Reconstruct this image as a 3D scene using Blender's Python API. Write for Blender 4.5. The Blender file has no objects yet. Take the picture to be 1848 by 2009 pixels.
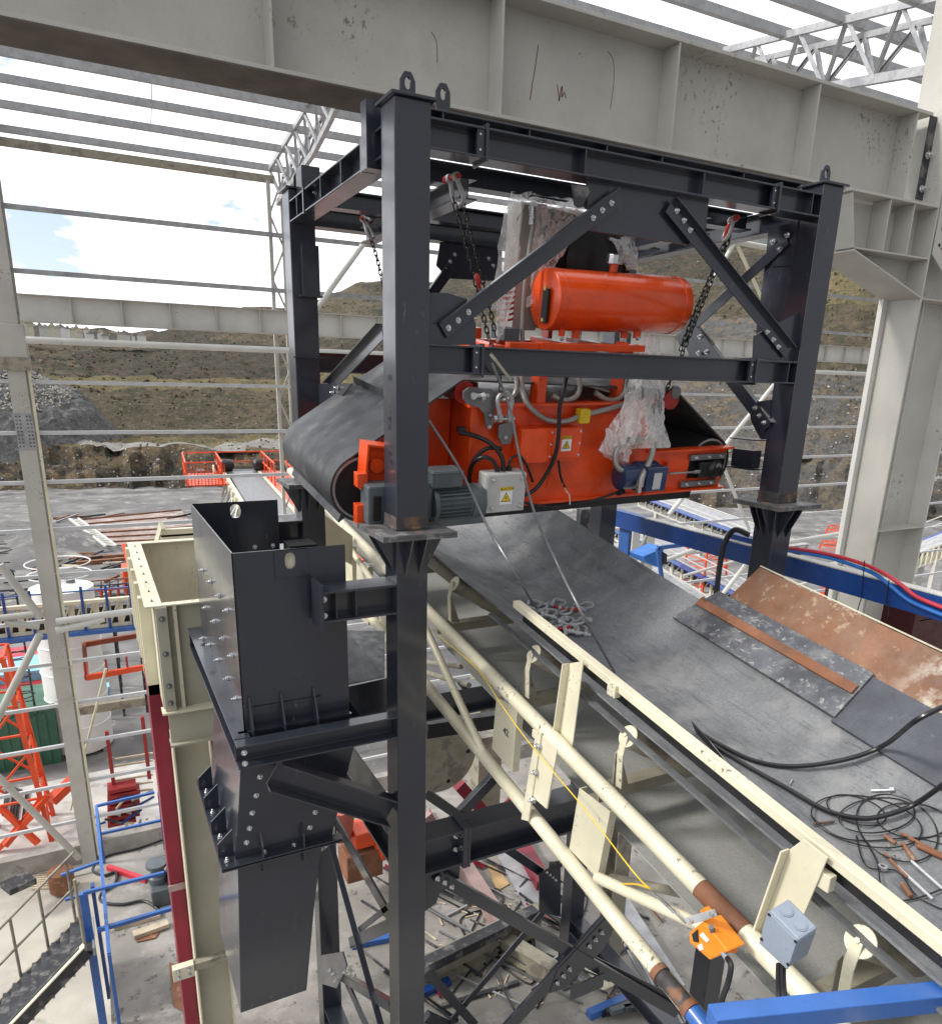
import bpy, math, random
from mathutils import Vector, Matrix
random.seed(7)
rad = math.radians
scn = bpy.context.scene
COL = scn.collection
# ------------------------------------------------------------------ camera
YAW, PITCH, ROLL = rad(27.2738), rad(16.9512), rad(1.4473)
FPX, PCX, PCY = 1437.6, 923.1, 1185.2          # calibrated on a 1848 x 2009 frame
cy_, sy_, cp_, sp_ = math.cos(YAW), math.sin(YAW), math.cos(PITCH), math.sin(PITCH)
fw = Vector((sy_*cp_, cy_*cp_, -sp_)); rt = Vector((cy_, -sy_, 0)); up_ = rt.cross(fw)
cr, sr = math.cos(ROLL), math.sin(ROLL)
RT = cr*rt + sr*up_; UP = -sr*rt + cr*up_
cam = bpy.data.cameras.new('camera'); camo = bpy.data.objects.new('camera', cam); COL.objects.link(camo)
mw = Matrix((RT, UP, -fw)).transposed().to_4x4(); camo.matrix_world = mw
cam.sensor_fit = 'HORIZONTAL'; cam.sensor_width = 36; cam.lens = 36*FPX/1848
cam.shift_x = (924-PCX)/1848; cam.shift_y = (PCY-1004.5)/1848
cam.clip_start = 0.05; cam.clip_end = 3000
scn.camera = camo
scn.view_settings.view_transform = 'Standard'; scn.view_settings.look = 'None'
scn.view_settings.exposure = 0
GZ = -13.0        # yard level (camera stands at the origin on a high platform)

def ray(x, y):
    return RT*((x-PCX)/FPX) - UP*((y-PCY)/FPX) + fw
def at(x, y, X=None, Y=None, Z=None):
    d = ray(x, y)
    k = X/d.x if X is not None else (Y/d.y if Y is not None else Z/d.z)
    return d*k
def V(*a): return Vector(a)

# ------------------------------------------------------------------ mesh builder
class MB:
    def __init__(s): s.v = []; s.f = []; s.m = []; s.mi = 0
    def add(s, vs, fs):
        b = len(s.v); s.v += [tuple(q) for q in vs]
        s.f += [tuple(b+i for i in f) for f in fs]; s.m += [s.mi]*len(fs); return s
    def ext(s, pts, d):
        n = len(pts); pts = [Vector(p) for p in pts]; d = Vector(d)
        vs = pts + [p+d for p in pts]
        fs = [tuple(range(n))[::-1], tuple(range(n, 2*n))] + [(i, (i+1) % n, n+(i+1) % n, n+i) for i in range(n)]
        return s.add(vs, fs)
    def box(s, a, b):
        x0, x1 = sorted((a[0], b[0])); y0, y1 = sorted((a[1], b[1])); z0, z1 = sorted((a[2], b[2]))
        return s.ext([(x0, y0, z0), (x1, y0, z0), (x1, y1, z0), (x0, y1, z0)], (0, 0, z1-z0))
    def beam(s, p0, p1, sec, up=(0, 0, 1)):
        p0 = Vector(p0); p1 = Vector(p1); d = (p1-p0).normalized(); v = Vector(up)
        if abs(v.normalized().dot(d)) > .98: v = Vector((0, 1, 0)) if abs(d.y) < .9 else Vector((1, 0, 0))
        v = (v-d*v.dot(d)).normalized(); u = v.cross(d)
        s.ext([p0+u*a+v*b for a, b in sec], p1-p0); return s
    def tube(s, pts, r, n=8, closed=False, caps=True):
        pts = [Vector(p) for p in pts]; N = len(pts); rs = r if isinstance(r, (list, tuple)) else [r]*N
        vs = []; u = None
        for i, p in enumerate(pts):
            if closed: t = pts[(i+1) % N]-pts[i-1]
            else: t = pts[min(i+1, N-1)]-pts[max(i-1, 0)]
            t = t.normalized() if t.length > 1e-9 else Vector((0, 0, 1))
            if u is None: u = t.orthogonal().normalized()
            u = (u-t*u.dot(t)); u = u.normalized() if u.length > 1e-6 else t.orthogonal().normalized()
            w = t.cross(u)
            vs += [p+(u*math.cos(2*math.pi*k/n)+w*math.sin(2*math.pi*k/n))*rs[i] for k in range(n)]
        fs = []
        for i in range(N if closed else N-1):
            j = (i+1) % N
            fs += [(i*n+k, i*n+(k+1) % n, j*n+(k+1) % n, j*n+k) for k in range(n)]
        if caps and not closed:
            fs += [tuple(range(n))[::-1], tuple((N-1)*n+k for k in range(n))]
        return s.add(vs, fs)
    def cyl(s, p0, p1, r, n=20): return s.tube([p0, p1], r, n)
    def lathe(s, o, ax, prof, n=24):
        ax = Vector(ax).normalized(); o = Vector(o); u = ax.orthogonal().normalized(); w = ax.cross(u); vs = []
        for h, r in prof:
            vs += [o+ax*h+(u*math.cos(2*math.pi*k/n)+w*math.sin(2*math.pi*k/n))*r for k in range(n)]
        fs = [(i*n+k, i*n+(k+1) % n, (i+1)*n+(k+1) % n, (i+1)*n+k) for i in range(len(prof)-1) for k in range(n)]
        fs += [tuple(range(n))[::-1], tuple((len(prof)-1)*n+k for k in range(n))]
        return s.add(vs, fs)
    def sheet(s, quad, t=(0, 0, 0)):
        if Vector(t).length > 0: return s.ext(quad, t)
        return s.add(quad, [tuple(range(len(quad)))])
    def build(s, name, mat, parent=None, smooth=False, bevel=0, **tags):
        me = bpy.data.meshes.new(name); me.from_pydata(s.v, [], s.f); me.validate()
        for m in (mat if isinstance(mat, (list, tuple)) else [mat]): me.materials.append(m)
        if s.mi or any(s.m): me.polygons.foreach_set('material_index', s.m[:len(me.polygons)])
        import bmesh
        bm = bmesh.new(); bm.from_mesh(me); bmesh.ops.recalc_face_normals(bm, faces=bm.faces); bm.to_mesh(me); bm.free()
        if parent is None:
            xs, ys, zs = zip(*s.v); c = Vector(((min(xs)+max(xs))/2, (min(ys)+max(ys))/2, min(zs)))
            me.transform(Matrix.Translation(-c))
        o = bpy.data.objects.new(name, me); COL.objects.link(o)
        if parent is None: o.location = c
        else:
            o.parent = parent
            if not parent.get('_local'): o.location = -Vector(parent['_o'])
            o['_o'] = (0, 0, 0); o['_local'] = 1
        if smooth:
            for p in me.polygons: p.use_smooth = True
            try: me.set_sharp_from_angle(angle=rad(38))
            except Exception: pass
        if bevel:
            b = o.modifiers.new('bevel', 'BEVEL'); b.width = bevel; b.segments = 2; b.limit_method = 'ANGLE'
        for k, v in tags.items(): o[{'cat': 'category'}.get(k, k)] = v
        return o
def thing(name, label, cat, loc, group=None, local=False, rot=None):
    o = bpy.data.objects.new(name, None); COL.objects.link(o); o.location = loc; o.empty_display_size = .1
    o['label'] = label; o['category'] = cat
    if group: o['group'] = group
    o['_o'] = tuple(loc)
    if local: o['_local'] = 1
    if rot is not None: o.rotation_euler = rot
    return o
# sections -----------------------------------------------------------
def bx(w, h): return [(-w/2, -h/2), (w/2, -h/2), (w/2, h/2), (-w/2, h/2)]
def I(w, h, t=.01, f=.014):
    a, b = w/2, h/2; t /= 2
    return [(-a, -b), (a, -b), (a, -b+f), (t, -b+f), (t, b-f), (a, b-f), (a, b), (-a, b), (-a, b-f), (-t, b-f), (-t, -b+f), (-a, -b+f)]
def Cs(w, h, t=.01, s=1):
    p = [(-w/2, -h/2), (w/2, -h/2), (w/2, -h/2+t), (-w/2+t, -h/2+t), (-w/2+t, h/2-t), (w/2, h/2-t), (w/2, h/2), (-w/2, h/2)]
    return [(a*s, b) for a, b in p]
def L(a, b, t=.008, s=1, q=1):
    return [(x*s, y*q) for x, y in [(0, 0), (a, 0), (a, t), (t, t), (t, b), (0, b)]]
def smoothpath(pts, k=6, closed=False):
    P = [Vector(p) for p in pts]; n = len(P); out = []
    for i in range(n if closed else n-1):
        p0 = P[(i-1) % n] if closed or i > 0 else P[0]; p1 = P[i]; p2 = P[(i+1) % n]; p3 = P[(i+2) % n] if closed or i+2 < n else P[-1]
        for j in range(k):
            t = j/k; out.append(.5*((2*p1)+(p2-p0)*t+(2*p0-5*p1+4*p2-p3)*t*t+(3*p1-p0-3*p2+p3)*t**3))
    if not closed: out.append(P[-1])
    return out

# ------------------------------------------------------------------ materials
def mat(name, base, rough=.5, metal=0, var=.12, vs=3, spot=None, ss=9, st=.62, sw=.05, grain=.06, bump=0, bs=40, coat=0, cr=.08, spec=.5, streak=None, spot2=None, s2=2.5, st2=.58, sw2=.1, rv=.15, coord='Object', gate=None, scuff=None):
    m = bpy.data.materials.new(name); m.use_nodes = True; nt = m.node_tree; N = nt.nodes; Lk = nt.links
    b = N['Principled BSDF']; tc = N.new('ShaderNodeTexCoord')
    def noise(sc, det=5, vec=None, ro=.55):
        n = N.new('ShaderNodeTexNoise'); n.inputs['Scale'].default_value = sc; n.inputs['Detail'].default_value = det; n.inputs['Roughness'].default_value = ro
        Lk.new(vec or tc.outputs[coord], n.inputs['Vector']); return n.outputs[0]
    def rng(src, a, bb, c, d):
        r = N.new('ShaderNodeMapRange'); r.inputs[1].default_value = a; r.inputs[2].default_value = bb; r.inputs[3].default_value = c; r.inputs[4].default_value = d
        Lk.new(src, r.inputs[0]); return r.outputs[0]
    def mix(f, c1, c2, mode='MIX'):
        x = N.new('ShaderNodeMix'); x.data_type = 'RGBA'; x.blend_type = mode
        if isinstance(f, (int, float)): x.inputs[0].default_value = f
        else: Lk.new(f, x.inputs[0])
        for i, c in ((6, c1), (7, c2)):
            if isinstance(c, (tuple, list)): x.inputs[i].default_value = (*c, 1) if len(c) == 3 else c
            else: Lk.new(c, x.inputs[i])
        return x.outputs[2]
    n1 = noise(vs); dark = tuple(max(0, c*(1-2.2*var)) for c in base); light = tuple(min(1, c*(1+1.6*var)+var*.02) for c in base)
    col = mix(rng(n1, .3, .7, 0, 1), dark, light)
    if grain:
        g = noise(60, 2); col = mix(rng(g, .3, .7, 0, grain*2), col, tuple(c*.45 for c in base))
    rsrc = rng(noise(vs*2.3, 4), .3, .7, max(.03, rough-rv), min(1, rough+rv))
    if streak:
        mp = N.new('ShaderNodeMapping'); mp.inputs['Scale'].default_value = streak[1]; Lk.new(tc.outputs[coord], mp.inputs[0])
        sn = noise(streak[2], 4, mp.outputs[0], .7); col = mix(rng(sn, streak[3], streak[3]+.12, 0, streak[4]), col, streak[0])
    if spot2: col = mix(rng(noise(s2, 6, None, .65), st2, st2+sw2, 0, .85), col, spot2)
    def mul(a_, b_):
        n_ = N.new('ShaderNodeMath'); n_.operation = 'MULTIPLY'; Lk.new(a_, n_.inputs[0]); Lk.new(b_, n_.inputs[1]); return n_.outputs[0]
    if spot:
        f_ = rng(noise(ss, 6, None, .68), st, st+sw, 0, 1)
        if gate:
            sx_ = N.new('ShaderNodeSeparateXYZ'); Lk.new(tc.outputs[coord], sx_.inputs[0]); f_ = mul(f_, rng(sx_.outputs[gate[0]], gate[1], gate[2], 1, 0))
        col = mix(f_, col, spot)
    if scuff:   # clusters of fine chips and scratches: (colour, cluster scale, cluster threshold, fine scale, fine threshold, stretch)
        mp_ = N.new('ShaderNodeMapping'); mp_.inputs['Scale'].default_value = scuff[5]; mp_.inputs['Rotation'].default_value = (.5, .3, .7); Lk.new(tc.outputs[coord], mp_.inputs[0])
        f_ = mul(rng(noise(scuff[1], 3), scuff[2], scuff[2]+.06, 0, 1), rng(noise(scuff[3], 4, mp_.outputs[0], .75), scuff[4], scuff[4]+.05, 0, .85)); col = mix(f_, col, scuff[0])
    Lk.new(col, b.inputs['Base Color']); Lk.new(rsrc, b.inputs['Roughness'])
    b.inputs['Metallic'].default_value = metal; b.inputs['Specular IOR Level'].default_value = spec; b.inputs['Coat Weight'].default_value = coat; b.inputs['Coat Roughness'].default_value = cr
    if bump:
        bp = N.new('ShaderNodeBump'); bp.inputs['Strength'].default_value = bump; bp.inputs['Distance'].default_value = .02
        Lk.new(noise(bs, 6, None, .6), bp.inputs['Height']); Lk.new(bp.outputs[0], b.inputs['Normal'])
    return m
M = {}
M['char'] = mat('charcoal_paint', (.021, .0240, .036), .34, 0, .08, 1.3, spot=(.10, .10, .105), ss=17, st=.76, sw=.03, grain=.05, bump=.02, bs=90, spec=.5, scuff=((.10, .10, .11), 1.7, .55, 34, .61, (1, 1, .25)), streak=((.13, .135, .15), (1, 1, .25), 9, .66, .35), rv=.08, coat=.7, cr=.12)
M['chard'] = mat('charcoal_paint_dusty', (.035, .036, .042), .6, 0, .2, 3, spot2=(.17, .16, .15), s2=5, st2=.52, grain=.1)
M['plate'] = mat('worn_base_plate', (.11, .11, .115), .55, .2, .2, 6, spot=(.30, .15, .08), ss=7, st=.58, sw=.1, spot2=(.24, .235, .23), s2=9, st2=.5, grain=.2)
M['rustfoot'] = mat('rusty_weld_zone', (.06, .055, .055), .7, 0, .2, 8, spot=(.20, .10, .055), ss=8, st=.5, sw=.12, grain=.2)
M['cream'] = mat('cream_paint', (.68, .635, .475), .45, 0, .07, 2, spot=(.055, .035, .025), ss=21, st=.715, sw=.02, grain=.04, spot2=(.56, .50, .34), s2=3.5, st2=.62, bump=.03, scuff=((.07, .045, .035), 2.3, .55, 30, .58, (1, 1, 1)), streak=((.38, .33, .23), (3, 1, 1), 4, .62, .5))
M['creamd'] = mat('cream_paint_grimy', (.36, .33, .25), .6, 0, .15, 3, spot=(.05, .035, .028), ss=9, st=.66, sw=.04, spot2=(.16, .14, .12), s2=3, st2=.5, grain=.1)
M['hall'] = mat('hall_steel_paint', (.48, .465, .42), .5, 0, .05, 1.5, spot=(.13, .085, .075), ss=7, st=.695, sw=.05, spot2=(.41, .395, .35), s2=1.6, st2=.56, grain=.05, streak=((.2, .19, .17), (1, 1, .3), 11, .71, .5), scuff=((.12, .09, .078), .85, .565, 24, .575, (1, 1, .7)))
M['hallw'] = mat('hall_steel_white', (.62, .61, .57), .5, 0, .05, 1.5, spot=(.3, .25, .2), ss=5, st=.72, sw=.05, grain=.04, scuff=((.2, .18, .16), 1.2, .55, 20, .6, (1, 1, 1)))
M['galv'] = mat('galvanised_steel', (.46, .465, .475), .45, .2, .06, 5, grain=.06, spot2=(.34, .345, .36), s2=9, st2=.5)
M['galvd'] = mat('galvanised_dull', (.40, .40, .41), .5, .3, .15, 4, grain=.1)
M['zinc'] = mat('zinc_bolt', (.72, .73, .74), .25, .9, .1, 20, grain=.1)
M['red'] = mat('vermilion_machine_paint', (.88, .078, .006), .36, 0, .12, 4, grain=.08, scuff=((.30, .06, .04), 3, .52, 22, .6, (1, 1, .5)), spot2=(.60, .034, .006), s2=3, st2=.58, coat=.2, bump=.04, bs=60, rv=.08)
M['tank'] = mat('vermilion_tank_paint', (.90, .085, .007), .28, 0, .08, 3, grain=.05, scuff=((.42, .10, .06), 3, .54, 24, .62, (.4, 1, 1)), coat=.35, cr=.15, bump=.03, bs=40, rv=.06)
M['belt'] = mat('rubber_belt', (.050, .052, .056), .5, 0, .22, 3, spot2=(.12, .12, .118), s2=4, st2=.55, grain=.15, streak=((.13, .13, .13), (1, 6, 1), 5, .6, .45), bump=.12, bs=30, rv=.12)
M['beltdusty'] = mat('conveyor_belt_dusty', (.185, .192, .20), .62, 0, .15, 2.2, spot=(.30, .295, .285), ss=22, st=.665, sw=.05, scuff=((.07, .072, .078), 1.6, .47, 16, .60, (2.5, .35, 2)), spot2=(.25, .25, .245), s2=3.1, st2=.50, sw2=.16, grain=.22, streak=((.075, .078, .085), (9, .7, 1), 3, .55, .6), bump=.28, bs=34)
M['beltret'] = mat('return_belt', (.36, .36, .335), .8, 0, .08, 1.5, grain=.15)
M['apron'] = mat('rubber_apron', (.095, .10, .115), .65, 0, .25, 4, spot=(.27, .27, .265), ss=19, st=.58, sw=.08, scuff=((.30, .30, .29), 2, .45, 20, .57, (1, .6, 3)), spot2=(.165, .165, .165), s2=8, st2=.5, sw2=.14, grain=.2, bump=.15, bs=30)
M['apron2'] = mat('rubber_apron_dark', (.062, .066, .082), .6, 0, .2, 3, spot=(.24, .24, .25), ss=12, st=.65, sw=.08, grain=.15, bump=.15, bs=30)
M['rust'] = mat('rusted_plate', (.24, .10, .05), .75, 0, .2, 3, spot=(.34, .22, .14), ss=5, st=.56, sw=.1, spot2=(.20, .075, .03), s2=7, st2=.5, grain=.15, bump=.15, bs=30)
M['rustw'] = mat('rusted_plate_part_painted', (.215, .098, .05), .7, 0, .2, 3, spot=(.60, .58, .50), ss=6, st=.50, sw=.12, gate=(1, 2.0, 2.35), scuff=((.34, .24, .16), 2, .45, 14, .57, (1, 1, 1)), spot2=(.20, .11, .065), s2=5, st2=.5, grain=.12, bump=.12, bs=30)
M['blue'] = mat('blue_paint', (.012, .062, .27), .35, 0, .1, 2, spot=(.05, .10, .22), ss=12, st=.7, grain=.05, coat=.1)
M['bluel'] = mat('blue_rail_paint', (.035, .13, .42), .35, 0, .08, 3, spot=(.10, .10, .12), ss=11, st=.7, sw=.03, grain=.06, coat=.15)
M['bindark'] = mat('dark_bin_paint', (.060, .005, .009), .5)
M['girt'] = mat('pale_galvanised', (.56, .565, .58), .5, 0, .06, 3)
M['crim'] = mat('crimson_paint', (.23, .010, .030), .4, 0, .12, 2, spot=(.3, .18, .17), ss=12, st=.7, grain=.06)
M['pink'] = mat('faded_crimson', (.36, .25, .235), .6, 0, .1, 2)
M['orange'] = mat('tower_orange', (.80, .085, .018), .45, 0, .08, 2)
M['amber'] = mat('switch_amber', (.90, .25, .006), .35, 0, .05, 6, coat=.3)
M['gbox'] = mat('grey_plastic', (.25, .29, .35), .4, 0, .04, 6)
M['lbox'] = mat('light_grey_plastic', (.50, .50, .49), .4, 0, .04, 6)
M['motor'] = mat('motor_grey', (.10, .12, .13), .4, 0, .1, 6, grain=.1)
M['navy'] = mat('navy_motor', (.010, .028, .085), .35, 0, .15, 6, coat=.3)
M['black'] = mat('black_rubber', (.012, .012, .014), .4, 0, .1, 6)
M['dark'] = mat('dark_cavity', (.006, .006, .007), .9, 0, .1, 6)
M['steel'] = mat('bare_steel', (.45, .45, .45), .35, .8, .15, 8, grain=.1)
M['steeld'] = mat('dull_steel_plate', (.22, .225, .23), .45, .5, .12, 8, grain=.1)
M['chain'] = mat('dark_chain_steel', (.035, .032, .032), .35, .6, .2, 20)
M['redh'] = mat('red_shackle_paint', (.45, .02, .012), .4, 0, .2, 10)
M['hose'] = mat('braided_hose', (.50, .48, .44), .4, .6, .2, 60, grain=.4)
M['yel'] = mat('yellow_cord', (.85, .55, .03), .6)
M['yelc'] = mat('yellow_plastic', (.75, .50, .01), .4)
M['white'] = mat('white_label', (.8, .8, .78), .5, 0, .03)
M['redc'] = mat('red_cable', (.55, .03, .05), .45)
M['bluc'] = mat('blue_cable', (.02, .16, .55), .45)
M['concrete'] = mat('concrete', (.29, .272, .245), .85, 0, .14, 1.2, scuff=((.10, .09, .08), .7, .48, 5, .58, (1, 1, 1)), spot=(.12, .105, .09), ss=2.4, st=.62, sw=.08, spot2=(.38, .36, .33), s2=2, st2=.52, sw2=.14, grain=.18, bump=.3, bs=8)
M['conc2'] = mat('concrete_kerb', (.36, .34, .31), .85, 0, .12, 2, spot2=(.2, .19, .17), s2=3, st2=.55, grain=.15, bump=.2, bs=10)
M['silo'] = mat('silo_white', (.86, .86, .84), .5, 0, .03, 1)
M['green'] = mat('container_green', (.03, .12, .07), .5, 0, .1, 1)
M['contred'] = mat('container_red', (.38, .03, .03), .5, 0, .1, 1)
M['contlb'] = mat('container_light_blue', (.25, .55, .72), .5, 0, .1, 1)
M['wood'] = mat('timber', (.45, .30, .15), .8, 0, .2, 3)
M['woodp'] = mat('pale_timber_scrap', (.62, .52, .38), .8, 0, .2, 3)
M['radiator'] = mat('radiator_grey', (.42, .41, .38), .5, 0, .1, 3)
M['brass'] = mat('brass', (.55, .42, .15), .3, .9)
M['beige'] = mat('beige_grey_paint', (.42, .40, .31), .5, 0, .06, 2, spot=(.10, .085, .065), ss=15, st=.72, sw=.03, grain=.05)
M['under'] = mat('shaded_grimy_underside', (.115, .098, .078), .7, 0, .15, 2, spot=(.28, .26, .22), ss=9, st=.68, grain=.1)  # girder underside: shade and grime mixed into one dark taupe
# stretched plastic film
m = bpy.data.materials.new('plastic_film'); m.use_nodes = True; nt = m.node_tree; N = nt.nodes; Lk = nt.links; b = N['Principled BSDF']
b.inputs['Base Color'].default_value = (.93, .91, .89, 1); b.inputs['Roughness'].default_value = .22; b.inputs['Specular IOR Level'].default_value = 1.0
tc = N.new('ShaderNodeTexCoord'); mp = N.new('ShaderNodeMapping'); mp.inputs['Scale'].default_value = (3.2, 3.2, 1.5); Lk.new(tc.outputs['Object'], mp.inputs[0])
nz = N.new('ShaderNodeTexNoise'); nz.inputs['Scale'].default_value = 3; nz.inputs['Detail'].default_value = 5; nz.inputs['Roughness'].default_value = .65; Lk.new(mp.outputs[0], nz.inputs[0])
def fm(op, a, b_=None):
    n_ = N.new('ShaderNodeMath'); n_.operation = op; n_.use_clamp = op == 'MAXIMUM'
    for i_, v_ in ((0, a), (1, b_)):
        if v_ is None: continue
        if isinstance(v_, (int, float)): n_.inputs[i_].default_value = v_
        else: Lk.new(v_, n_.inputs[i_])
    return n_.outputs[0]
nz2 = N.new('ShaderNodeTexNoise'); nz2.inputs['Scale'].default_value = 7; nz2.inputs['Detail'].default_value = 3; nz2.inputs['Distortion'].default_value = 1.2; Lk.new(mp.outputs[0], nz2.inputs[0])
r1 = fm('MAXIMUM', fm('SUBTRACT', 1, fm('MULTIPLY', fm('ABSOLUTE', fm('SUBTRACT', nz.outputs[0], .5)), 22)), 0); r2 = fm('MAXIMUM', fm('SUBTRACT', 1, fm('MULTIPLY', fm('ABSOLUTE', fm('SUBTRACT', nz2.outputs[0], .48)), 26)), 0)
soft = N.new('ShaderNodeMapRange'); soft.inputs[1].default_value = .42; soft.inputs[2].default_value = .68; soft.inputs[3].default_value = .28; soft.inputs[4].default_value = .78; Lk.new(nz.outputs[0], soft.inputs[0])
alpha = fm('MINIMUM', fm('ADD', soft.outputs[0], fm('ADD', fm('MULTIPLY', r1, .28), fm('MULTIPLY', r2, .22))), .96); Lk.new(alpha, b.inputs['Alpha'])
bp = N.new('ShaderNodeBump'); bp.inputs['Strength'].default_value = .9; bp.inputs['Distance'].default_value = .03; Lk.new(nz.outputs[0], bp.inputs['Height']); Lk.new(bp.outputs[0], b.inputs['Normal'])
M['film'] = m

# ------------------------------------------------------------------ world and sun
w = bpy.data.worlds.new('World'); scn.world = w; w.use_nodes = True; nt = w.node_tree; N = nt.nodes; Lk = nt.links
bg = N['Background']; bg.inputs['Strength'].default_value = 1.0
sky = N.new('ShaderNodeTexSky'); sky.sky_type = 'NISHITA'; sky.sun_disc = False; sky.sun_elevation = rad(42); SUNAZ = rad(-74); sky.sun_rotation = SUNAZ
tc = N.new('ShaderNodeTexCoord'); mp = N.new('ShaderNodeMapping'); mp.inputs['Scale'].default_value = (1, 1, 2.2); Lk.new(tc.outputs['Generated'], mp.inputs[0])
def wmath(op, a, b=None):
    n = N.new('ShaderNodeMath'); n.operation = op
    for i_, v_ in ((0, a), (1, b)):
        if v_ is None: continue
        if isinstance(v_, (int, float)): n.inputs[i_].default_value = v_
        else: Lk.new(v_, n.inputs[i_])
    return n.outputs[0]
def wdot(d):
    n = N.new('ShaderNodeVectorMath'); n.operation = 'DOT_PRODUCT'; n.inputs[1].default_value = d; nn = N.new('ShaderNodeVectorMath'); nn.operation = 'NORMALIZE'
    Lk.new(tc.outputs['Generated'], nn.inputs[0]); Lk.new(nn.outputs[0], n.inputs[0]); return n.outputs['Value']
def wrange(v_, a, b, c, d):
    n = N.new('ShaderNodeMapRange'); n.interpolation_type = 'SMOOTHSTEP'; Lk.new(v_, n.inputs[0])
    for i_, q_ in enumerate((a, b, c, d)): n.inputs[i_+1].default_value = q_
    return n.outputs[0]
nz = N.new('ShaderNodeTexNoise'); nz.inputs['Scale'].default_value = 7.5; nz.inputs['Detail'].default_value = 8; nz.inputs['Roughness'].default_value = .6; Lk.new(mp.outputs[0], nz.inputs[0])
# a broken patch of blue high in the north-north-west, thin cloud everywhere else
gap = wrange(wdot(tuple(ray(30, 175).normalized())), .93, .995, 0, .27)
blue_amt = wrange(wmath('ADD', nz.outputs[0], gap), .75, .86, 0, .8)
sc = N.new('ShaderNodeVectorMath'); sc.operation = 'SCALE'; sc.inputs['Scale'].default_value = .15; Lk.new(sky.outputs[0], sc.inputs[0])
SUNDIR = (math.sin(SUNAZ)*math.cos(rad(42)), math.cos(SUNAZ)*math.cos(rad(42)), math.sin(rad(42)))
glow = wrange(wdot(Vector((-.56, .70, .43)).normalized()), -.55, .55, .46, 1.75)
cl = N.new('ShaderNodeVectorMath'); cl.operation = 'SCALE'; cl.inputs[0].default_value = (1.0, 1.02, 1.06); Lk.new(glow, cl.inputs['Scale'])
mx = N.new('ShaderNodeMix'); mx.data_type = 'RGBA'; Lk.new(blue_amt, mx.inputs[0]); Lk.new(cl.outputs[0], mx.inputs[6]); Lk.new(sc.outputs[0], mx.inputs[7])
Lk.new(mx.outputs[2], bg.inputs['Color'])
sl = bpy.data.lights.new('sun', 'SUN'); sl.energy = 3.0; sl.angle = rad(10); sl.color = (1, .96, .9)
so = bpy.data.objects.new('sun', sl); COL.objects.link(so)
sd = Vector((math.sin(SUNAZ)*math.cos(rad(42)), math.cos(SUNAZ)*math.cos(rad(42)), math.sin(rad(42))))
so.rotation_euler = sd.to_track_quat('Z', 'Y').to_euler()

# ------------------------------------------------------------------ small shared parts
_cache = {}
def shared(key, maker, material, smooth=True):
    if key not in _cache:
        mb = maker(); me = bpy.data.meshes.new(key); me.from_pydata(mb.v, [], mb.f); me.materials.append(material)
        import bmesh
        bm = bmesh.new(); bm.from_mesh(me); bmesh.ops.recalc_face_normals(bm, faces=bm.faces); bm.to_mesh(me); bm.free()
        if smooth:
            for p in me.polygons: p.use_smooth = True
            try: me.set_sharp_from_angle(angle=rad(35))
            except Exception: pass
        _cache[key] = me
    return _cache[key]
def place(name, me, parent, pos, normal=(0, -1, 0), scale=1, spin=0):
    o = bpy.data.objects.new(name, me); COL.objects.link(o)
    o.parent = parent
    off = Vector((0, 0, 0)) if parent.get('_local') else Vector(parent['_o'])
    o.location = Vector(pos)-off
    q = Vector(normal).to_track_quat('Z', 'Y'); o.rotation_mode = 'QUATERNION'
    from mathutils import Quaternion
    o.rotation_quaternion = q @ Quaternion((0, 0, 1), spin); o.scale = (scale,)*3
    return o
def _bolt():
    mb = MB(); mb.lathe((0, 0, 0), (0, 0, 1), [(0, .016), (.003, .016), (.003, .0165)], 16)
    mb.lathe((0, 0, .003), (0, 0, 1), [(0, .012), (.010, .012), (.011, .011)], 6)
    mb.lathe((0, 0, .014), (0, 0, 1), [(0, .006), (.010, .006), (.012, .004)], 10); return mb
def bolt(parent, pos, n=(0, -1, 0), s=1.0, m='zinc'):
    return place('bolt', shared('bolt_'+m, _bolt, M[m]), parent, pos, n, s, random.random())
def lug_mb(c, h, wd, t, axis='x', hole=.4):
    # lifting eye plate: outline with slot hole, made of a ring of quads
    mb = MB(); n = 20; out = []; inn = []
    for k in range(n):
        a = -math.pi/2+2*math.pi*k/n; ca, sa = math.cos(a), math.sin(a)
        uu = max(-1, min(1, ca*1.44)); vv = max(-1, min(1, sa*1.3))
        if vv > 0 and abs(uu)+vv > 1.35: g_ = 1.35/(abs(uu)+vv); uu *= g_; vv = min(1, vv*g_*1.12)
        ox = uu*wd/2; oz = h*.5+vv*h/2
        out.append((ox, oz)); inn.append((ca*wd*hole*.5, h*.60+sa*h*.22))
    def P(q, d): return Vector(c)+(Vector((q[0], d, q[1])) if axis == 'x' else Vector((d, q[0], q[1])))
    vs = [P(q, -t/2) for q in out]+[P(q, -t/2) for q in inn]+[P(q, t/2) for q in out]+[P(q, t/2) for q in inn]
    fs = []
    for k in range(n):
        j = (k+1) % n
        fs += [(k, j, n+j, n+k), (2*n+k, 3*n+k, 3*n+j, 2*n+j), (k, 2*n+k, 2*n+j, j), (n+k, n+j, 3*n+j, 3*n+k)]
    mb.add(vs, fs); return mb
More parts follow.
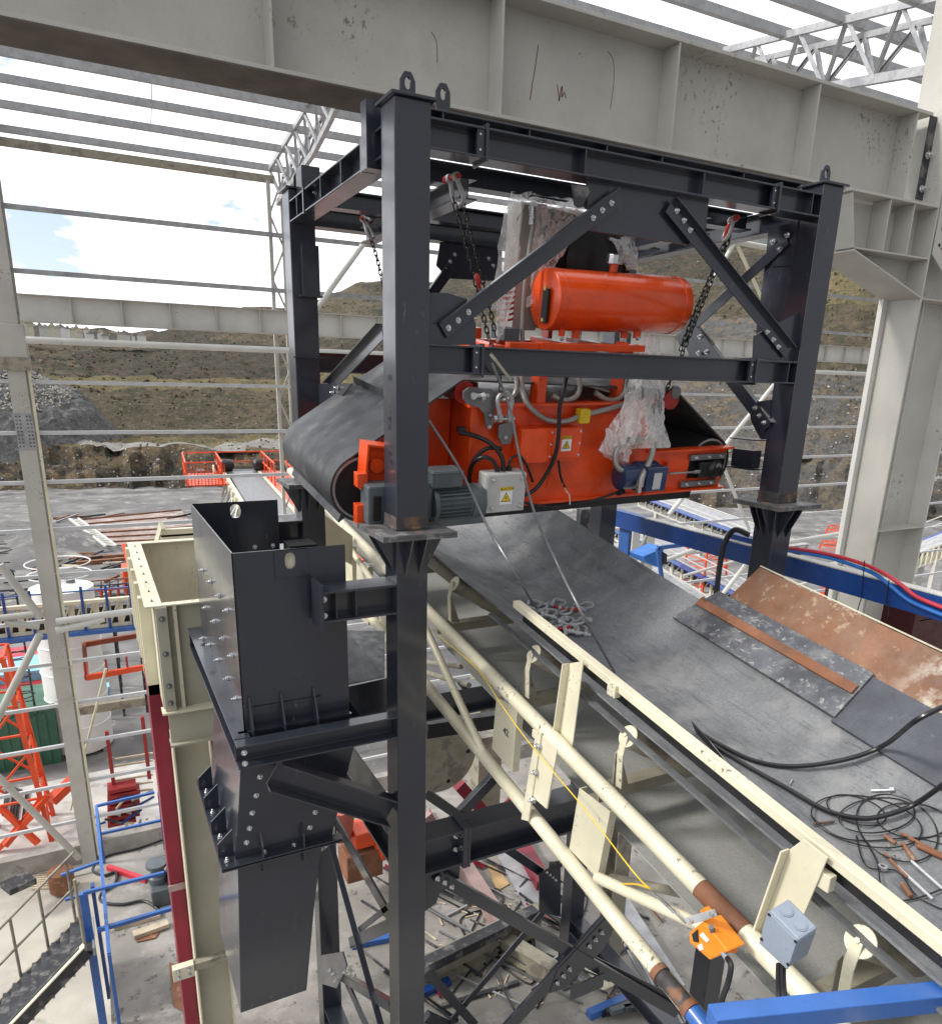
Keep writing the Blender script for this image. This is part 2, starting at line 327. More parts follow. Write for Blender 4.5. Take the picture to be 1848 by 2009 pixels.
def text_obj(s, size, name, material, parent, matrix, extrude=.0004):
    cu = bpy.data.curves.new(name, 'FONT'); cu.body = s; cu.size = size; cu.align_x = 'CENTER'; cu.align_y = 'CENTER'; cu.extrude = extrude
    t = bpy.data.objects.new(name, cu); COL.objects.link(t); bpy.context.view_layer.update()
    me = bpy.data.meshes.new_from_object(t.evaluated_get(bpy.context.evaluated_depsgraph_get()))
    bpy.data.objects.remove(t); me.name = name; me.materials.clear(); me.materials.append(material)
    o = bpy.data.objects.new(name, me); COL.objects.link(o); o.parent = parent; o.matrix_local = matrix
    return o
def link_mb():
    mb = MB(); pts = []
    for k in range(14):
        a = 2*math.pi*k/14; pts.append((math.cos(a)*.012, 0, math.sin(a)*.012+(.012 if math.sin(a) > 0 else -.012)))
    mb.tube(pts, .0045, 6, closed=True); return mb
def bow_mb(k=1.0):
    # bow shackle opening upwards along z, pin at z=0
    mb = MB(); pts = []
    for i in range(15):
        a = math.pi*(-.12)+math.pi*1.24*i/14
        pts.append((math.cos(a)*.034*k, 0, .062*k+math.sin(a)*.034*k))
    pts = [Vector((.022*k, 0, 0)), Vector((.024*k, 0, .02*k))]+[Vector(p) for p in pts]+[Vector((-.024*k, 0, .02*k)), Vector((-.022*k, 0, 0))]
    mb.tube(pts, .0095*k, 8)
    for x in (-.022*k, .022*k): mb.cyl((x-.008*k, 0, -.004*k), (x+.008*k, 0, -.004*k), .017*k, 12)
    return mb
def pin_mb(k=1.0):
    mb = MB(); mb.cyl((-.046*k, 0, -.004*k), (.04*k, 0, -.004*k), .009*k, 10); mb.lathe((.04*k, 0, -.004*k), (1, 0, 0), [(0, .015*k), (.012*k, .015*k)], 6); return mb

# ================================================================== dark magnet frame (upper)
XA, XB, XC, XD = 1.558, 1.761, 4.740, 4.945
YA, YB, YC, YD = 4.0, 4.2, 6.23, 6.43
ZT, ZP = 1.37, -.88
SB = [(0, -.05), (0, .05), (-.05, .05), (-.05, .042), (-.008, .042), (-.008, -.05)]   # angle brace seen from the front
fr = thing('magnet_support_frame', 'charcoal painted bolted steel frame standing around the orange magnetic separator', 'steel frame', (3.25, 5.2, ZP))
def fp(mb, name, m='char', bevel=0, smooth=False, parent=None): return mb.build(name, M[m], parent or fr, smooth, bevel)
for (x0, x1, y0, y1) in ((XA, XB, YA, YB), (XC, XD, YA, YB), (XA, XB, YC, YD), (XC, XD, YC, YD)):
    cpost = fp(MB().box((x0, y0, ZP+.018), (x1, y1, ZT)), 'post', bevel=.006)
    cx_, cyy = (x0+x1)/2, (y0+y1)/2
    fp(MB().box((cx_-.125, cyy-.125, ZT+.001), (cx_+.125, cyy+.125, ZT+.016)), 'cap_plate', bevel=.002)
    fp(lug_mb((cx_+.01, cyy, ZT+.016), .13, .085, .016), 'lifting_eye')
    fp(MB().box((x0-.005, y0-.005, ZP+.018), (x1+.005, y1+.005, ZP+.036)), 'weld_seam', 'rustfoot', bevel=.004)
    fp(MB().box((cx_-.235, cyy-.235, ZP), (cx_+.235, cyy+.235, ZP+.017)), 'base_plate', 'plate', bevel=.002)
    fp(MB().box((x0-.0015, y0-.0015, ZP+.036), (x1+.0015, y1+.0015, ZP+.10)), 'rusty_band', 'rustfoot')
# beams along X
fp(MB().beam((XB, YA+.078, 1.2325), (XC, YA+.078, 1.2325), I(.15, .149, .008, .012)), 'top_beam', bevel=.003)
fp(MB().beam((XB-.05, YA+.30, 1.345), (XC+.05, YA+.30, 1.345), I(.16, .15, .008, .012)), 'top_beam', bevel=.003)
fp(MB().beam((XB, YA+.078, .1145), (XC, YA+.078, .1145), I(.15, .157, .008, .011)), 'middle_beam', bevel=.003)
fp(MB().beam((XB, YC+.1, 1.2105), (XC, YC+.1, 1.2105), I(.15, .15, .008, .012)), 'top_beam', bevel=.003)
fp(MB().beam((XB, YC+.1, .1145), (XC, YC+.1, .1145), I(.15, .157, .008, .011)), 'middle_beam', bevel=.003)
for xx in (XA+.078, XC+.12):
    fp(MB().beam((xx, YB, 1.2105), (xx, YC, 1.2105), I(.15, .15, .008, .012)), 'top_beam', bevel=.003)
# cross members carrying the chains, inside the top ring
for yy in (4.72, 5.78):
    fp(MB().beam((XA+.16, yy, 1.235), (XC+.04, yy, 1.235), I(.12, .12, .007, .01)), 'cross_beam')
for xx in (2.18, 4.06):
    fp(MB().beam((xx, YB+.20, 1.10), (xx, YC, 1.10), I(.12, .12, .007, .01)), 'cross_beam')
def endplate(x, z0, z1, y=YA, side=-1, xb=None):
    fp(MB().box((x-.008, y-.006, z0-.016), (x+.008, y+.160, z1+.016)), 'end_plate', bevel=.002)
    for z in (z0+.04, z1-.035): bolt(fr, (x+side*.034, y+.034, z), (0, -1, 0), 1.0)
    fp(MB().box((x+side*.055, y+.012, z0+.012), (x+side*.009, y+.034, z1-.012)), 'splice_plate')
endplate(at(956, 280, Y=YA).x, 1.158, 1.307)
endplate(at(1528, 398, Y=YA).x, 1.158, 1.307)
endplate(at(947, 706, Y=YA).x, .036, .193)
endplate(at(1484, 728, Y=YA).x, .036, .193)
for px in (1149, 1381, 1595):
    x = at(px, 330+(px-1149)*.15, Y=YA).x
    fp(MB().box((x-.005, YA+.004, 1.172), (x+.005, YA+.073, 1.293)), 'stiffener')
for px in (1548,):
    x = at(px, 730, Y=YA).x; fp(MB().box((x-.004, YA+.006, .048), (x+.004, YA+.073, .181)), 'stiffener')
for px in (870, 1040, 1192, 1300, 1460, 1570):
    x = at(px, 230+(px-870)*.2, Y=YA+.22).x
    fp(MB().box((x-.005, YA+.225, 1.282), (x+.005, YA+.295, 1.408)), 'stiffener')
fp(lug_mb((1.935, 4.24, 1.420), .13, .085, .016), 'lifting_eye')
# left beam details (web seen from outside)
def lp(x, y): return at(x, y, X=XA)
for yv, wd in ((4.30, .004), (4.52, .010), (4.90, .004), (5.35, .004), (5.80, .010), (5.98, .004)):
    fp(MB().box((XA-.004, yv-wd, 1.148-(.022 if wd > .005 else -.001)), (XA+.073, yv+wd, 1.272+(.025 if wd > .005 else 0))), 'end_plate' if wd > .005 else 'stiffener', bevel=0)
for yv in (4.43, 5.70):
    for z in (1.17, 1.25): bolt(fr, (XA+.070, yv, z), (-1, 0, 0), 1.1)
# short upstands behind the front left post
fp(MB().box((XA-.045, YB+.10, 1.10), (XA+.12, YB+.19, 1.43)), 'hanger_bracket')
fp(MB().box((XA+.06, YC-.18, 1.28), (XA+.20, YC-.02, 1.50)), 'hanger_bracket')
fp(MB().box((XB-.13, YC-.07, .62), (XB+.002, YC-.002, .98)), 'hanger_bracket'); fp(MB().box((XB-.16, YC-.08, .605), (XB+.02, YC-.002, .619)), 'hanger_bracket')
# gusset plates and braces in the front plane
def poly(pts, Y=None, X=None, t=.012, d=None):
    P_ = [at(a, b, Y=Y) if Y is not None else at(a, b, X=X) for a, b in pts]
    return MB().ext(P_, d or ((0, t, 0) if Y is not None else (t, 0, 0)))
fp(poly([(1150, 344), (1158, 452), (1349, 480), (1386, 446), (1391, 388)], Y=YA+.062), 'gusset_plate', bevel=.002)
fp(poly([(1123, 361), (1154, 366), (1157, 376), (1142, 406), (1128, 402)], Y=YA+.03), 'gusset_plate', 'chard')
fp(poly([(842, 574), (880, 574), (916, 586), (934, 635), (934, 676), (842, 676)], Y=YA+.05), 'gusset_plate', bevel=.002)
fp(poly([(1480, 658), (1478, 702), (1563, 709), (1580, 610), (1560, 616)], Y=YA+.05), 'gusset_plate', bevel=.002)
def brace(p, q, Y=None, X=None, sec=SB, par=None, nm='brace', m='char'):
    a = at(*p, Y=Y) if Y is not None else at(*p, X=X); b_ = at(*q, Y=Y) if Y is not None else at(*q, X=X)
    return MB().beam(a, b_, sec).build(nm, M[m], par or fr, False, .0025)
brace((868, 648), (1212, 386), Y=YA+.035)
brace((1312, 402), (1546, 692), Y=YA+.035)
for a, b_ in ((880, 643), (899, 628), (919, 612), (1163, 427), (1181, 412), (1199, 398), (1327, 413), (1341, 432), (1353, 451), (1504, 651), (1516, 666), (1526, 680)):
    bolt(fr, at(a, b_, Y=YA+.026), (0, -1, 0), 1.05)
# right hand side plane
fp(poly([(1507, 450), (1566, 432), (1556, 521), (1515, 522), (1503, 498)], X=XC-.01), 'gusset_plate')
FL = bx(.010, .085)
brace((1545, 470), (1330, 668), X=XC-.02, sec=[(a*1, b*1) for a, b in FL])
brace((1330, 610), (1505, 838), X=XC-.03, sec=[(0, -.05), (0, .05), (.05, .05), (.05, .042), (.008, .042), (.008, -.05)])
fp(poly([(1333, 640), (1358, 628), (1400, 672), (1398, 702), (1352, 700)], X=XC-.008), 'gusset_plate')
fp(poly([(1470, 805), (1482, 788), (1512, 784), (1508, 862), (1492, 862), (1474, 828)], X=XC-.012), 'gusset_plate')
fp(MB().box((XC-.03, 4.28, -.62), (XC+.06, 4.50, -.48)), 'beam_stub'); fp(MB().box((XC-.07, 4.24, -.63), (XC+.1, 4.54, -.622)), 'beam_stub')
fp(MB().box((XC-.06, 4.24, -.40), (XC+.1, 4.52, -.392)), 'beam_stub')
for a, b_ in ((1517, 474), (1530, 489), (1545, 461), (1371, 692), (1387, 690), (1374, 660), (1482, 800), (1490, 815), (1499, 829)):
    bolt(fr, at(a, b_, X=XC-.03), (-1, 0, 0), 1.2)
fp(MB().box((XC-.002, 4.2, .16), (XC+.10, 4.44, 1.12)), 'side_bracket', bevel=.003)
fp(MB().box((XC-.05, 4.19, .148), (XC+.11, 4.47, .158)), 'side_bracket')
# left hand side plane and rear plane
brace((752, 650), (646, 762), X=XB-.02, sec=[(0, -.05), (0, .05), (.05, .05), (.05, .042), (.008, .042), (.008, -.05)])
fp(poly([(622, 752), (690, 752), (660, 790), (622, 794)], X=XB-.03), 'gusset_plate')
for a, b_ in ((655, 770), (663, 761)): bolt(fr, at(a, b_, X=XB-.035), (-1, 0, 0), 1.2)
fp(poly([(864, 474), (985, 474), (985, 552), (880, 546), (856, 520)], Y=YC+.05), 'gusset_plate')
brace((836, 590), (884, 524), Y=YC+.03)
for a, b_ in ((873, 526), (883, 513), (892, 499), (958, 507), (967, 521)): bolt(fr, at(a, b_, Y=YC+.045), (0, -1, 0), 1.1)
for z0 in (.165,): fp(MB().box((XA-.02, YC-.03, z0-.02), (XB+.03, YC+.01, z0-.01)), 'stiffener')
# hand written marks on the front left post
for s, (px, py) in (('8', (764, 741)), ('194', (763, 822)), ('167', (765, 890))):
    p = at(px, py, X=XA-.0012); mm = Matrix.Translation(p-Vector(fr['_o'])) @ Matrix(((0, 0, -1), (0, -1, 0), (-1, 0, 0))).to_4x4() @ Matrix.Rotation(rad(0), 4, 'Z')
    text_obj(s, .085, 'handwritten_mark', M['black'], fr, mm)

# ================================================================== support tower below
tw = thing('support_tower', 'charcoal painted braced steel tower under the magnet frame, rising from the concrete floor', 'steel frame', (3.25, 5.2, -7.5))
def tp(mb, name, m='char', bevel=0, parent=None, smooth=False): return mb.build(name, M[m], parent or tw, smooth, bevel)
for (x0, x1, y0, y1) in ((XA, XB, YA, YB), (XC, XD, YA, YB), (XA, XB, YC, YD), (XC, XD, YC, YD)):
    tp(MB().box((x0, y0, -7.49), (x1, y1, ZP-.02)), 'post', bevel=.006)
    cx_, cyy = (x0+x1)/2, (y0+y1)/2
    tp(MB().box((cx_-.235, cyy-.235, ZP-.018), (cx_+.235, cyy+.235, ZP-.001)), 'head_plate', 'plate', bevel=.002)
    tp(MB().box((cx_-.2, cyy-.2, -7.488), (cx_+.2, cyy+.2, -7.47)), 'foot_plate', 'plate')
    for sx, sy in ((-1, 0), (1, 0), (0, -1), (0, -1.001)):
        if sx: base = (cx_+sx*.1015, cyy, ZP-.02); dx = Vector((sx*.12, 0, 0)); th = Vector((0, .01, 0)); b0 = Vector(base)-th/2
        else:
            o_ = .045 if sy == -1 else -.045; b0 = Vector((cx_+o_-.005, y0-.001, ZP-.02)); dx = Vector((0, -.12, 0)); th = Vector((.01, 0, 0))
        tp(MB().ext([b0, b0+dx, b0+dx*.9+Vector((0, 0, -.03)), b0+Vector((0, 0, -.24))], th), 'gusset_plate')
        if sx:
            for yy_ in (-.06, .06):
                b1 = b0+Vector((0, yy_, 0)); tp(MB().ext([b1, b1+dx, b1+dx*.9+Vector((0, 0, -.03)), b1+Vector((0, 0, -.22))], th), 'gusset_plate')
for yy in (YA+.1, YC+.1):
    tp(MB().beam((XB, yy, -3.195), (XC, yy, -3.195), I(.2, .29, .012, .02)), 'cross_beam', 'char')
for xx in (XA+.1, XC+.1):
    tp(MB().beam((xx, YB, -3.195), (xx, YC, -3.195), I(.18, .25, .012, .02)), 'cross_beam')
    tp(MB().beam((xx, YB, -6.6), (xx, YC, -6.6), I(.18, .2, .012, .02)), 'cross_beam')
x = at(915, 1665, Y=YA).x
tp(MB().box((x-.03, YA-.012, -3.36), (x+.008, YA+.2, -3.03)), 'end_plate', bevel=.002); tp(MB().box((x+.010, YA-.012, -3.36), (x+.03, YA+.2, -3.03)), 'end_plate', bevel=.002)
for z in (-3.25, -3.14): bolt(tw, (x-.05, YA+.08, z), (0, -1, 0), 1.2)
# front bracing
tp(poly([(832, 1708), (903, 1695), (900, 1732), (862, 1752), (856, 1773), (832, 1790)], Y=YA+.09), 'gusset_plate')
WB = [(0, -.055), (0, .055), (-.055, .055), (-.055, .046), (-.009, .046), (-.009, -.055)]
brace((858, 1718), (1330, 1988), Y=YA+.07, sec=WB, par=tw)
brace((975, 2040), (1195, 1796), Y=YA+.05, sec=bx(.03, .13), par=tw)
tp(poly([(1093, 1905), (1200, 1790), (1217, 1797), (1185, 1862), (1108, 1940), (1078, 1950)], Y=YA+.03), 'gusset_plate')
tp(MB().box((at(1130, 1860, Y=YA).x, YA+.02, -5.05), (at(1200, 1796, Y=YA).x, YA+.03, -4.9)), 'gusset_plate')
for a, b_ in ((858, 1724), (872, 1732), (886, 1740), (1180, 1830), (1168, 1844), (1156, 1857), (1117, 1902), (1105, 1915), (1093, 1929)):
    bolt(tw, at(a, b_, Y=YA+.02), (0, -1, 0), 1.15)
brace((1150, 1880), (1345, 1975), Y=YA+.11, sec=bx(.02, .09), par=tw)
# rear bracing
brace((835, 1556), (1098, 1736), Y=YC+.05, sec=WB, par=tw)
brace((862, 1640), (978, 1515), Y=YC+.09, sec=bx(.08, .12), par=tw)
brace((888, 2000), (1092, 1758), Y=YC+.05, sec=bx(.02, .085), par=tw)
brace((835, 1905), (930, 2009), Y=YC-.05, sec=bx(.06, .1), par=tw)
brace((835, 1995), (975, 2060), Y=YC+.05, sec=bx(.09, .12), par=tw)
tp(poly([(1058, 1715), (1100, 1690), (1100, 1800), (1058, 1790)], Y=YC-.03), 'gusset_plate')
tp(poly([(1078, 1692), (1104, 1690), (1103, 1702), (1078, 1706)], Y=YC-.08), 'gusset_plate', 'chard')
for a, b_ in ((1073, 1712), (1079, 1717), (1085, 1722), (1090, 1727)): bolt(tw, at(a, b_, Y=YC-.04), (0, -1, 0), 1.1)
# left side bracing (plane of the left posts)
SX = [(0, -.05), (0, .05), (.05, .05), (.05, .042), (.008, .042), (.008, -.05)]
for p, q, s_ in (((646, 1590), (765, 1800), bx(.02, .13)), ((652, 1655), (756, 2030), WB), ((668, 1900), (735, 2050), bx(.02, .12)), ((775, 1770), (705, 1825), bx(.02, .05)),
                 ((672, 1915), (770, 1975), bx(.06, .09)), ((690, 1850), (800, 1800), bx(.05, .10))):
    brace(p, q, X=XB-.05, sec=s_, par=tw)
tp(poly([(630, 1875), (672, 1868), (680, 1895), (660, 1940), (628, 1930)], X=XA-.02), 'gusset_plate')
for a, b_ in ((648, 1905), (655, 1912), (660, 1925), (678, 1908), (688, 1911), (698, 1915), (634, 1625), (638, 1645), (640, 1660)): bolt(tw, at(a, b_, X=XA-.03), (-1, 0, 0), 1.2)
tp(poly([(622, 1610), (652, 1590), (660, 1650), (630, 1672)], X=XA-.012), 'gusset_plate')

# bracket frame carrying the chute, cantilevered to the left
bf = thing('chute_bracket', 'charcoal channel bracket cantilevered left from the front post, cradling the dark chute', 'bracket', (1.0, 5.1, -2.6))
bp_ = lambda mb, n='channel', m='char', bev=.003: mb.build(n, M[m], bf, False, bev)
bp_(MB().beam((.562, YA+.05, -2.145), (XA, YA+.05, -2.145), Cs(.10, .15, .01, -1)))
bp_(MB().beam((.61, YA+.11, -2.145), (.61, YC, -2.145), Cs(.10, .15, .01, 1)))
bp_(MB().beam((.562, YC+.05, -2.145), (XA, YC+.05, -2.145), Cs(.10, .15, .01, 1)))
bp_(MB().beam((.78, YA+.06, -2.33), (XA-.005, YA+.06, -2.80), Cs(.11, .19, .012, -1), (0, 0, 1)), 'knee_brace')
bp_(MB().beam((.78, YC+.06, -2.33), (XA-.005, YC+.06, -2.80), Cs(.11, .19, .012, -1), (0, 0, 1)), 'knee_brace')
for z in (-2.11, -2.18): bolt(bf, (.60, YA-.003, z), (0, -1, 0), 1.1)
bp_(MB().beam((1.10, YA+.10, -1.285), (XA, YA+.10, -1.285), I(.2, .19, .012, .014)), 'beam_stub')
bp_(MB().box((1.075, YA-.03, -1.42), (1.098, YA+.16, -1.14)), 'end_plate')
bp_(MB().box((1.30, YA+.012, -1.365), (1.31, YA+.09, -1.205)), 'stiffener'); bp_(MB().box((1.18, YA+.012, -1.365), (1.19, YA+.09, -1.205)), 'stiffener')
bp_(MB().beam((1.10, YC+.10, -1.285), (XA, YC+.10, -1.285), I(.2, .19, .012, .014)), 'beam_stub')
for z in (-1.24, -1.34): bolt(bf, (1.112, YA+.02, z), (0, -1, 0), 1.1)

# ================================================================== dark chute
def plate_hole(mb, x0, x1, z0, z1, y, t, hx, hz, rx, rz, n=24):
    m_ = 1.35; rx_, rz_ = rx*m_, rz*m_
    f0 = lambda a, b: Vector((a, y, b))
    xs = [x0, hx-rx_, hx+rx_, x1]; zs = [z0, hz-rz_, hz+rz_, z1]
    for i in range(3):
        for j in range(3):
            if i == 1 and j == 1: continue
            a, b_, c_, d_ = xs[i], xs[i+1], zs[j], zs[j+1]
            mb.add([f0(a, c_), f0(b_, c_), f0(b_, d_), f0(a, d_)], [(0, 1, 2, 3)]); o_ = Vector((0, t, 0))
            mb.add([f0(a, c_)+o_, f0(b_, c_)+o_, f0(b_, d_)+o_, f0(a, d_)+o_], [(0, 1, 2, 3)])
    out, inn = [], []
    for k in range(n):
        a = 2*math.pi*k/n+math.pi/4; ca, sa = math.cos(a), math.sin(a); q = 1/max(abs(ca), abs(sa))
        out.append((hx+ca*q*rx_, hz+sa*q*rz_)); inn.append((hx+math.copysign(abs(ca)**.8, ca)*rx, hz+math.copysign(abs(sa)**.8, sa)*rz))
    vs = [f0(*p) for p in out]+[f0(*p) for p in inn]+[f0(*p)+Vector((0, t, 0)) for p in out]+[f0(*p)+Vector((0, t, 0)) for p in inn]; fs = []
    for k in range(n):
        j = (k+1) % n; fs += [(k, j, n+j, n+k), (2*n+k, 3*n+k, 3*n+j, 2*n+j), (n+k, n+j, 3*n+j, 3*n+k)]
    mb.add(vs, fs)
    for a, b_ in (((x0, z0), (x1, z0)), ((x1, z0), (x1, z1)), ((x1, z1), (x0, z1)), ((x0, z1), (x0, z0))):
        mb.add([f0(*a), f0(*b_), f0(*b_)+Vector((0, t, 0)), f0(*a)+Vector((0, t, 0))], [(0, 1, 2, 3)])
    return mb
ch = thing('discharge_chute', 'dark charcoal open-topped sheet metal chute with bolted sides beside the front post', 'chute', (.95, 5.1, -4.2))
cp2 = lambda mb, n, m='char', bev=0: mb.build(n, M[m], ch, False, bev)
h1 = at(569, 1100, Y=4.2)
cp2(plate_hole(MB(), .640, 1.303, -2.14, -.965, 4.20, .008, h1.x, h1.z, .032, .05), 'front_plate')
a = at(537, 1076, Y=4.195); b_ = at(604, 1128, Y=4.195)
cp2(plate_hole(MB(), a.x, b_.x, b_.z, -.968, 4.190, .009, h1.x, h1.z, .033, .051), 'lifting_pad')
h2 = at(462, 1003, Y=5.99)
cp2(plate_hole(MB(), .640, at(548, 1050, Y=5.99).x, -2.10, -.965, 5.99, .008, h2.x, h2.z, .04, .055), 'rear_plate')
cp2(MB().box((.6385, 4.20, -2.14), (.646, 5.998, -.963)), 'side_plate', 'char')
cp2(MB().box((.60, 4.17, -2.085), (1.31, 4.20-.001, -2.07)), 'flange')
for px, py in ((445, 540), (490, 606), (540, 686), (585, 770), (462, 755), (512, 832), (565, 928), (612, 1026), (483, 965), (532, 1052), (586, 1158), (634, 1271), (445, 930)):
    bolt(ch, at(245.3+.3451*px, 932.1+.3451*py, X=.637), (-1, 0, 0), 1.25)
for px, y0_, y1_ in ((703, 1262, 1462), (884, 1240, 1432), (1070, 1208, 1402)):
    p = at(245.3+.3451*px, 932.1+.3451*y0_, Y=4.19); q = at(245.3+.3451*px, 932.1+.3451*y1_, Y=4.16)
    cp2(MB().ext([(p.x-.005, 4.199, p.z), (p.x-.005, 4.199, -2.07), (p.x-.005, 4.10, -2.07), (p.x-.005, 4.10, -2.03), (p.x-.005, 4.185, p.z)], (.01, 0, 0)), 'rib')
cp2(MB().box((.66, 4.186, -1.93), (1.12, 4.199, -1.922)), 'rib')
for x_ in (at(500, 1072, Y=5.98).x, at(536, 1072, Y=5.98).x): bolt(ch, (x_, 5.985, at(515, 1072, Y=5.98).z), (0, -1, 0), 1.2)
# lower part: taper, joint flange and duct
Yf, Yr = 4.28, 5.35
def quadp(pts, Y=Yf, t=.008): return MB().ext([at(a, b, Y=Y) for a, b in pts], (0, t, 0))
P0 = at(485, 1500, Y=Yf); P1_ = at(462, 1675, Y=Yf); P2_ = at(705, 1500, Y=Yf); P3_ = at(648, 1645, Y=Yf)
P0.z = P2_.z = -2.16; zj = at(560, 1665, Y=Yf).z
F0, F1, F2, F3 = V(P0.x-.02, Yf, -2.16), V(P1_.x, Yf, zj), V(P3_.x+.01, Yf, zj), V(P2_.x+.02, Yf, -2.16)
cp2(MB().ext([F0, F1, F2, F3], (0, .008, 0)), 'hopper_front')
sft = V(0, Yr-Yf, 0)
cp2(MB().add([F0, F1, F1+sft, F0+sft], [(0, 1, 2, 3)]), 'hopper_side'); cp2(MB().add([F3, F2, F2+sft, F3+sft], [(0, 1, 2, 3)]), 'hopper_side')
cp2(MB().add([F0+sft, F1+sft, F2+sft, F3+sft], [(0, 1, 2, 3)]), 'hopper_rear')
G0 = V(F1.x+.012, Yf+.012, zj-.01); G1 = V(F2.x-.06, Yf+.012, zj-.01)
zb = at(520, 1975, Y=Yf).z; zmid = at(620, 1775, Y=Yf).z
pl = at(473, 1994, Y=Yf).x; pr = at(603, 1954, Y=Yf).x; pm = at(618, 1770, Y=Yf).x
front = [G0, V(pl, Yf+.012, zb), V(pr, Yf+.012, zb), V(pm, Yf+.012, zmid), G1]
cp2(MB().ext(front, (0, .9, 0)), 'duct', 'char', .004)
for (x0, x1, y0, y1) in ((F1.x-.10, F2.x+.06, Yf-.07, Yf-.001), (F1.x-.10, F1.x-.001, Yf, Yr+.05)):
    for zz in (zj+.004, zj-.016): cp2(MB().box((x0, y0, zz), (x1, y1, zz+.010)), 'joint_flange')
for px in (511, 592):
    x_ = at(px, 1650, Y=Yf-.02).x
    cp2(MB().ext([(x_, Yf-.001, zj+.17), (x_, Yf-.07, zj+.10), (x_, Yf-.07, zj+.016), (x_, Yf-.001, zj+.016)], (.01, 0, 0)), 'rib')
    cp2(MB().ext([(x_, Yf+.01, zj-.14), (x_, Yf-.07, zj-.08), (x_, Yf-.07, zj-.018), (x_, Yf+.01, zj-.018)], (.01, 0, 0)), 'rib')
for yy in (4.34, 4.62, 4.95, 5.25):
    cp2(MB().ext([(F1.x-.001, yy, zj+.20), (F1.x-.10, yy, zj+.11), (F1.x-.10, yy, zj+.016), (F1.x-.001, yy, zj+.016)], (0, .01, 0)), 'rib')
    bolt(ch, (F1.x-.055, yy-.06, zj+.016), (0, 0, 1), 1.2)
for px, py in ((545, 305), (518, 422), (500, 525), (480, 620), (570, 180), (940, 418), (905, 520), (600, 685), (800, 640)):
    bolt(ch, at(343.4+.292*px, 1471.8+.292*py, Y=Yf-.002), (0, -1, 0), 1.1)
# sliding plate between chute and magnet
sp = MB().ext([at(680, 1240, Y=5.2), at(755, 1240, Y=5.2), at(755, 1330, Y=4.6), at(680, 1345, Y=4.6)], (0, .01, .008)).build('slide_plate', M['steeld'], ch)
cp2(MB().ext([at(683, 1348, Y=4.5), at(762, 1330, Y=4.5), at(762, 1395, Y=4.5), at(686, 1405, Y=4.5)], (0, .01, 0)), 'slide_skirt')
cp2(MB().box((1.33, 5.75, -2.1), (1.55, 5.98, -1.30)), 'side_box', 'dark')
cp2(MB().lathe((h1.x, 4.215, h1.z), (0, 1, 0), [(0, .06), (.004, .06)], 20), 'hole_cover', 'cream')

# ================================================================== orange crossbelt magnet
A_, R_ = rad(7.75), rad(1.5)
Q = Matrix.Rotation(A_, 3, 'X') @ Matrix(((math.cos(R_), 0, -math.sin(R_)), (0, 1, 0), (math.sin(R_), 0, math.cos(R_))))
MO = Vector((1.6, 4.5, -.86)); QT = Q.transposed()
def mg(x, y, yl=0):
    d = QT @ ray(x, y); o = QT @ (-MO); t = (yl-o.y)/d.y; return o+d*t
def mw_(p): return MO+Q @ Vector(p)
mgt = thing('magnetic_separator', 'orange-red overbelt magnetic separator with grey motor and black rubber belt, hung on chains', 'magnetic separator', MO, local=True)
mgt.matrix_world = Matrix.Translation(MO) @ Q.to_4x4()
def mp2(mb, n, m='red', smooth=False, bev=0, par=None): return mb.build(n, M[m], par or mgt, smooth, bev)
CL, RL = (-.06, .18), .225; CT, RTp = (.62, .775), .08; CR2, RR2 = (2.36, .70), .08; CRr, RRr = (2.86, .19), .215
def arc(c, r, a0, a1, n): return [((c[0]+r*math.cos(rad(a0+(a1-a0)*i/n)), c[1]+r*math.sin(rad(a0+(a1-a0)*i/n))), rad(a0+(a1-a0)*i/n)) for i in range(n+1)]
prof = arc(CL, RL, 270, 122, 26)+arc(CT, RTp, 122, 90, 5)+arc(CR2, RR2, 90, 55, 5)+arc(CRr, RRr, 55, -90, 22)
def strip(y0, y1, t=.012, ny=1):
    mb = MB(); n = len(prof); vs = []
    ys = [y0+(y1-y0)*i/ny for i in range(ny+1)]
    for (p, a) in prof:
        vs += [(p[0], y, p[1]) for y in ys]
    fs = [(i*(ny+1)+k, ((i+1) % n)*(ny+1)+k, ((i+1) % n)*(ny+1)+k+1, i*(ny+1)+k+1) for i in range(n) for k in range(ny)]
    mb.add(vs, fs)
    vi = [(p[0]-math.cos(a)*t, y, p[1]-math.sin(a)*t) for (p, a) in prof for y in (y0, y1)]
    mb.add(vi, [(2*i, 2*((i+1) % n), 2*((i+1) % n)+1, 2*i+1) for i in range(n)])
    for y in (y0, y1):
        vs = [(p[0], y, p[1]) for p, a in prof]+[(p[0]-math.cos(a)*t, y, p[1]-math.sin(a)*t) for p, a in prof]
        mb.add(vs, [(i, (i+1) % n, n+(i+1) % n, n+i) for i in range(n)])
    return mb
mp2(strip(.03, 1.28), 'cross_belt', 'belt', True)
def cleat(a_, c, r, m='belt'):
    ca, sa = math.cos(rad(a_)), math.sin(rad(a_)); p = Vector((c[0]+ca*r, .05, c[1]+sa*r)); nrm = Vector((ca, 0, sa)); tg = Vector((-sa, 0, ca))
    mp2(MB().ext([p-tg*.02-nrm*.004, p+tg*.02-nrm*.004, p+tg*.006+nrm*.05, p-tg*.006+nrm*.05], (0, 1.2, 0)), 'belt_cleat', m)
cleat(232, CL, RL)
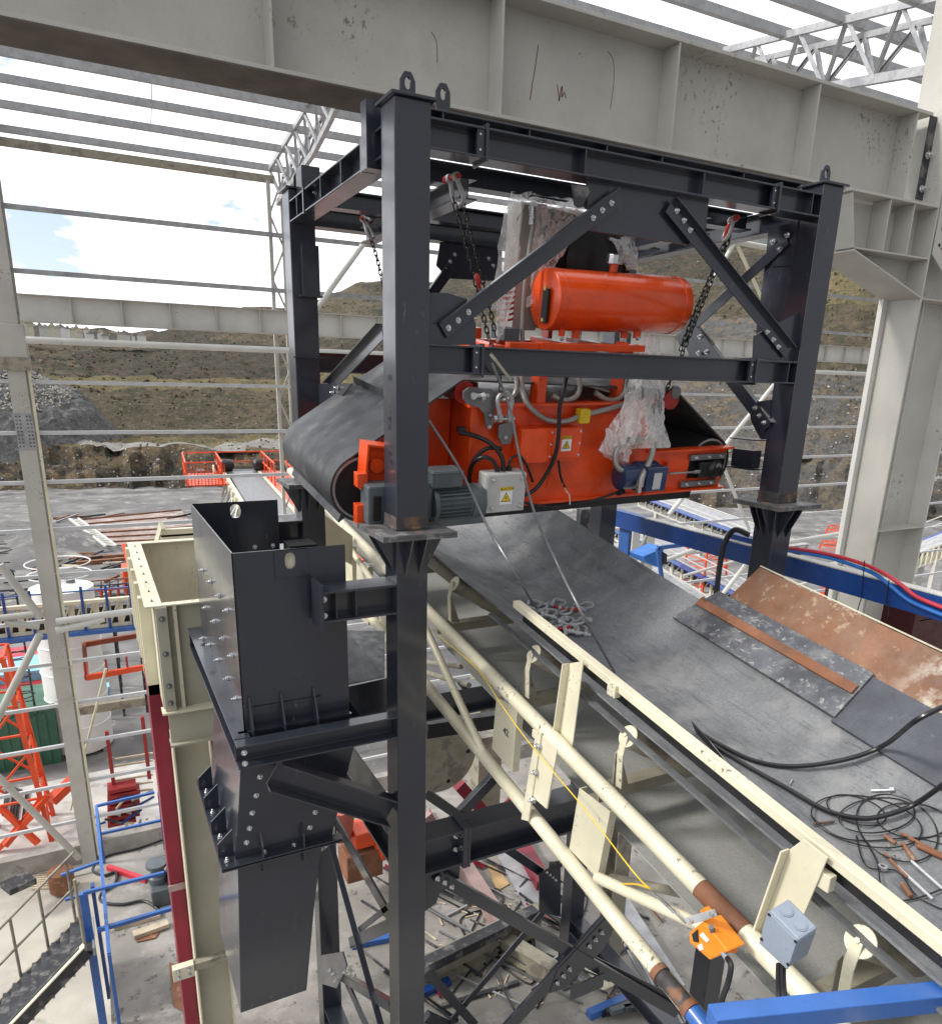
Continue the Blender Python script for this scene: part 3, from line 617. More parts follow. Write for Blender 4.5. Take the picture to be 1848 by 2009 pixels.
for f in (.40,):
    a_ = rad(122); p0 = Vector((CL[0]+RL*math.cos(a_), 0, CL[1]+RL*math.sin(a_))); p1 = Vector((CT[0]+RTp*math.cos(a_), 0, CT[1]+RTp*math.sin(a_)))
    p = p0.lerp(p1, .62); nrm = Vector((math.cos(a_), 0, math.sin(a_))); tg = (p1-p0).normalized()
    mp2(MB().ext([p+V(0, .05, 0)-tg*.02-nrm*.003, p+V(0, .05, 0)+tg*.02-nrm*.003, p+V(0, .05, 0)+nrm*.05], (0, 1.2, 0)), 'belt_cleat', 'belt')
# drums
for c, r in ((CL, RL), (CRr, RRr)):
    mp2(MB().lathe((c[0], .045, c[1]), (0, 1, 0), [(0, r-.035), (0, r-.014), (1.22, r-.014), (1.22, r-.04)], 40), 'drum', 'dark', True)
    mp2(MB().lathe((c[0], .04, c[1]), (0, 1, 0), [(0, r-.032), (.0, r-.018), (.012, r-.018), (.012, r-.034)], 40).add([], []), 'drum_rim', 'galvd', True)
    mp2(MB().lathe((c[0], .036, c[1]), (0, 1, 0), [(0, r-.034), (.003, r-.034)], 40), 'drum_end', 'dark')
    mp2(MB().cyl((c[0], -.09, c[1]), (c[0], .05, c[1]), .028), 'shaft', 'steel', True)
for c, r in ((CT, RTp), (CR2, RR2)):
    mp2(MB().cyl((c[0], .05, c[1]), (c[0], 1.26, c[1]), r-.013, 20), 'idler_roller', 'steeld', True)
    mp2(MB().lathe((c[0], .028, c[1]), (0, 1, 0), [(0, r-.03), (.0, r-.008), (.02, r-.004)], 20), 'roller_cap', 'redh', True)
# body
mp2(MB().ext([(.66, 0, .0), (2.22, 0, .0), (2.22, 0, .40), (2.08, 0, .695), (.66, 0, .695)], (0, 1.22, 0)), 'body', 'red', False, .006)
mp2(MB().ext([(.10, .30, .02), (.655, .30, .02), (.655, .30, .69), (.46, .30, .69), (.10, .30, .42)], (0, .9, 0)), 'end_body', 'red', False, .006)
mp2(MB().box((.10, .0, .0), (.66, .30, .012)), 'bottom_flange', 'red')
mp2(MB().box((.14, -.035, -.008), (2.24, .0, .012)), 'bottom_flange', 'red')

mp2(MB().ext([(1.30, -.006, .10), (2.06, -.006, .10), (2.06, -.006, .62), (1.40, -.006, .62)], (0, .0055, 0)), 'side_plate', 'red')
mp2(MB().box((.0, .0, -.078), (2.7, .028, -.012)), 'belt_dark_side', 'black')  # black plate added to stand for the sagging belt's dark side
mp2(MB().box((.62, -.05, .690), (2.15, .04, .706)), 'top_flange', 'red')
# right hand take-up frame: channel with grey guides
mp2(MB().box((2.17, -.004, .0), (2.62, .02, .33)), 'takeup_frame', 'red')
mp2(MB().box((2.17, -.06, .322), (3.02, .02, .337)), 'takeup_flange', 'red'); mp2(MB().box((2.16, -.06, -.002), (3.0, .02, .012)), 'takeup_flange', 'red')
mp2(MB().box((2.62, -.004, .245), (3.0, .02, .322)), 'takeup_frame', 'red'); mp2(MB().box((2.62, -.004, .012), (2.98, .02, .085)), 'takeup_frame', 'red')
mp2(MB().box((2.60, .021, .08), (3.0, .03, .25)), 'takeup_slot', 'dark')
for z in (.262, .048):
    x0 = 2.60 if z > .1 else 2.55
    mp2(MB().box((x0, -.04, z-.022), (x0+.37, -.006, z+.022)), 'guide_bar', 'steeld', False, .003)
    for x_ in (x0+.05, x0+.18, x0+.31): bolt(mgt, (x_, -.042, z), (0, -1, 0), .9)
cb = Vector((CRr[0], -.05, .16))
mp2(MB().box((2.70, -.055, .095), (2.93, -.006, .225)), 'bearing_block', 'black', False, .015)
mp2(MB().lathe(cb+V(.0, .02, 0), (0, -1, 0), [(0, .075), (.03, .075), (.05, .055), (.055, .052)], 28), 'bearing', 'chain', True)
mp2(MB().lathe(cb+V(.0, -.036, 0), (0, -1, 0), [(0, .035), (.004, .032)], 24), 'shaft_end', 'dark', True)
mp2(MB().cyl(mg(1312, 929, -.05), mg(1372, 925, -.05), .009, 10), 'tension_rod', 'steel', True)
mp2(MB().cyl(mg(1362, 926, -.05), mg(1372, 925, -.05), .016, 6), 'lock_nut', 'zinc')
mp2(MB().box((2.36, -.05, .06), (2.385, -.004, .24)), 'stop_lug', 'red')
# left hand bearing bracket
def mgb(x0, y0, x1, y1, ya, yb, n, m='red', bev=.004, par=None):
    a = mg(x0, y0, ya); b_ = mg(x1, y1, ya); return mp2(MB().box((a.x, ya, a.z), (b_.x, yb, b_.z)), n, m, False, bev, par)
a = mg(716, 872, -.10); b_ = mg(764, 878, -.10); c_ = mg(764, 960, -.10); d_ = mg(709, 962, -.10)
mp2(MB().ext([a, b_, c_, d_], (0, .012, 0)), 'bearing_bracket', 'red', False, .003)
mp2(MB().ext([a+V(0, -.05, 0), b_+V(0, -.05, 0), b_+V(0, -.05, .012), a+V(0, -.05, .012)], (0, .15, 0)), 'bearing_bracket', 'red')
mp2(MB().ext([a+V(0, -.05, 0), a+V(.012, -.05, 0), d_+V(.012, -.05, 0), d_+V(0, -.05, 0)], (0, .15, 0)), 'bearing_bracket', 'red')
mgb(701, 930, 722, 956, -.16, -.09, 'bracket_lug'); mgb(700, 992, 726, 1027, -.16, -.09, 'bracket_lug')
mp2(MB().lathe(mg(737, 912, -.1), (0, -1, 0), [(0, .05), (.03, .045)], 20), 'boss', 'red', True)
mp2(MB().box((-.02, -.09, -.02), (.20, -.002, .06)), 'bearing_bracket', 'red')
# gear unit and motor on the front side, axis along the belt
gx = mg(722, 990, -.2)
a = mg(719, 953, -.22); b_ = mg(765, 1025, -.22)
gear = mp2(MB().box((a.x, -.25, b_.z), (.30, -.10, a.z)), 'gear_unit', 'motor', False, .012)
mp2(MB().box((a.x+.03, -.262, b_.z+.03), (a.x+.08, -.25, a.z-.06)), 'cover_plate', 'black', False, .004, gear)
mo = Vector((.30, -.19, (mg(845, 989, -.19).z)))
motor = mp2(MB().lathe(mo, (1, 0, 0), [(0, .085), (.0, .118), (.03, .118), (.03, .098), (.27, .098), (.275, .10)], 36), 'drive_motor', 'motor', True)
for k in range(26):
    a_ = 2*math.pi*k/26; ca, sa = math.cos(a_), math.sin(a_); o = mo+V(.035, 0, 0); n_ = V(0, ca, sa); t_ = V(0, -sa, ca)*.0028
    mp2(MB().ext([o+n_*.096-t_, o+n_*.096+t_, o+n_*.117+t_, o+n_*.117-t_], (.225, 0, 0)), 'cooling_fin', 'motor', par=motor)
mp2(MB().lathe(mo+V(.275, 0, 0), (1, 0, 0), [(0, .112), (.01, .117), (.075, .114), (.095, .100), (.098, .07)], 36), 'fan_cowl', 'motor', True, par=motor)
a = mg(843, 922, -.22); b_ = mg(902, 952, -.22)
mp2(MB().box((a.x, -.27, b_.z), (b_.x, -.12, a.z)), 'terminal_box', 'motor', False, .012, motor)
mp2(MB().box((a.x-.004, -.274, a.z-.018), (b_.x+.004, -.116, a.z-.010)), 'box_lid', 'motor', False, .002, motor)
mgb(846, 1015, 950, 1026, -.26, -.1, 'motor_foot', 'motor', .003, motor)
# grey junction box with warning label
a = mg(955, 931, -.22); b_ = mg(1026, 1001, -.22)
jb = mp2(MB().box((a.x, -.22, b_.z), (b_.x, -.10, a.z)), 'junction_box', 'lbox', False, .010)
mp2(MB().box((a.x+.004, -.232, b_.z+.004), (b_.x-.004, -.221, a.z-.004)), 'box_lid', 'lbox', False, .006, jb)
for x_ in (a.x+.045, b_.x-.04):
    for z_ in (a.z-.035, b_.z+.04): bolt(mgt, (x_, -.233, z_), (0, -1, 0), .95)
def warning(par, cx, cz, y, s, m0='white'):
    # white card, yellow triangle with black border and flash, caption strip
    MB().box((cx-s*.62, y, cz-s*.62), (cx+s*.62, y+.001, cz+s*.62)).build('warning_label', M[m0], par)
    tri = lambda k, yy, nm, mt, dz=0: MB().ext([(cx-s*.5*k, yy, cz-s*.36*k+dz), (cx+s*.5*k, yy, cz-s*.36*k+dz), (cx, yy, cz+s*.5*k+dz)], (0, .0006, 0)).build(nm, M[mt], par)
    tri(1, y-.0008, 'warning_triangle', 'black'); tri(.80, y-.0015, 'warning_triangle', 'yelc', -s*.005)
    MB().ext([(cx+s*.06, y-.0022, cz+s*.22), (cx-s*.09, y-.0022, cz-s*.02), (cx-s*.005, y-.0022, cz-s*.02), (cx-s*.05, y-.0022, cz-s*.25), (cx+s*.10, y-.0022, cz+s*.05), (cx+s*.015, y-.0022, cz+s*.05)], (0, .0005, 0)).build('flash_symbol', M['black'], par)
    MB().box((cx-s*.66, y-.001, cz+s*.68), (cx+s*.66, y, cz+s*.98)).build('caption_strip', M['yelc'], par)
    text_obj('CAUTION', s*.27, 'caption_text', M['black'], par, Matrix.Translation((cx+s*.12, y-.0016, cz+s*.83)) @ Matrix.Rotation(math.pi/2, 4, 'X'))
    MB().ext([(cx-s*.62, y-.0014, cz+s*.73), (cx-s*.40, y-.0014, cz+s*.73), (cx-s*.51, y-.0014, cz+s*.93)], (0, .0004, 0)).build('warning_triangle', M['black'], par)
c_ = (a+b_)/2; warning(mgt, c_.x, c_.z-.03, -.2335, .075)
for x_ in (975, 987, 998):
    p = mg(x_, 930, -.16); mp2(MB().cyl(p+V(0, 0, -.03), p+V(0, 0, .05), .019, 10), 'cable_gland', 'black', True)
# red terminal housing on the body
a = mg(1050, 842, -.12); b_ = mg(1106, 905, -.12)
th = mp2(MB().box((a.x-.10, -.12, b_.z), (b_.x+.10, -.003, a.z)), 'terminal_housing', 'red', False, .004)
a2 = mg(1079, 842, -.12); b2 = mg(1135, 897, -.12)
mp2(MB().box((a2.x, -.128, b2.z), (b2.x, -.1205, a2.z)), 'housing_cover', 'red', False, .002, th)
for x_ in (a2.x+.015, b2.x-.015):
    for z_ in (a2.z-.02, (a2.z+b2.z)/2, b2.z+.02): bolt(mgt, (x_, -.129, z_), (0, -1, 0), .55)
c_ = (a2+b2)/2; warning(mgt, c_.x+.01, c_.z-.01, -.1293, .065)
# hanger plates
def pl(pts, y0, y1, n, m, bev=.003): return mp2(MB().ext([mg(x, y, y0) for x, y in pts], (0, y1-y0, 0)), n, m, False, bev)
hp = pl([(909, 768), (920, 760), (965, 763), (973, 778), (972, 800), (969, 832), (962, 843), (955, 838), (950, 812), (940, 800), (916, 793), (909, 782)], -.06, -.045, 'hanger_plate', 'steeld')
pl([(979, 833), (1006, 826), (1008, 850), (1001, 871), (985, 872), (978, 858)], -.07, -.05, 'lift_plate', 'steeld')
for x_, y_ in ((962, 815), (960, 837)): bolt(mgt, mg(x_, y_, -.062), (0, -1, 0), .8)
bolt(mgt, mg(992, 858, -.072), (0, -1, 0), .8)
mp2(MB().cyl(mg(926, 776, -.07), mg(958, 776, -.07), .014, 10), 'adjusting_bolt', 'zinc', True)
mp2(MB().cyl(mg(943, 779, -.075), mg(950, 777, -.075), .027, 6), 'adjusting_bolt', 'zinc')
mp2(MB().lathe(mg(930, 777, -.085), (0, 1, 0), [(0, .022), (.02, .022)], 16), 'slot_washer', 'zinc', True)
# upper deck: posts, base frame, tank, radiator
for x0, x1, yy in ((1052, 1080, -.02), (1208, 1232, .02)):
    a = mg(x0, 795, yy); b_ = mg(x1, 690, yy); mp2(MB().box((a.x, yy, .70), (b_.x, yy+.10, b_.z+.06)), 'deck_post', 'red', False, .004)
    mp2(MB().box((a.x, yy+1.0, .70), (b_.x, yy+1.1, b_.z+.06)), 'deck_post', 'red', False, .004)
zD = mg(1100, 688, .0).z
mp2(MB().box((mg(1000, 690, .0).x, .0, zD), (mg(1265, 690, 0).x, .07, zD+.045)), 'deck_frame', 'red', False, .003)
mp2(MB().box((mg(1000, 690, .0).x-.1, .80, zD-.05), (mg(1265, 690, 0).x, .86, zD-.01)), 'deck_frame', 'red', False, .003)
for x_ in (1000, 1180, 1255): mp2(MB().box((mg(x_, 690, 0).x-.1, .07, zD-.03), (mg(x_, 690, 0).x, .80, zD+.02)), 'deck_frame', 'red')
TY = .32
tl, tr_ = mg(1084, 586, TY-.02), mg(1318, 600, TY-.02); tr2 = .205
tl = mg(1076, 587, TY); trr = mg(1331, 601, TY)
axis = V(1, 0, 0)
tank = mp2(MB().lathe(tl+V(-.03, 0, 0), (1, 0, 0), [(0, .19), (.003, .197), (.008, .2), ((trr.x-tl.x)-.012, .2), ((trr.x-tl.x)-.003, .197), ((trr.x-tl.x), .19)], 56), 'expansion_tank', 'tank', True)
for f_ in (.035, (trr.x-tl.x)-.10): mp2(MB().tube([tl+V(f_, math.cos(2*math.pi*k/40)*.2, math.sin(2*math.pi*k/40)*.2) for k in range(40)], .0035, 6, True), 'weld_seam', 'tank', True, par=tank)
gx_ = tl.x-.033
mp2(MB().ext([(gx_-.03, TY-.015, tl.z-.15), (gx_-.03, TY-.085, tl.z-.15), (gx_-.03, TY-.085, tl.z+.07), (gx_-.03, TY-.015, tl.z+.07)], (.02, 0, 0)), 'sight_glass', 'black', False, .004, tank)
for dz in (.07, -.13): mp2(MB().cyl((gx_-.026, TY-.045, tl.z+dz-.012), (gx_-.026, TY-.045, tl.z+dz+.012), .014, 8), 'sight_glass_end', 'brass', True, par=tank)
pcap = mg(1204, 522, TY); pcap.z = tl.z+.2
mp2(MB().cyl(pcap, pcap+V(0, 0, .05), .03, 14), 'filler_neck', 'tank', True, par=tank)
mp2(MB().cyl(pcap+V(0, 0, .05), pcap+V(0, 0, .115), .062, 12), 'filler_cap', 'zinc', False, .006, tank)
for x_, w_ in ((1100, .045), (1248, .06)):
    p = mg(x_, 655, TY-.05); mp2(MB().box((p.x-w_/2, TY-.07, zD+.07), (p.x+w_/2, TY-.05, tl.z-.15)), 'tank_bracket', 'red', False, .003)
    bolt(mgt, (p.x, TY-.072, p.z-.03), (0, -1, 0), 1)
for x_ in (1134, 1229):
    p = mg(x_, 655, TY-.03); p.y = TY
    mp2(MB().cyl(p+V(0, 0, -.03), p+V(0, 0, .09), .032, 14), 'tank_outlet', 'tank', True)
    mp2(MB().cyl(p+V(0, 0, -.10), p+V(0, 0, -.028), .027, 6), 'hose_coupling', 'zinc')
# black fan shroud behind the tank and radiator box on the left
rx0, rx1 = mg(1000, 500, .45).x, mg(1240, 500, .45).x
zt = mg(1080, 398, .45).z
rx2 = mg(1034, 450, .45).x
mp2(MB().box((rx2, .55, zD+.08), (rx0+.32, .74, zt)), 'radiator', 'radiator', False, .004)
mp2(MB().box((rx0+.33, .52, zD+.10), (rx1+.05, 1.05, zt-.03)), 'fan_shroud', 'dark', False, .004)
mp2(MB().lathe(((rx0+rx1)/2+.22, .515, zt-.32), (0, -1, 0), [(0, .25), (.03, .25), (.03, .235)], 32), 'fan_ring', 'black', True)
for k in range(9):
    z_ = zD+.14+k*.036
    mp2(MB().tube([(rx0+.05, .53, z_), (rx0+.0, .50, z_+.006), (rx0+.05, .47, z_+.012), (rx0+.09, .50, z_+.018)], .008, 6), 'cooling_coil', 'redh', True)
mp2(MB().box((rx0-.02, .40, zD+.02), (rx0+.10, .60, zD+.10)), 'coil_bracket', 'motor')
pp = [mg(1044, 412, .42), mg(1046, 440, .42), mg(1040, 480, .42), mg(1030, 560, .42), mg(1025, 640, .42), mg(1026, 690, .42)]
mp2(MB().tube(smoothpath(pp, 5), .016, 10), 'hose', 'hose', True)
mp2(MB().cyl(mg(1044, 440, .41), mg(1045, 404, .41), .027, 12), 'elbow_fitting', 'zinc', True)
mp2(MB().cyl(mg(1047, 402, .43), mg(1047, 402, .52), .027, 12), 'elbow_fitting', 'zinc', True)
pl2 = mg(856, 1000, 1.15)
# hoses at the front
def hose(pts, r=.017, m='hose', n='hose', ys=-.06, k=6):
    P_ = [mg(*p[:2], p[2] if len(p) > 2 else ys) for p in pts]; return mp2(MB().tube(smoothpath(P_, k), r, 10), n, m, True)
hose([(1021, 735, .05), (1025, 765, .0), (1037, 795), (1069, 822), (1107, 827), (1142, 815), (1190, 803), (1235, 790)], .020)
hose([(1013, 740, .05), (1012, 765), (1003, 780), (985, 786, .0)], .014)
hose([(1136, 735, .05), (1136, 765, .02), (1126, 780, .0), (1105, 785, .0), (1082, 775, .0)], .020)
hose([(1227, 735, .05), (1226, 765, .02), (1212, 783, .0), (1190, 784, .0), (1168, 770, .0)], .020)
hose([(1279, 838, -.10), (1281, 880, -.16), (1272, 910, -.22), (1260, 935, -.27), (1256, 955, -.28)], .023)
hose([(1262, 862, -.08), (1235, 862, -.12), (1212, 878, -.16), (1207, 905, -.18), (1218, 922, -.2), (1240, 920, -.2)], .020)
mp2(MB().cyl(mg(1240, 872, -.09), mg(1272, 858, -.08), .024, 10), 'brass_tee', 'brass', True)
mp2(MB().cyl(mg(1255, 943, -.28), mg(1252, 966, -.28), .024, 6), 'hose_coupling', 'zinc')
a = mg(1139, 803, -.09); b_ = mg(1155, 830, -.09); mp2(MB().box((a.x, -.10, b_.z), (b_.x, -.03, a.z)), 'hose_clamp', 'yelc', False, .004)
# navy pump motor
pa = mg(1217, 936, -.17)
pump = mp2(MB().lathe(pa+V(-.03, 0, 0), (1, 0, 0), [(0, .055), (.015, .09), (.16, .092), (.17, .11), (.33, .108), (.36, .085), (.36, .03)], 30), 'pump_motor', 'navy', True)
a = mg(1268, 915, -.2)
mp2(MB().box((pa.x+.14, -.30, pa.z-.09), (pa.x+.33, -.17, pa.z+.09)), 'pump_housing', 'navy', False, .012, pump)
mp2(MB().box((pa.x+.20, -.304, pa.z-.07), (pa.x+.27, -.300, pa.z+.05)), 'rating_plate', 'lbox', False, 0, pump)
mp2(MB().cyl((pa.x+.02, -.2, pa.z-.1), (pa.x+.02, -.15, pa.z-.13), .02, 8), 'cable_gland', 'black', True, par=pump)
# black cables on the magnet
ck = dict(r=.0135, m='black', n='power_cable')
hose([(975, 925, -.16), (968, 905, -.16), (950, 897, -.15), (932, 905, -.1), (922, 922, -.03), (921, 950, -.01)], **ck)
hose([(987, 925, -.16), (985, 898, -.16), (965, 872, -.12), (935, 856, -.05), (900, 848, -.02)], .015, 'black', 'power_cable')
hose([(985, 880, -.12), (955, 880, -.08), (932, 900, -.05), (922, 930, -.03), (918, 960, -.02)], **ck)
hose([(998, 925, -.16), (1002, 900, -.16), (1020, 895, -.14), (1034, 915, -.12), (1045, 945, -.08)], .009, 'black', 'power_cable')
hose([(1020, 975, -.12), (1050, 960, -.10), (1075, 925, -.12), (1090, 890, -.16), (1096, 850, -.18), (1098, 800, -.2), (1108, 755, -.2), (1118, 700, -.05)], .0145, 'black', 'power_cable')
hose([(1025, 985, -.08), (1080, 995, -.05), (1150, 985, -.05), (1205, 968, -.1), (1225, 957, -.15)], .010, 'black', 'power_cable')
hose([(1096, 905, -.14), (1100, 935, -.08), (1108, 955, -.06)], .009, 'black', 'power_cable')
hose([(1104, 948, -.07), (1110, 962, -.05), (1117, 972, -.05), (1118, 990, -.05)], .004, 'white', 'wire_end')
mp2(MB().box(mg(900, 848, -.03)+V(0, 0, 0), mg(915, 838, -.03)+V(0, .04, 0)), 'cable_socket', 'black')
# rear hanger
mp2(MB().lathe(mg(1327, 770, .02), (0, 1, 0), [(0, .045), (.03, .05)], 16), 'roller_end', 'steeld', True)

# ------------------------------------------------------------------ plastic film wrapped round the cooler (thin crumpled sheets)
def film(name, rings, label):
    mb = MB(); n = len(rings[0]); vs = [p for r in rings for p in r]
    vs = [Vector(v)+V(random.uniform(-1, 1), random.uniform(-1, 1), random.uniform(-1, 1))*.007 for v in vs]
    mb.add(vs, [(i*n+k, i*n+k+1, (i+1)*n+k+1, (i+1)*n+k) for i in range(len(rings)-1) for k in range(n-1)])
    return mb.build(name, M['film'], None, True, label=label, cat='plastic film')
def drape(cols, sub=4, amp=.013):
    # cols: list of polylines (same length) given as world points; refine both ways
    A2 = [smoothpath(c, sub) for c in cols]; n = len(A2[0]); out = []
    for i in range(n): out.append(smoothpath([c[i] for c in A2], sub))
    for i, r in enumerate(out):
        for j, p in enumerate(r): p += V(math.sin(j*2.1+i*.7), math.cos(j*1.7-i*1.3), math.sin(i*1.9+j))*amp*random.random()
    return out
W_ = lambda x, y, yl: mw_(mg(x, y, yl))
film('plastic_wrap', drape([[W_(1000, 376, .45), W_(985, 440, .42), W_(975, 520, .42), W_(972, 600, .42), W_(974, 672, .42)],
                            [W_(1012, 380, .42), W_(1003, 440, .40), W_(997, 520, .40), W_(993, 600, .40), W_(984, 660, .40)],
                            [W_(1045, 374, .44), W_(1022, 430, .42), W_(1018, 510, .42), W_(1006, 580, .42), W_(992, 640, .42)]]), 'crumpled clear plastic film over the left side of the cooler behind the braces')
film('plastic_wrap', drape([[W_(1000, 376, .46), W_(1012, 392, .42), W_(1040, 402, .40)], [W_(1045, 373, .6), W_(1050, 388, .42), W_(1066, 408, .40)],
                            [W_(1120, 374, .6), W_(1115, 400, .42), W_(1112, 412, .40)], [W_(1150, 380, .6), W_(1146, 412, .42), W_(1138, 426, .40)]]), 'crumpled clear plastic film folded over the top of the cooler')
film('plastic_wrap', drape([[W_(1046, 400, .50), W_(1046, 450, .50), W_(1044, 520, .49), W_(1036, 600, .49)], [W_(1090, 405, .49), W_(1086, 450, .47), W_(1080, 510, .47), W_(1060, 570, .47)],
                            [W_(1140, 410, .50), W_(1130, 440, .48), W_(1110, 480, .48), W_(1085, 530, .48)]], 5, .03), 'thin clear plastic film stretched over the front of the cooler box')
film('plastic_wrap', drape([[W_(1180, 458, .5), W_(1205, 480, .44), W_(1228, 525, .42)], [W_(1205, 460, .5), W_(1222, 490, .44), W_(1238, 528, .42)],
                            [W_(1246, 465, .5), W_(1248, 500, .44), W_(1252, 532, .42)]]), 'crumpled plastic film hanging above the right end of the orange tank')
film('plastic_wrap', drape([[W_(1265, 655, .25), W_(1252, 700, .1), W_(1235, 745, -.05), W_(1215, 800, -.12), W_(1195, 845, -.14), W_(1172, 885, -.12)],
                            [W_(1278, 655, .22), W_(1268, 700, .06), W_(1258, 750, -.12), W_(1240, 810, -.18), W_(1225, 860, -.18), W_(1205, 895, -.15)],
                            [W_(1288, 660, .24), W_(1284, 710, .08), W_(1280, 760, -.1), W_(1272, 800, -.16), W_(1255, 850, -.2), W_(1238, 880, -.16)],
                            [W_(1292, 670, .26), W_(1298, 720, .12), W_(1303, 765, -.06), W_(1302, 800, -.12), W_(1308, 840, -.16), W_(1316, 876, -.14)]]), 'large crumpled pinkish plastic film hanging down the front of the orange magnet')
film('plastic_wrap', drape([[W_(1190, 840, -.14), W_(1180, 870, -.12), W_(1175, 888, -.12)], [W_(1212, 850, -.15), W_(1206, 880, -.13), W_(1200, 902, -.12)], [W_(1240, 870, -.14), W_(1236, 895, -.13), W_(1228, 915, -.12)]]), 'small torn tail of plastic film low on the orange magnet')

# ------------------------------------------------------------------ chains
CLs, FR = (.036), []
def chain(name, label, paths, top, bottom=None, red=None, topn=(0, 1, 0)):
    t = thing(name, label, 'chain', top, 'lifting chains holding the magnet')
    lk = shared('chain_link', link_mb, M['chain'])
    for pts in paths:
        pts = [Vector(p) for p in pts]; P_ = smoothpath(pts, 8) if len(pts) > 2 else [pts[0].lerp(pts[1], i/12) for i in range(13)]
        L_ = [0]
        for i in range(1, len(P_)): L_.append(L_[-1]+(P_[i]-P_[i-1]).length)
        n = int(L_[-1]/CLs)
        for k in range(n):
            s = (k+.5)*CLs; j = max(i for i in range(len(L_)) if L_[i] <= s); j = min(j, len(P_)-2)
            f = (s-L_[j])/max(1e-6, L_[j+1]-L_[j]); place('chain_link', lk, t, P_[j].lerp(P_[j+1], f), (P_[j+1]-P_[j]), 1, (k % 2)*math.pi/2+.6)
    d = (Vector(paths[0][1])-Vector(paths[0][0])).normalized()
    o = place('bow_shackle', shared('bow_shackle', bow_mb, M['galv']), t, Vector(top), d, 1.45)
    place('shackle_pin', shared('shackle_pin_red', pin_mb, M['redh']), t, Vector(top), d, 1.45)
    if red is not None:
        for q in red: place('chain_clutch', shared('chain_clutch', lambda: MB().lathe((0, 0, -.05), (0, 0, 1), [(0, .006), (.02, .018), (.06, .015), (.10, .006)], 8), M['redh']), t, q, d, 1)
    if bottom is not None:
        place('bow_shackle', shared('bow_shackle', bow_mb, M['galv']), t, Vector(bottom)-Vector((0, 0, .06)), (0, 0, 1), 1.6); place('shackle_pin', shared('shackle_pin', pin_mb, M['zinc']), t, Vector(bottom)-Vector((0, 0, .06)), (0, 0, 1), 1.6)
    return t
yf = 4.34
b1 = W_(990, 800, -.10)
chain('lifting_chain', 'black double chain from the front left corner beam down to the grey lift plate', [[at(888, 385, Y=yf), at(925, 520, Y=yf+.03), at(958, 660, Y=yf+.05), W_(972, 700, -.1), W_(985, 778, -.10)],
      [at(903, 380, Y=yf), at(934, 500, Y=yf+.02), at(962, 610, Y=yf+.05), at(974, 668, Y=yf+.06)]], at(889, 350, Y=yf), b1, [at(938, 552, Y=yf)])
chain('lifting_chain', 'short stretch of chain seen between the rear left and front left posts', [[at(722, 455, Y=5.9), at(738, 500, Y=5.85), at(752, 560, Y=5.8), at(775, 650, Y=5.8), at(792, 720, Y=5.75)]], at(717, 432, Y=5.9))
chain('lifting_chain', 'black chain with red hook sloping down left of the front right post', [[at(1433, 462, Y=yf), at(1405, 530, Y=yf+.03), at(1372, 610, Y=yf+.08), at(1340, 690, Y=yf+.12), W_(1305, 770, 0.0)],
      [at(1424, 470, Y=yf), at(1398, 530, Y=yf+.03), at(1364, 610, Y=yf+.08), at(1333, 690, Y=yf+.12)]], at(1437, 432, Y=yf), None, [at(1431, 458, Y=yf), at(1426, 452, Y=yf)])
chain('lifting_chain', 'rear right chain mostly hidden behind the cooler', [[(4.06, 5.78, 1.0), mw_((2.2, 1.1, .75))]], (4.06, 5.78, 1.04))
# webbing sling end over the middle beam
sl_ = MB(); P_ = [at(962, 694, Y=3.985), at(972, 706, Y=3.97), at(990, 730, Y=3.975), at(1003, 745, Y=3.985)]
for a_, b2_ in zip(P_[:-1], P_[1:]): sl_.beam(a_, b2_, bx(.004, .018), (0, 0, 1))
sl_.build('webbing_sling', M['creamd'], None, label='grey webbing sling end hanging over the middle beam above the front chain', cat='sling')
# two tag ropes hanging to the belt
def rope(pts, r, m, name, label, cat, k=8, n=8, group=None):
    return MB().tube(smoothpath(pts, k), r, n).build(name, M[m], None, True, label=label, cat=cat, **({'group': group} if group else {}))

# ================================================================== conveyor
SL = .136
CX = [(2.40, -2.08), (2.50, -2.12), (2.62, -2.185), (2.76, -2.265), (2.92, -2.315), (3.10, -2.33), (3.28, -2.315), (3.42, -2.265), (3.55, -2.19), (3.68, -2.08), (3.78, -1.99)]
def cxz(x):
    if x <= CX[0][0]: return CX[0][1]
    for (a, b), (c, d) in zip(CX, CX[1:]):
        if x <= c: return b+(d-b)*(x-a)/(c-a)
    return CX[-1][1]
def onbelt(px, py, h=0):
    d = ray(px, py); lo, hi = .5, 12
    f = lambda t: (d*t).z-(SL*(d*t).y+cxz((d*t).x)+h)
    for _ in range(50):
        m_ = (lo+hi)/2
        if f(m_) > 0: lo = m_
        else: hi = m_
    return d*lo
cv = thing('belt_conveyor', 'inclined cream pipe-frame belt conveyor with wide dusty dark belt passing under the magnet', 'conveyor', (3.1, 3.0, -3.2))
def cvp(mb, n, m='cream', smooth=False, bev=0, par=None): return mb.build(n, M[m], par or cv, smooth, bev)
Y0c, Y1c = .15, 9.5
mb = MB(); ny = 60; xs = []
for (a, b), (c, d) in zip(CX, CX[1:]):
    xs += [(a+(c-a)*k/3, b+(d-b)*k/3) for k in range(3)]
xs.append(CX[-1]); nx = len(xs); vs = []
for i in range(ny+1):
    y = Y0c+(Y1c-Y0c)*i/ny; fl = max(0, min(1, (y-3.4)/2.2))
    for j, (x, c) in enumerate(xs):
        u = (x-3.1)/.68; lift = fl*(.10*u*u*(1 if u > 0 else 0)) + .006*math.sin(y*3+u*4)
        vs.append((x, y, SL*y+c+lift))
mb.add(vs, [(i*nx+k, i*nx+k+1, (i+1)*nx+k+1, (i+1)*nx+k) for i in range(ny) for k in range(nx-1)])
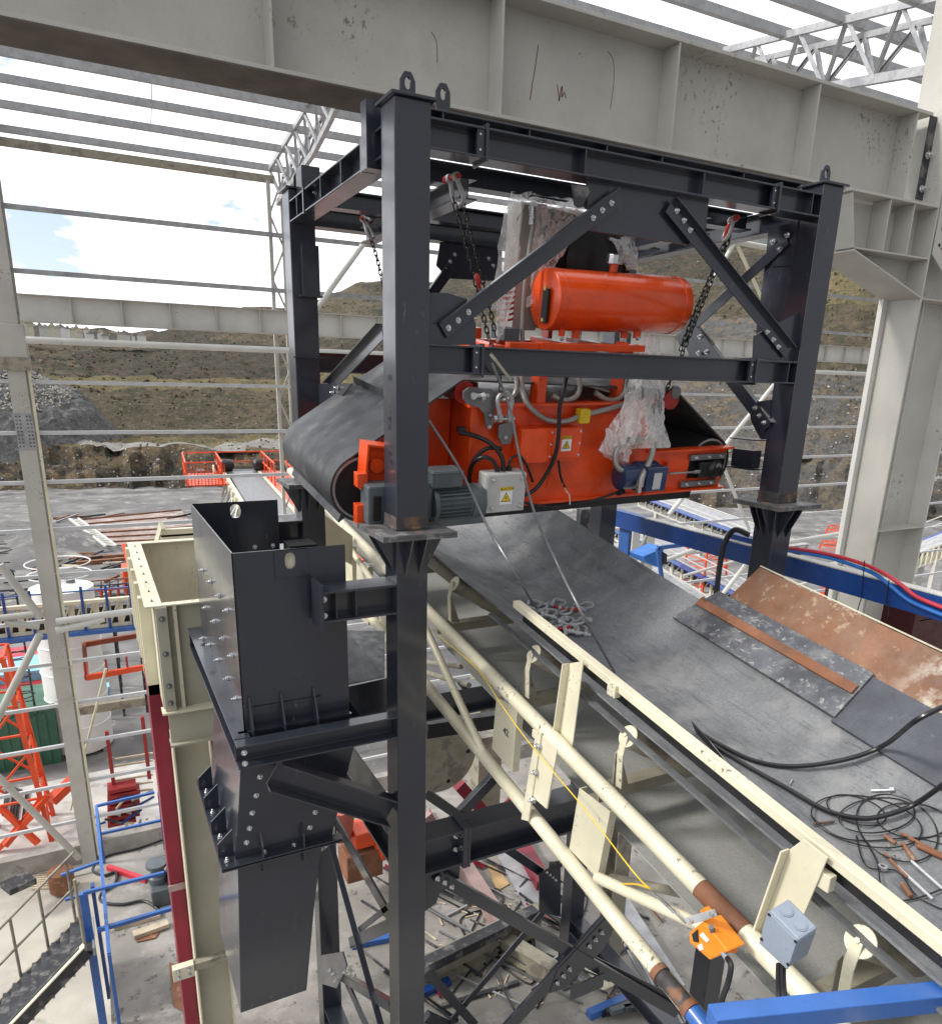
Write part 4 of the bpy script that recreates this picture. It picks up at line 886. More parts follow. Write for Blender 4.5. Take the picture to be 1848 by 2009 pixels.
vs2 = [(x, y, z-.014) for x, y, z in vs]; mb.add(vs2, [(i*nx+k, i*nx+k+1, (i+1)*nx+k+1, (i+1)*nx+k) for i in range(ny) for k in range(nx-1)])
mb.add([vs[i*nx] for i in range(ny+1)]+[vs2[i*nx] for i in range(ny+1)], [(i, i+1, ny+2+i, ny+1+i) for i in range(ny)])
cvp(mb, 'carrying_belt', 'beltdusty', True)
def ln(x, c, y): return Vector((x, y, SL*y+c))
cvp(MB().ext([ln(2.42, -2.80, Y0c), ln(3.80, -2.80, Y0c), ln(3.80, -2.79, Y0c), ln(2.42, -2.79, Y0c)], ln(0, 0, Y1c)-ln(0, 0, Y0c)), 'return_belt', 'beltret')
cvp(MB().tube([ln(2.25, -2.455, .9), ln(2.25, -2.455, Y1c)], .046, 18), 'chord_pipe', 'cream', True)
cvp(MB().tube([ln(2.25, -3.11, 1.62), ln(2.25, -3.11, Y1c)], .046, 18), 'chord_pipe', 'cream', True)
for c_ in (-2.455, -3.11): cvp(MB().tube([ln(3.97, c_, Y0c), ln(3.97, c_, Y1c)], .046, 14), 'chord_pipe', 'cream', True)
cvp(MB().tube([ln(2.25, -2.455, .3), ln(2.25, -2.455, .9)], .046, 18), 'chord_pipe', 'cream', True)
# rust patch and burnt stub
pa_, pb_ = at(1372, 1765, X=2.25), at(1455, 1865, X=2.25)
ya_, yb_ = pa_.y, pb_.y
cvp(MB().tube([ln(2.25, -2.455, ya_), ln(2.25, -2.455, (ya_+yb_)/2), ln(2.25, -2.455, yb_)], [.048, .0485, .048], 20), 'rusted_length', 'rust', True)
ps, pe = at(1290, 1905, X=2.22), at(1358, 1985, X=2.22)
st_ = cvp(MB().tube([ps, ps.lerp(pe, .12), ps.lerp(pe, .15), ps.lerp(pe, .85), ps.lerp(pe, .88), pe], [.046, .049, .042, .042, .049, .046], 18), 'welded_stub', 'rustfoot', True)
for p in (ps.lerp(pe, .06), ps.lerp(pe, .94)): cvp(MB().tube([p-(pe-ps)*.07, p+(pe-ps)*.07], .0505, 18), 'rust_ring', 'rust', True)
# diagonal tubes
def tubeD(p, q, X, r, m='cream', n='diagonal_tube', Xq=None):
    return cvp(MB().tube([at(*p, X=X), at(*q, X=X if Xq is None else Xq)], r, 12), n, m, True)
tubeD((836, 1235), (948, 1478), 2.25, .030); tubeD((1172, 1722), (1420, 1838), 2.25, .032); tubeD((800, 1240), (690, 1080), 2.25, .030)
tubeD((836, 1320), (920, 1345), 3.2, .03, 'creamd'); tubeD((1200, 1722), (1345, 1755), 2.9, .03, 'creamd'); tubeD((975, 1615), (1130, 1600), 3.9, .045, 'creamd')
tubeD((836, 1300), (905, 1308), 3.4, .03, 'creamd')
# vertical channels between the chords
def chan(quad, X, mark=None, t=.008, fl=.05, m='cream', n='frame_channel'):
    P_ = [at(a, b, X=X) for a, b in quad]; o = cvp(MB().ext(P_, (t, 0, 0)), n, m, False, .002)
    tl_, tr__, br_, bl_ = P_
    cvp(MB().ext([tl_, bl_, bl_+V(fl, 0, 0), tl_+V(fl, 0, 0)], (0, .008, 0)), n, m); cvp(MB().ext([tr__, br_, br_+V(fl, 0, 0), tr__+V(fl, 0, 0)], (0, -.008, 0)), n, m)
    return P_
c1 = chan([(975, 1369), (1014, 1389), (1004, 1515), (966, 1470)], 2.275)
chan([(1138, 1548), (1195, 1592), (1170, 1722), (1118, 1668)], 2.275)
for qd in ([(745, 1150), (770, 1170), (768, 1290), (744, 1262)], [(700, 1098), (722, 1112), (722, 1226), (700, 1208)], [(672, 1060), (690, 1072), (692, 1180), (674, 1168)]): chan(qd, 2.275)
for quad in ([(1050, 1442), (1062, 1438), (1036, 1612), (1022, 1608)], ):
    cvp(MB().ext([at(a, b, X=2.19) for a, b in quad], (.012, 0, 0)), 'splice_plate', 'cream', False, .002)
cvp(MB().ext([at(a, b, X=2.20) for a, b in [(1060, 1440), (1093, 1470), (1072, 1588), (1040, 1560)]], (.012, 0, 0)), 'splice_plate', 'cream', False, .002)
for a, b_ in ((1058, 1463), (1052, 1515), (1047, 1570)): bolt(cv, at(a, b_, X=2.195), (-1, 0, 0), 1.5)
P_ = at(1003, 1410, X=2.272)
text_obj('42', .07, 'paint_mark', M['black'], cv, Matrix.Translation(at(992, 1437, X=2.270)-Vector(cv['_o'])) @ Matrix(((0, 0, -1), (-1, 0, 0), (0, 1, 0))).to_4x4())
# skirt rail with stands
cvp(MB().ext([ln(2.33, -1.935, .55), ln(2.385, -1.935, .55), ln(2.385, -1.89, .55), ln(2.33, -1.89, .55)], ln(0, 0, 3.92)-ln(0, 0, .55)), 'skirt_rail', 'cream', False, .004)
cvp(MB().ext([ln(2.385, -2.02, .55), ln(2.395, -2.02, .55), ln(2.395, -1.90, .55), ln(2.385, -1.90, .55)], ln(0, 0, 3.88)-ln(0, 0, .55)), 'skirt_rubber', 'black')
cvp(MB().ext([ln(2.36, -2.16, .3), ln(2.40, -2.16, .3), ln(2.40, -2.145, .3), ln(2.36, -2.145, .3)], ln(0, 0, 4.3)-ln(0, 0, .3)), 'belt_guard_strip', 'steeld')
for quad in ([(1117, 1302), (1144, 1297), (1122, 1470), (1094, 1462)], [(1549, 1667), (1576, 1647), (1623, 1684), (1560, 1836), (1479, 1864)]):
    P_ = [at(a, b_, X=2.30) for a, b_ in quad]; cvp(MB().ext(P_, (.008, 0, 0)), 'rail_stand', 'cream', False, .002)
    cvp(MB().ext([P_[0], P_[-1], P_[-1]+V(-.045, 0, 0), P_[0]+V(-.045, 0, 0)], (0, .008, 0)), 'rail_stand', 'cream')
p = at(1108, 1466, X=2.28); cvp(MB().box(p-V(.05, .06, .012), p+V(.05, .06, .0)), 'stand_foot', 'cream', False, .002)
for px, py in ((1205, 1345), (1620, 1715)):
    p = at(px, py, X=2.33); cvp(MB().box(p-V(.02, .035, .06), p+V(.02, .035, .01)), 'rail_clip', 'cream', False, .004)
p = at(1065, 1440, X=2.26); cvp(MB().box((2.20, p.y-.03, p.z-.02), (2.30, p.y+.03, p.z+.03)), 'clamp', 'cream', False, .003)
# wing rollers on cranked brackets
for k, (px, py, Yr_) in enumerate(((1047, 1283, 3.72), (1232, 1445, 2.75), (1688, 1848, 1.34), (None, None, 4.9), (None, None, 6.1))):
    cpt = Vector((2.38, Yr_, SL*Yr_-2.165)) if px is None else at(px, py, X=2.38)
    ax = V(math.cos(rad(32)), 0, -math.sin(rad(32)))
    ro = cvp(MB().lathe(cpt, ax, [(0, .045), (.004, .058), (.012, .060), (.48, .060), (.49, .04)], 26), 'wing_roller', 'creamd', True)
    cvp(MB().lathe(cpt-ax*.003, ax, [(0, .022), (.0, .060), (.004, .062)], 26), 'roller_cap', 'cream', True, par=ro)
    cvp(MB().lathe(cpt-ax*.03, ax, [(0, .012), (.03, .012)], 6), 'roller_axle', 'cream', par=ro)
    wv = V(0, .024, 0); b0 = cpt+V(-.035, 0, -.30); b1_ = cpt+V(-.045, .0, -.10); b2_ = cpt+V(-.012, 0, -.0)+ax*-.012+V(0, 0, .004)
    for a_, b_ in ((b0, b1_), (b1_, b2_)): cvp(MB().ext([a_-wv, a_+wv, b_+wv*(.95), b_-wv*(.95)], (.008, 0, .003)), 'roller_bracket', 'cream', False, .002)
    cvp(MB().ext([cpt+V(-.03, .05, -.32), cpt+V(.08, .05, -.34), cpt+V(-.005, .05, -.10), cpt+V(-.03, .05, -.12)], (0, .008, 0)), 'roller_gusset', 'creamd')
    yb = cpt.y+.12; zb_ = SL*yb-2.57
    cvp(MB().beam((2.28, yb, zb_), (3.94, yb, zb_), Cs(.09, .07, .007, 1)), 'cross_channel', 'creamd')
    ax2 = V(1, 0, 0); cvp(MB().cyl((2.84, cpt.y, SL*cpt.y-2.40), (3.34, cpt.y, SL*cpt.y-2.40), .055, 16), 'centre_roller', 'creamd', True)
    ax3 = V(-math.cos(rad(32)), 0, -math.sin(rad(32))); cvp(MB().cyl(cpt+V(1.44, 0, 0), cpt+V(1.44, 0, 0)+ax3*.48, .055, 16), 'wing_roller', 'creamd', True)
    cvp(MB().box((2.80, yb-.05, zb_+.035), (2.86, yb+.04, zb_+.15)), 'roller_bracket', 'creamd')
cvp(MB().tube([at(846, 1100, X=2.40), at(955, 1185, X=2.75)], .055, 18), 'wing_roller', 'creamd', True)
# right hand rubber apron, clamping bar and rusted skirt plate
def aslab(x0, c0, x1, c1, ya, yb, t, ya2=None): return MB().ext([ln(x0, c0, ya), ln(x1, c1, ya), ln(x1, c1, yb if ya2 is None else ya2), ln(x0, c0, yb)], (-t*.5, 0, t))
def warp(mb, n, m):
    return cvp(mb, n, m)
cvp(aslab(3.60, -2.118, 3.88, -1.90, 2.43, 3.80, .014, 3.66), 'rubber_apron', 'apron')
cvp(aslab(3.59, -2.145, 3.88, -1.92, .4, 2.44, .014, 2.44), 'rubber_apron', 'apron2')
cvp(aslab(3.725, -1.998, 3.775, -1.958, 2.44, 3.72, .012), 'clamp_bar', 'rust', False, .002)
cvp(aslab(3.725, -2.025, 3.80, -1.965, .5, 1.55, .022), 'clamp_bar', 'rust')
for px, py in ((1380, 1173), (1476, 1252), (1588, 1331)):
    p = at(px, py, X=3.745); cvp(MB().lathe(p+V(0, 0, -.004), V(-.5, 0, .8), [(0, .014), (.008, .013), (.012, .006)], 10), 'bar_bolt', 'rust', True)
cvp(MB().ext([ln(3.86, -1.95, .3), ln(3.86, -1.95, 3.60), ln(4.05, -1.665, 3.49), ln(4.05, -1.675, .3)], (.008, 0, -.004)), 'skirt_plate', 'rustw')
cvp(MB().ext([ln(4.052, -1.668, .3), ln(4.052, -1.66, 3.49), ln(4.060, -1.66, 3.49), ln(4.060, -1.668, .3)], (0, 0, .007)), 'plate_edge', 'cream')
# loose rubber flap by the near rail
rope([at(1848+30, 1375, X=3.55), at(1800, 1412, X=3.35), onbelt(1735, 1462, .10), onbelt(1660, 1490, .06), onbelt(1560, 1504, .03), onbelt(1480, 1493, .02), onbelt(1410, 1460, .03), onbelt(1375, 1440, .02)], .0125, 'black', 'power_cable', 'thick black cable sagging across the belt from the right edge', 'cable')
rope([at(1870, 1525, X=3.35), onbelt(1800, 1575, .08), onbelt(1745, 1598, .05), onbelt(1690, 1606, .03), onbelt(1620, 1590, .02), onbelt(1540, 1545, .02), onbelt(1460, 1500, .02), onbelt(1400, 1462, .02)], .0125, 'black', 'power_cable', 'thick black cable lying lower on the belt beside the coiled thin wires', 'cable')
MB().ext([onbelt(1356, 1416, .09), onbelt(1366, 1440, .0), onbelt(1436, 1512, .0), onbelt(1428, 1500, .03), onbelt(1392, 1455, .07)], (.004, 0, .004)).build('rubber_flap', M['black'], None, label='curled black rubber flap sticking up by the cream rail', cat='rubber flap')
# thin wire loops
loops = [((1700, 1612), (110, 48), .2), ((1720, 1600), (75, 34), -.1), ((1760, 1625), (85, 60), .5), ((1680, 1590), (60, 26), .3), ((1790, 1610), (70, 34), .1)]
wr = thing('wire_coil', 'tangle of thin black wire loops lying on the belt near the right edge', 'wire', onbelt(1700, 1612))
for (c_, r_, ph) in loops:
    P_ = []
    for k in range(18):
        a_ = 2*math.pi*k/18; x_ = c_[0]+r_[0]*math.cos(a_)*math.cos(ph)-r_[1]*math.sin(a_)*math.sin(ph); y_ = c_[1]+r_[0]*math.cos(a_)*math.sin(ph)+r_[1]*math.sin(a_)*math.cos(ph)
        P_.append(onbelt(x_, y_, .008+.012*random.random()))
    MB().tube(smoothpath(P_, 4, True), .0035, 6, True).build('wire_loop', M['black'], wr, True)
for pts in ([(1590, 1600), (1640, 1640), (1700, 1650), (1790, 1645), (1860, 1660)], [(1680, 1640), (1700, 1700), (1760, 1710), (1800, 1760), (1860, 1790)], [(1690, 1640), (1720, 1690), (1735, 1760), (1790, 1765), (1860, 1740)]):
    MB().tube(smoothpath([onbelt(a, b_, .006) for a, b_ in pts], 6), .0035, 6).build('wire_end', M['black'], wr, True)
# shackles lying on the belt
sh = [(1042, 1192, 40), (1060, 1200, 42), (1078, 1208, 46), (1096, 1216, 44), (1112, 1224, 48), (1070, 1186, 35), (1092, 1190, 40), (1118, 1196, 30), (1140, 1192, 10), (1100, 1234, 50), (1124, 1240, 55), (1146, 1216, 15), (1140, 1242, 60)]
for k, (px, py, an) in enumerate(sh):
    p = onbelt(px, py, .014+.010*(k % 3)); kk = 1.0 if k % 3 else 1.15
    sm = 'redh' if k in (6, 7, 9) else 'galv'
    t = thing('bow_shackle', ('red-pinned' if sm == 'redh' else 'bare steel')+' bow shackle in the heap on the belt', 'shackle', p, 'shackles heaped on the belt')
    me = shared('bow_big', lambda: bow_mb(1.25), M['galvd']); d = V(math.cos(rad(an)), math.sin(rad(an)), .1)*(-1 if k % 2 else 1)
    o = place('bow', me, t, p, d, kk, math.pi*.06); o2 = place('shackle_pin', shared('pinbig_'+sm, lambda: pin_mb(1.25), M[sm]), t, p, d, kk, math.pi*.06)
# small hardware near the right edge
def rod(p, q, r, m, name, label, cat, grp=None, head=False):
    a, b_ = onbelt(*p, r+.003), onbelt(*q, r+.003); t = thing(name, label, cat, a, grp)
    MB().cyl(a, b_, r, 10).build('shank', M[m], t, True)
    if head: d = (b_-a).normalized(); MB().cyl(b_, b_+d*.02, r*1.8, 6).build('head', M[m], t)
rod((1708, 1552), (1745, 1551), .009, 'zinc', 'hex_bolt', 'bright zinc hex bolt lying above the wire loops', 'bolt', head=True)
rod((1548, 1540), (1554, 1530), .007, 'zinc', 'hex_bolt', 'tiny zinc bolt standing beside the black cable', 'bolt')
rod((1596, 1617), (1636, 1612), .006, 'rustfoot', 'steel_pin', 'thin dark pin beside the left edge of the wire loops', 'pin')
rod((1735, 1640), (1757, 1655), .010, 'rust', 'rusty_bolt', 'short rusty bolt just below the wire loops', 'bolt')
rod((1768, 1636), (1848, 1678), .009, 'rust', 'rusty_rod', 'long rusty threaded rod near the right edge', 'rod')
rod((1735, 1675), (1780, 1722), .007, 'rust', 'rusty_bolt', 'rusty bolt lying between the nuts', 'bolt')
rod((1760, 1700), (1830, 1765), .008, 'galv', 'threaded_rod', 'bright bent rod lying lowest on the belt', 'rod')
rod((1788, 1690), (1850, 1745), .008, 'galv', 'threaded_rod', 'bright rod second from the bottom on the belt', 'rod')
rod((1770, 1655), (1795, 1690), .010, 'rust', 'rusty_bolt', 'stubby rusty bolt between the bright rods', 'bolt')
rod((1770, 1735), (1788, 1760), .011, 'rust', 'rusty_bolt', 'rusty stud just below the bright rods', 'bolt')
rod((1800, 1660), (1865, 1690), .012, 'rust', 'rusty_pin', 'thick rusty pin at the right edge of the photo', 'pin')
for k, (px, py, s_) in enumerate(((1738, 1664, .014), (1755, 1684, .016), (1731, 1705, .022), (1786, 1656, .012), (1798, 1658, .011), (1845, 1640, .013))):
    p = onbelt(px, py, .002); t = thing('hex_nut', ['small square-looking nut above the others', 'bright nut between two rusty bolts', 'largest nut at the lower left of the hardware', 'left one of two tiny washers-like nuts', 'right one of two tiny washer-like nuts', 'small nut at the right edge'][k], 'nut', p)
    nb = MB(); n_ = 6; o_ = [(math.cos(math.pi*i/3), math.sin(math.pi*i/3)) for i in range(6)]
    vs = [(a*s_, b_*s_, 0) for a, b_ in o_]+[(a*s_*.5, b_*s_*.5, 0) for a, b_ in o_]+[(a*s_, b_*s_, s_*.7) for a, b_ in o_]+[(a*s_*.5, b_*s_*.5, s_*.7) for a, b_ in o_]
    fs = [];
    for i in range(6):
        j = (i+1) % 6; fs += [(i, j, 6+j, 6+i), (12+i, 18+i, 18+j, 12+j), (i, 12+i, 12+j, j), (6+i, 6+j, 18+j, 18+i)]
    nb.add([Vector(v)+p for v in vs], fs).build('nut_body', M['zinc'], t)
MB().ext([onbelt(1462, 1232, .004), onbelt(1480, 1226, .004), onbelt(1478, 1240, .004), onbelt(1500, 1252, .004), onbelt(1480, 1256, .004)], (0, 0, .002)).build('paper_scrap', M['white'], None, label='small torn white paper scrap on the belt right of the shackles', cat='paper scrap')
rope([W_(842, 826, -.35), at(905, 925, Y=4.05), at(955, 1030, Y=3.95), at(1015, 1130, Y=3.7), onbelt(1055, 1195, .02), onbelt(1120, 1240, .01)], .0085, 'steeld', 'tag_rope', 'dark rope running from behind the front left post down to the shackle heap', 'rope')
rope([at(965, 712, Y=3.96), at(1000, 800, Y=4.0), at(1020, 900, Y=3.95), at(1050, 1010, Y=3.9), at(1090, 1100, Y=3.8), at(1140, 1200, Y=3.4), onbelt(1205, 1318, .01)], .0085, 'steeld', 'tag_rope', 'dark rope hanging in front of the grey junction box down to the belt edge', 'rope')
# yellow pull cord with turnbuckle
yr = [at(858, 1246, X=2.17), at(935, 1312, X=2.16), at(985, 1385, X=2.16), at(1048, 1470, X=2.15), at(1145, 1585, X=2.16), at(1240, 1708, X=2.16), at(1272, 1742, X=2.17)]
rope(yr, .0035, 'yel', 'yellow_rope', 'yellow pull cord stretched along the upper cream pipe', 'cord')
rope([at(1275, 1744, X=2.17), at(1250, 1736, X=2.2), at(1220, 1735, X=2.25)], .0045, 'yel', 'cord_tail', 'loose yellow tail knotted at the end of the pull cord', 'cord')
tb = thing('turnbuckle', 'small bright turnbuckle between the yellow cord and the orange switch', 'turnbuckle', at(1300, 1765, X=2.17))
MB().tube([at(1278, 1748, X=2.17), at(1345, 1812, X=2.14)], .0045, 8).build('stud', M['zinc'], tb, True)
MB().tube([at(1295, 1764, X=2.165), at(1322, 1790, X=2.15)], .0085, 8).build('barrel', M['zinc'], tb, True)
# orange switch
sw = thing('pull_cord_switch', 'bright orange pull cord emergency switch clamped to the rusty pipe length', 'switch', at(1400, 1850, X=2.12))
def swp(pts, X, d, n, m, bev=.003, par=None): return MB().ext([at(a, b_, X=X) for a, b_ in pts], d).build(n, M[m], par or sw, False, bev)
swb = swp([(1352, 1830), (1380, 1808), (1428, 1868), (1392, 1885), (1352, 1850)], 2.06, (.10, 0, 0), 'housing', 'amber', .006)
swp([(1372, 1788), (1384, 1780), (1444, 1848), (1440, 1872), (1425, 1870)], 2.14, (.02, 0, 0), 'mounting_plate', 'amber', .003)
swp([(1357, 1834), (1368, 1824), (1370, 1850), (1360, 1848)], 2.056, (.004, 0, 0), 'slot_window', 'black', 0)
swp([(1372, 1836), (1378, 1830), (1391, 1846), (1386, 1850)], 2.056, (.003, 0, 0), 'name_label', 'white', 0)
swp([(1368, 1856), (1376, 1852), (1380, 1864), (1372, 1866)], 2.056, (.003, 0, 0), 'warning_label', 'white', 0)
MB().beam(at(1349, 1808, X=2.06), at(1402, 1792, X=2.06), bx(.02, .03)).build('lever', M['galv'], sw, False, .003)
for a, b_ in ((1356, 1807), (1396, 1795)): MB().lathe(at(a, b_, X=2.045), (-1, 0, 0), [(0, .009), (.006, .009)], 8).build('lever_pin', M['zinc'], sw)
MB().lathe(at(1398, 1828, X=2.07), V(-.4, 0, .9), [(0, .012), (.03, .012)], 14).build('push_button', M['steeld'], sw, True)
MB().cyl(at(1418, 1868, X=2.07), at(1428, 1884, X=2.07), .013, 10).build('cable_gland', M['gbox'], sw, True)
rope([at(1426, 1880, X=2.07), at(1434, 1896, X=2.05), at(1428, 1930, X=2.03), at(1416, 1965, X=2.0), at(1412, 2020, X=1.98)], .012, 'black', 'power_cable', 'black cable dropping from the orange switch behind the blue rail', 'cable')
# grey junction box on the stand
gb = thing('cable_junction_box', 'plain blue-grey plastic junction box hanging on the cream stand at lower right', 'junction box', at(1530, 1860, X=2.0))
q = [at(a, b_, X=2.02) for a, b_ in [(1491, 1850), (1508, 1786), (1566, 1846), (1547, 1902)]]
MB().ext(q, (.10, .0, .02)).build('box_body', M['gbox'], gb, False, .010)
MB().ext([p+V(-.006, 0, -.002) for p in q], (.005, .0, .001)).build('box_lid', M['gbox'], gb, False, .005)
for px, py in ((1494, 1843), (1509, 1795), (1561, 1848), (1546, 1893)): MB().lathe(at(px, py, X=2.012), (-1, 0, 0), [(0, .006), (.003, .006)], 10).build('lid_screw', M['black'], gb)
tn = ((q[1]+q[2])/2+V(.05, 0, .01))
up2 = (q[2]-q[1]).normalized(); nrm = V(1, 0, .2).cross(up2).normalized()
nrm = nrm if nrm.z > 0 else -nrm
for s_ in (-.032, .032):
    MB().lathe(tn+up2*s_, nrm, [(0, .024), (.004, .024), (.004, .019), (.006, .019)], 20).build('knockout', M['gbox'], gb, True)
for k, off in enumerate((0, 8)):
    rope([at(1528+off, 1893, X=2.05), at(1528+off, 1925, X=2.0), at(1530+off, 1960, X=1.95), at(1532+off, 2020, X=1.9)], .011, 'black', 'power_cable', ['left', 'right'][k]+' one of two black cables leaving the bottom of the grey junction box', 'cable')
# blue handrail angle in the foreground
A0, A1 = at(1395, 2003, Z=-2.0), at(1900, 1950, Z=-2.0)
hr = MB().beam(A0, A1+(A1-A0)*.15, [(-.035, -.035), (.035, -.035), (.035, .035), (-.035, .035)])
hrt = thing('platform_handrail', 'bright blue square handrail crossing the bottom right corner', 'handrail', A0)
hr.build('rail', M['bluel'], hrt, False, .004)
MB().cyl(at(1359, 1986, X=2.22), at(1420, 2065, X=2.22), .047, 16).build('end_pipe', M['bluel'], hrt, True)
MB().cyl(A0+V(.9, -.5, -1.1), A0+V(.9, -.5, -.06), .03, 12).build('rail_post', M['bluel'], hrt, True)

# ================================================================== hall steelwork
HY = 20.0
# big crane girder just behind the frame
GY = 5.6
gd = thing('crane_girder', 'huge pale grey welded plate girder with scuff marks crossing the top of the photo', 'girder', (2.5, GY, 1.9))
def gp(mb, n, m='hall', bev=0): return mb.build(n, M[m], gd, False, bev)
gp(MB().box((-4, GY+.002, 1.898), (7.93, GY+.44, 1.906)), 'flange_underside', 'under')  # thin sheet that carries the underside's shade and grime as colour
gp(MB().box((-4, GY, 1.907), (7.93, GY+.44, 1.932)), 'bottom_flange', 'hall', .002)
gp(MB().box((-4, GY, 2.715), (8.08, GY+.44, 2.745)), 'top_flange', 'hall', .003)
gp(MB().box((-4, GY+.21, 1.930), (7.93, GY+.225, 2.715)), 'web')
for px, py in ((537, 131), (983, 226), (1317, 294), (1586, 350), (1774, 388)):
    x = at(px, py, Y=GY).x
    gp(MB().ext([(x-.008, GY+.006, 1.931), (x-.008, GY+.209, 1.931), (x-.008, GY+.209, 2.714), (x-.008, GY+.006, 2.714)], (.016, 0, 0)), 'stiffener', 'hall', .002)
x = at(75, 10, Y=GY).x-1.2; gp(MB().box((x-.008, GY+.006, 1.931), (x+.008, GY+.209, 2.714)), 'stiffener')
mk = mat('wax_crayon', (.16, .02, .03), .8)
for k, pts in enumerate(([(1056, 88), (1050, 130), (1044, 165), (1040, 195)], [(1093, 165), (1096, 185), (1097, 198), (1100, 178), (1103, 168), (1102, 190), (1107, 180), (1110, 192)], [(846, 62), (856, 80), (858, 122)], [(1192, 100), (1203, 118), (1204, 160), (1197, 212)])):
    MB().tube([at(a, b_, Y=GY+.2095) for a, b_ in smoothpath([(a, b_, 0) for a, b_ in pts], 3) for a, b_ in [(a, b_)]] if False else [at(q.x, q.y, Y=GY+.2095) for q in smoothpath([(a, b_, 0) for a, b_ in pts], 3)], .0035 if k < 2 else .0022, 5).build('crayon_mark', mk, gd)
# main column with haunch on the right
bc = thing('hall_column', 'massive pale grey welded hall column with haunch bracket at the right edge of the photo', 'column', (8.6, 5.7, -13))
def bcp(mb, n, m='hall', bev=.003): return mb.build(n, M[m], bc, False, bev)
CXa, CXb = 8.17, 9.06
bcp(MB().box((CXa, 5.42, -13), (CXa+.022, 5.86, 6.2)), 'flange')
bcp(MB().box((CXb, 5.42, -13), (CXb+.022, 5.86, 6.2)), 'flange', 'hallw')
bcp(MB().box((8.09, 5.80, -13), (CXa-.001, 5.86, 1.2)), 'girt_post', 'hallw')
bcp(MB().box((CXa+.022, 5.63, -13), (CXb, 5.645, 6.2)), 'web')
for z in (.96, 1.62, 2.35, 3.1, -1.6): bcp(MB().box((CXa+.023, 5.425, z), (CXb-.001, 5.629, z+.014)), 'stiffener')
bcp(MB().box((8.45, 5.56, -13), (8.462, 5.629, .95)), 'stiffener', 'hallw')
bcp(MB().ext([(6.86, 5.63, 1.80), (6.99, 5.63, 1.36), (CXa-.001, 5.63, .98), (CXa-.001, 5.63, 1.86)], (0, .014, 0)), 'haunch_web')
hpts = [(6.80, 1.82), (6.96, 1.32), (CXa-.001, .955)]
bcp(MB().box((6.80, 5.42, 1.845), (CXa-.001, 5.86, 1.865)), 'haunch_flange'); bcp(MB().beam((6.975, 5.64, 1.34), (CXa, 5.64, .975), bx(.44, .018)), 'haunch_flange')
bcp(MB().beam((6.83, 5.64, 1.83), (6.97, 5.64, 1.36), bx(.44, .018)), 'haunch_flange'); bcp(MB().beam((6.98, 5.525, 1.36), (CXa, 5.525, 1.36), bx(.20, .016)), 'haunch_flange')
bcp(MB().box((7.42, 5.43, 1.37), (7.434, 5.629, 1.844)), 'stiffener'); bcp(MB().box((7.80, 5.43, 1.37), (7.814, 5.629, 1.844)), 'stiffener')
bcp(MB().ext([(8.20, 5.405, 1.40), (8.20, 5.405, 1.95), (8.75, 5.405, 2.05), (8.75, 5.405, 1.25), (8.5, 5.405, 1.2)], (0, .014, 0)), 'connection_plate')
for a in (8.28, 8.42, 8.56):
    for z in (1.5, 1.66, 1.82): bcp(MB().lathe((a, 5.404, z), (0, -1, 0), [(0, .018), (.002, .018)], 12), 'bolt_hole', 'dark', 0)
sc_ = MB()
sc_.tube([Vector((8.30+.22*random.random(), 5.402, 1.42+.22*random.random())) for _ in range(14)], .006, 5).build('crayon_scribble', mk, bc)
bolt(bc, (8.10, 5.60, 2.36), (0, -1, 0), 2.2); bolt(bc, (8.10, 5.60, 2.05), (0, -1, 0), 2.2)
bcp(MB().box((8.06, 5.61, 1.95), (CXa, 5.625, 2.72)), 'connection_plate', 'chard')  # dark plate standing in for the dark gap between girder end and column
bcp(MB().box((9.0, 5.2, -2.75), (9.4, 5.41, -2.73)), 'shelf_angle', 'hall')

lc = thing('hall_column', 'pale grey hall column at the left edge with bolted splice plate', 'column', (-1.3, HY, GZ))
def lcp(mb, n, m='hall', bev=0): return mb.build(n, M[m], lc, False, bev)
lcp(MB().box((-1.46, HY-.20, GZ), (-1.12, HY-.18, 6)), 'flange'); lcp(MB().box((-1.30, HY-.18, GZ), (-1.28, HY+.18, 6)), 'web'); lcp(MB().box((-1.50, HY+.18, GZ), (-1.08, HY+.20, 6)), 'flange')
lcp(MB().box((-1.075, HY-.19, GZ+.3), (-1.02, HY-.10, 1.1)), 'girt_post', 'cream')
lcp(MB().box((-1.62, HY-.235, .25), (-1.02, HY+.2, .95)), 'knee_joint', 'hall', .01); lcp(MB().box((-1.62, HY-.25, -.02), (-1.00, HY+.2, .25)), 'knee_joint', 'creamd')
lcp(MB().box((-1.47, HY-.215, -1.75), (-1.11, HY-.201, -.95)), 'splice_plate', 'galvd')
for k in range(9):
    for x in (-1.43, -1.36, -1.22, -1.15): lcp(MB().lathe((x, HY-.216, -1.68+k*.083), (0, -1, 0), [(0, .018), (.02, .014)], 6), 'splice_bolt', 'chard')
for z in (-8.0, -7.15): lcp(MB().box((-1.52, HY-.215, z), (-1.06, HY-.12, z+.02)), 'stiffener')
lcp(MB().box((-1.8, HY-.5, GZ+.0), (-.8, HY+.4, GZ+.05)), 'foot_plate')
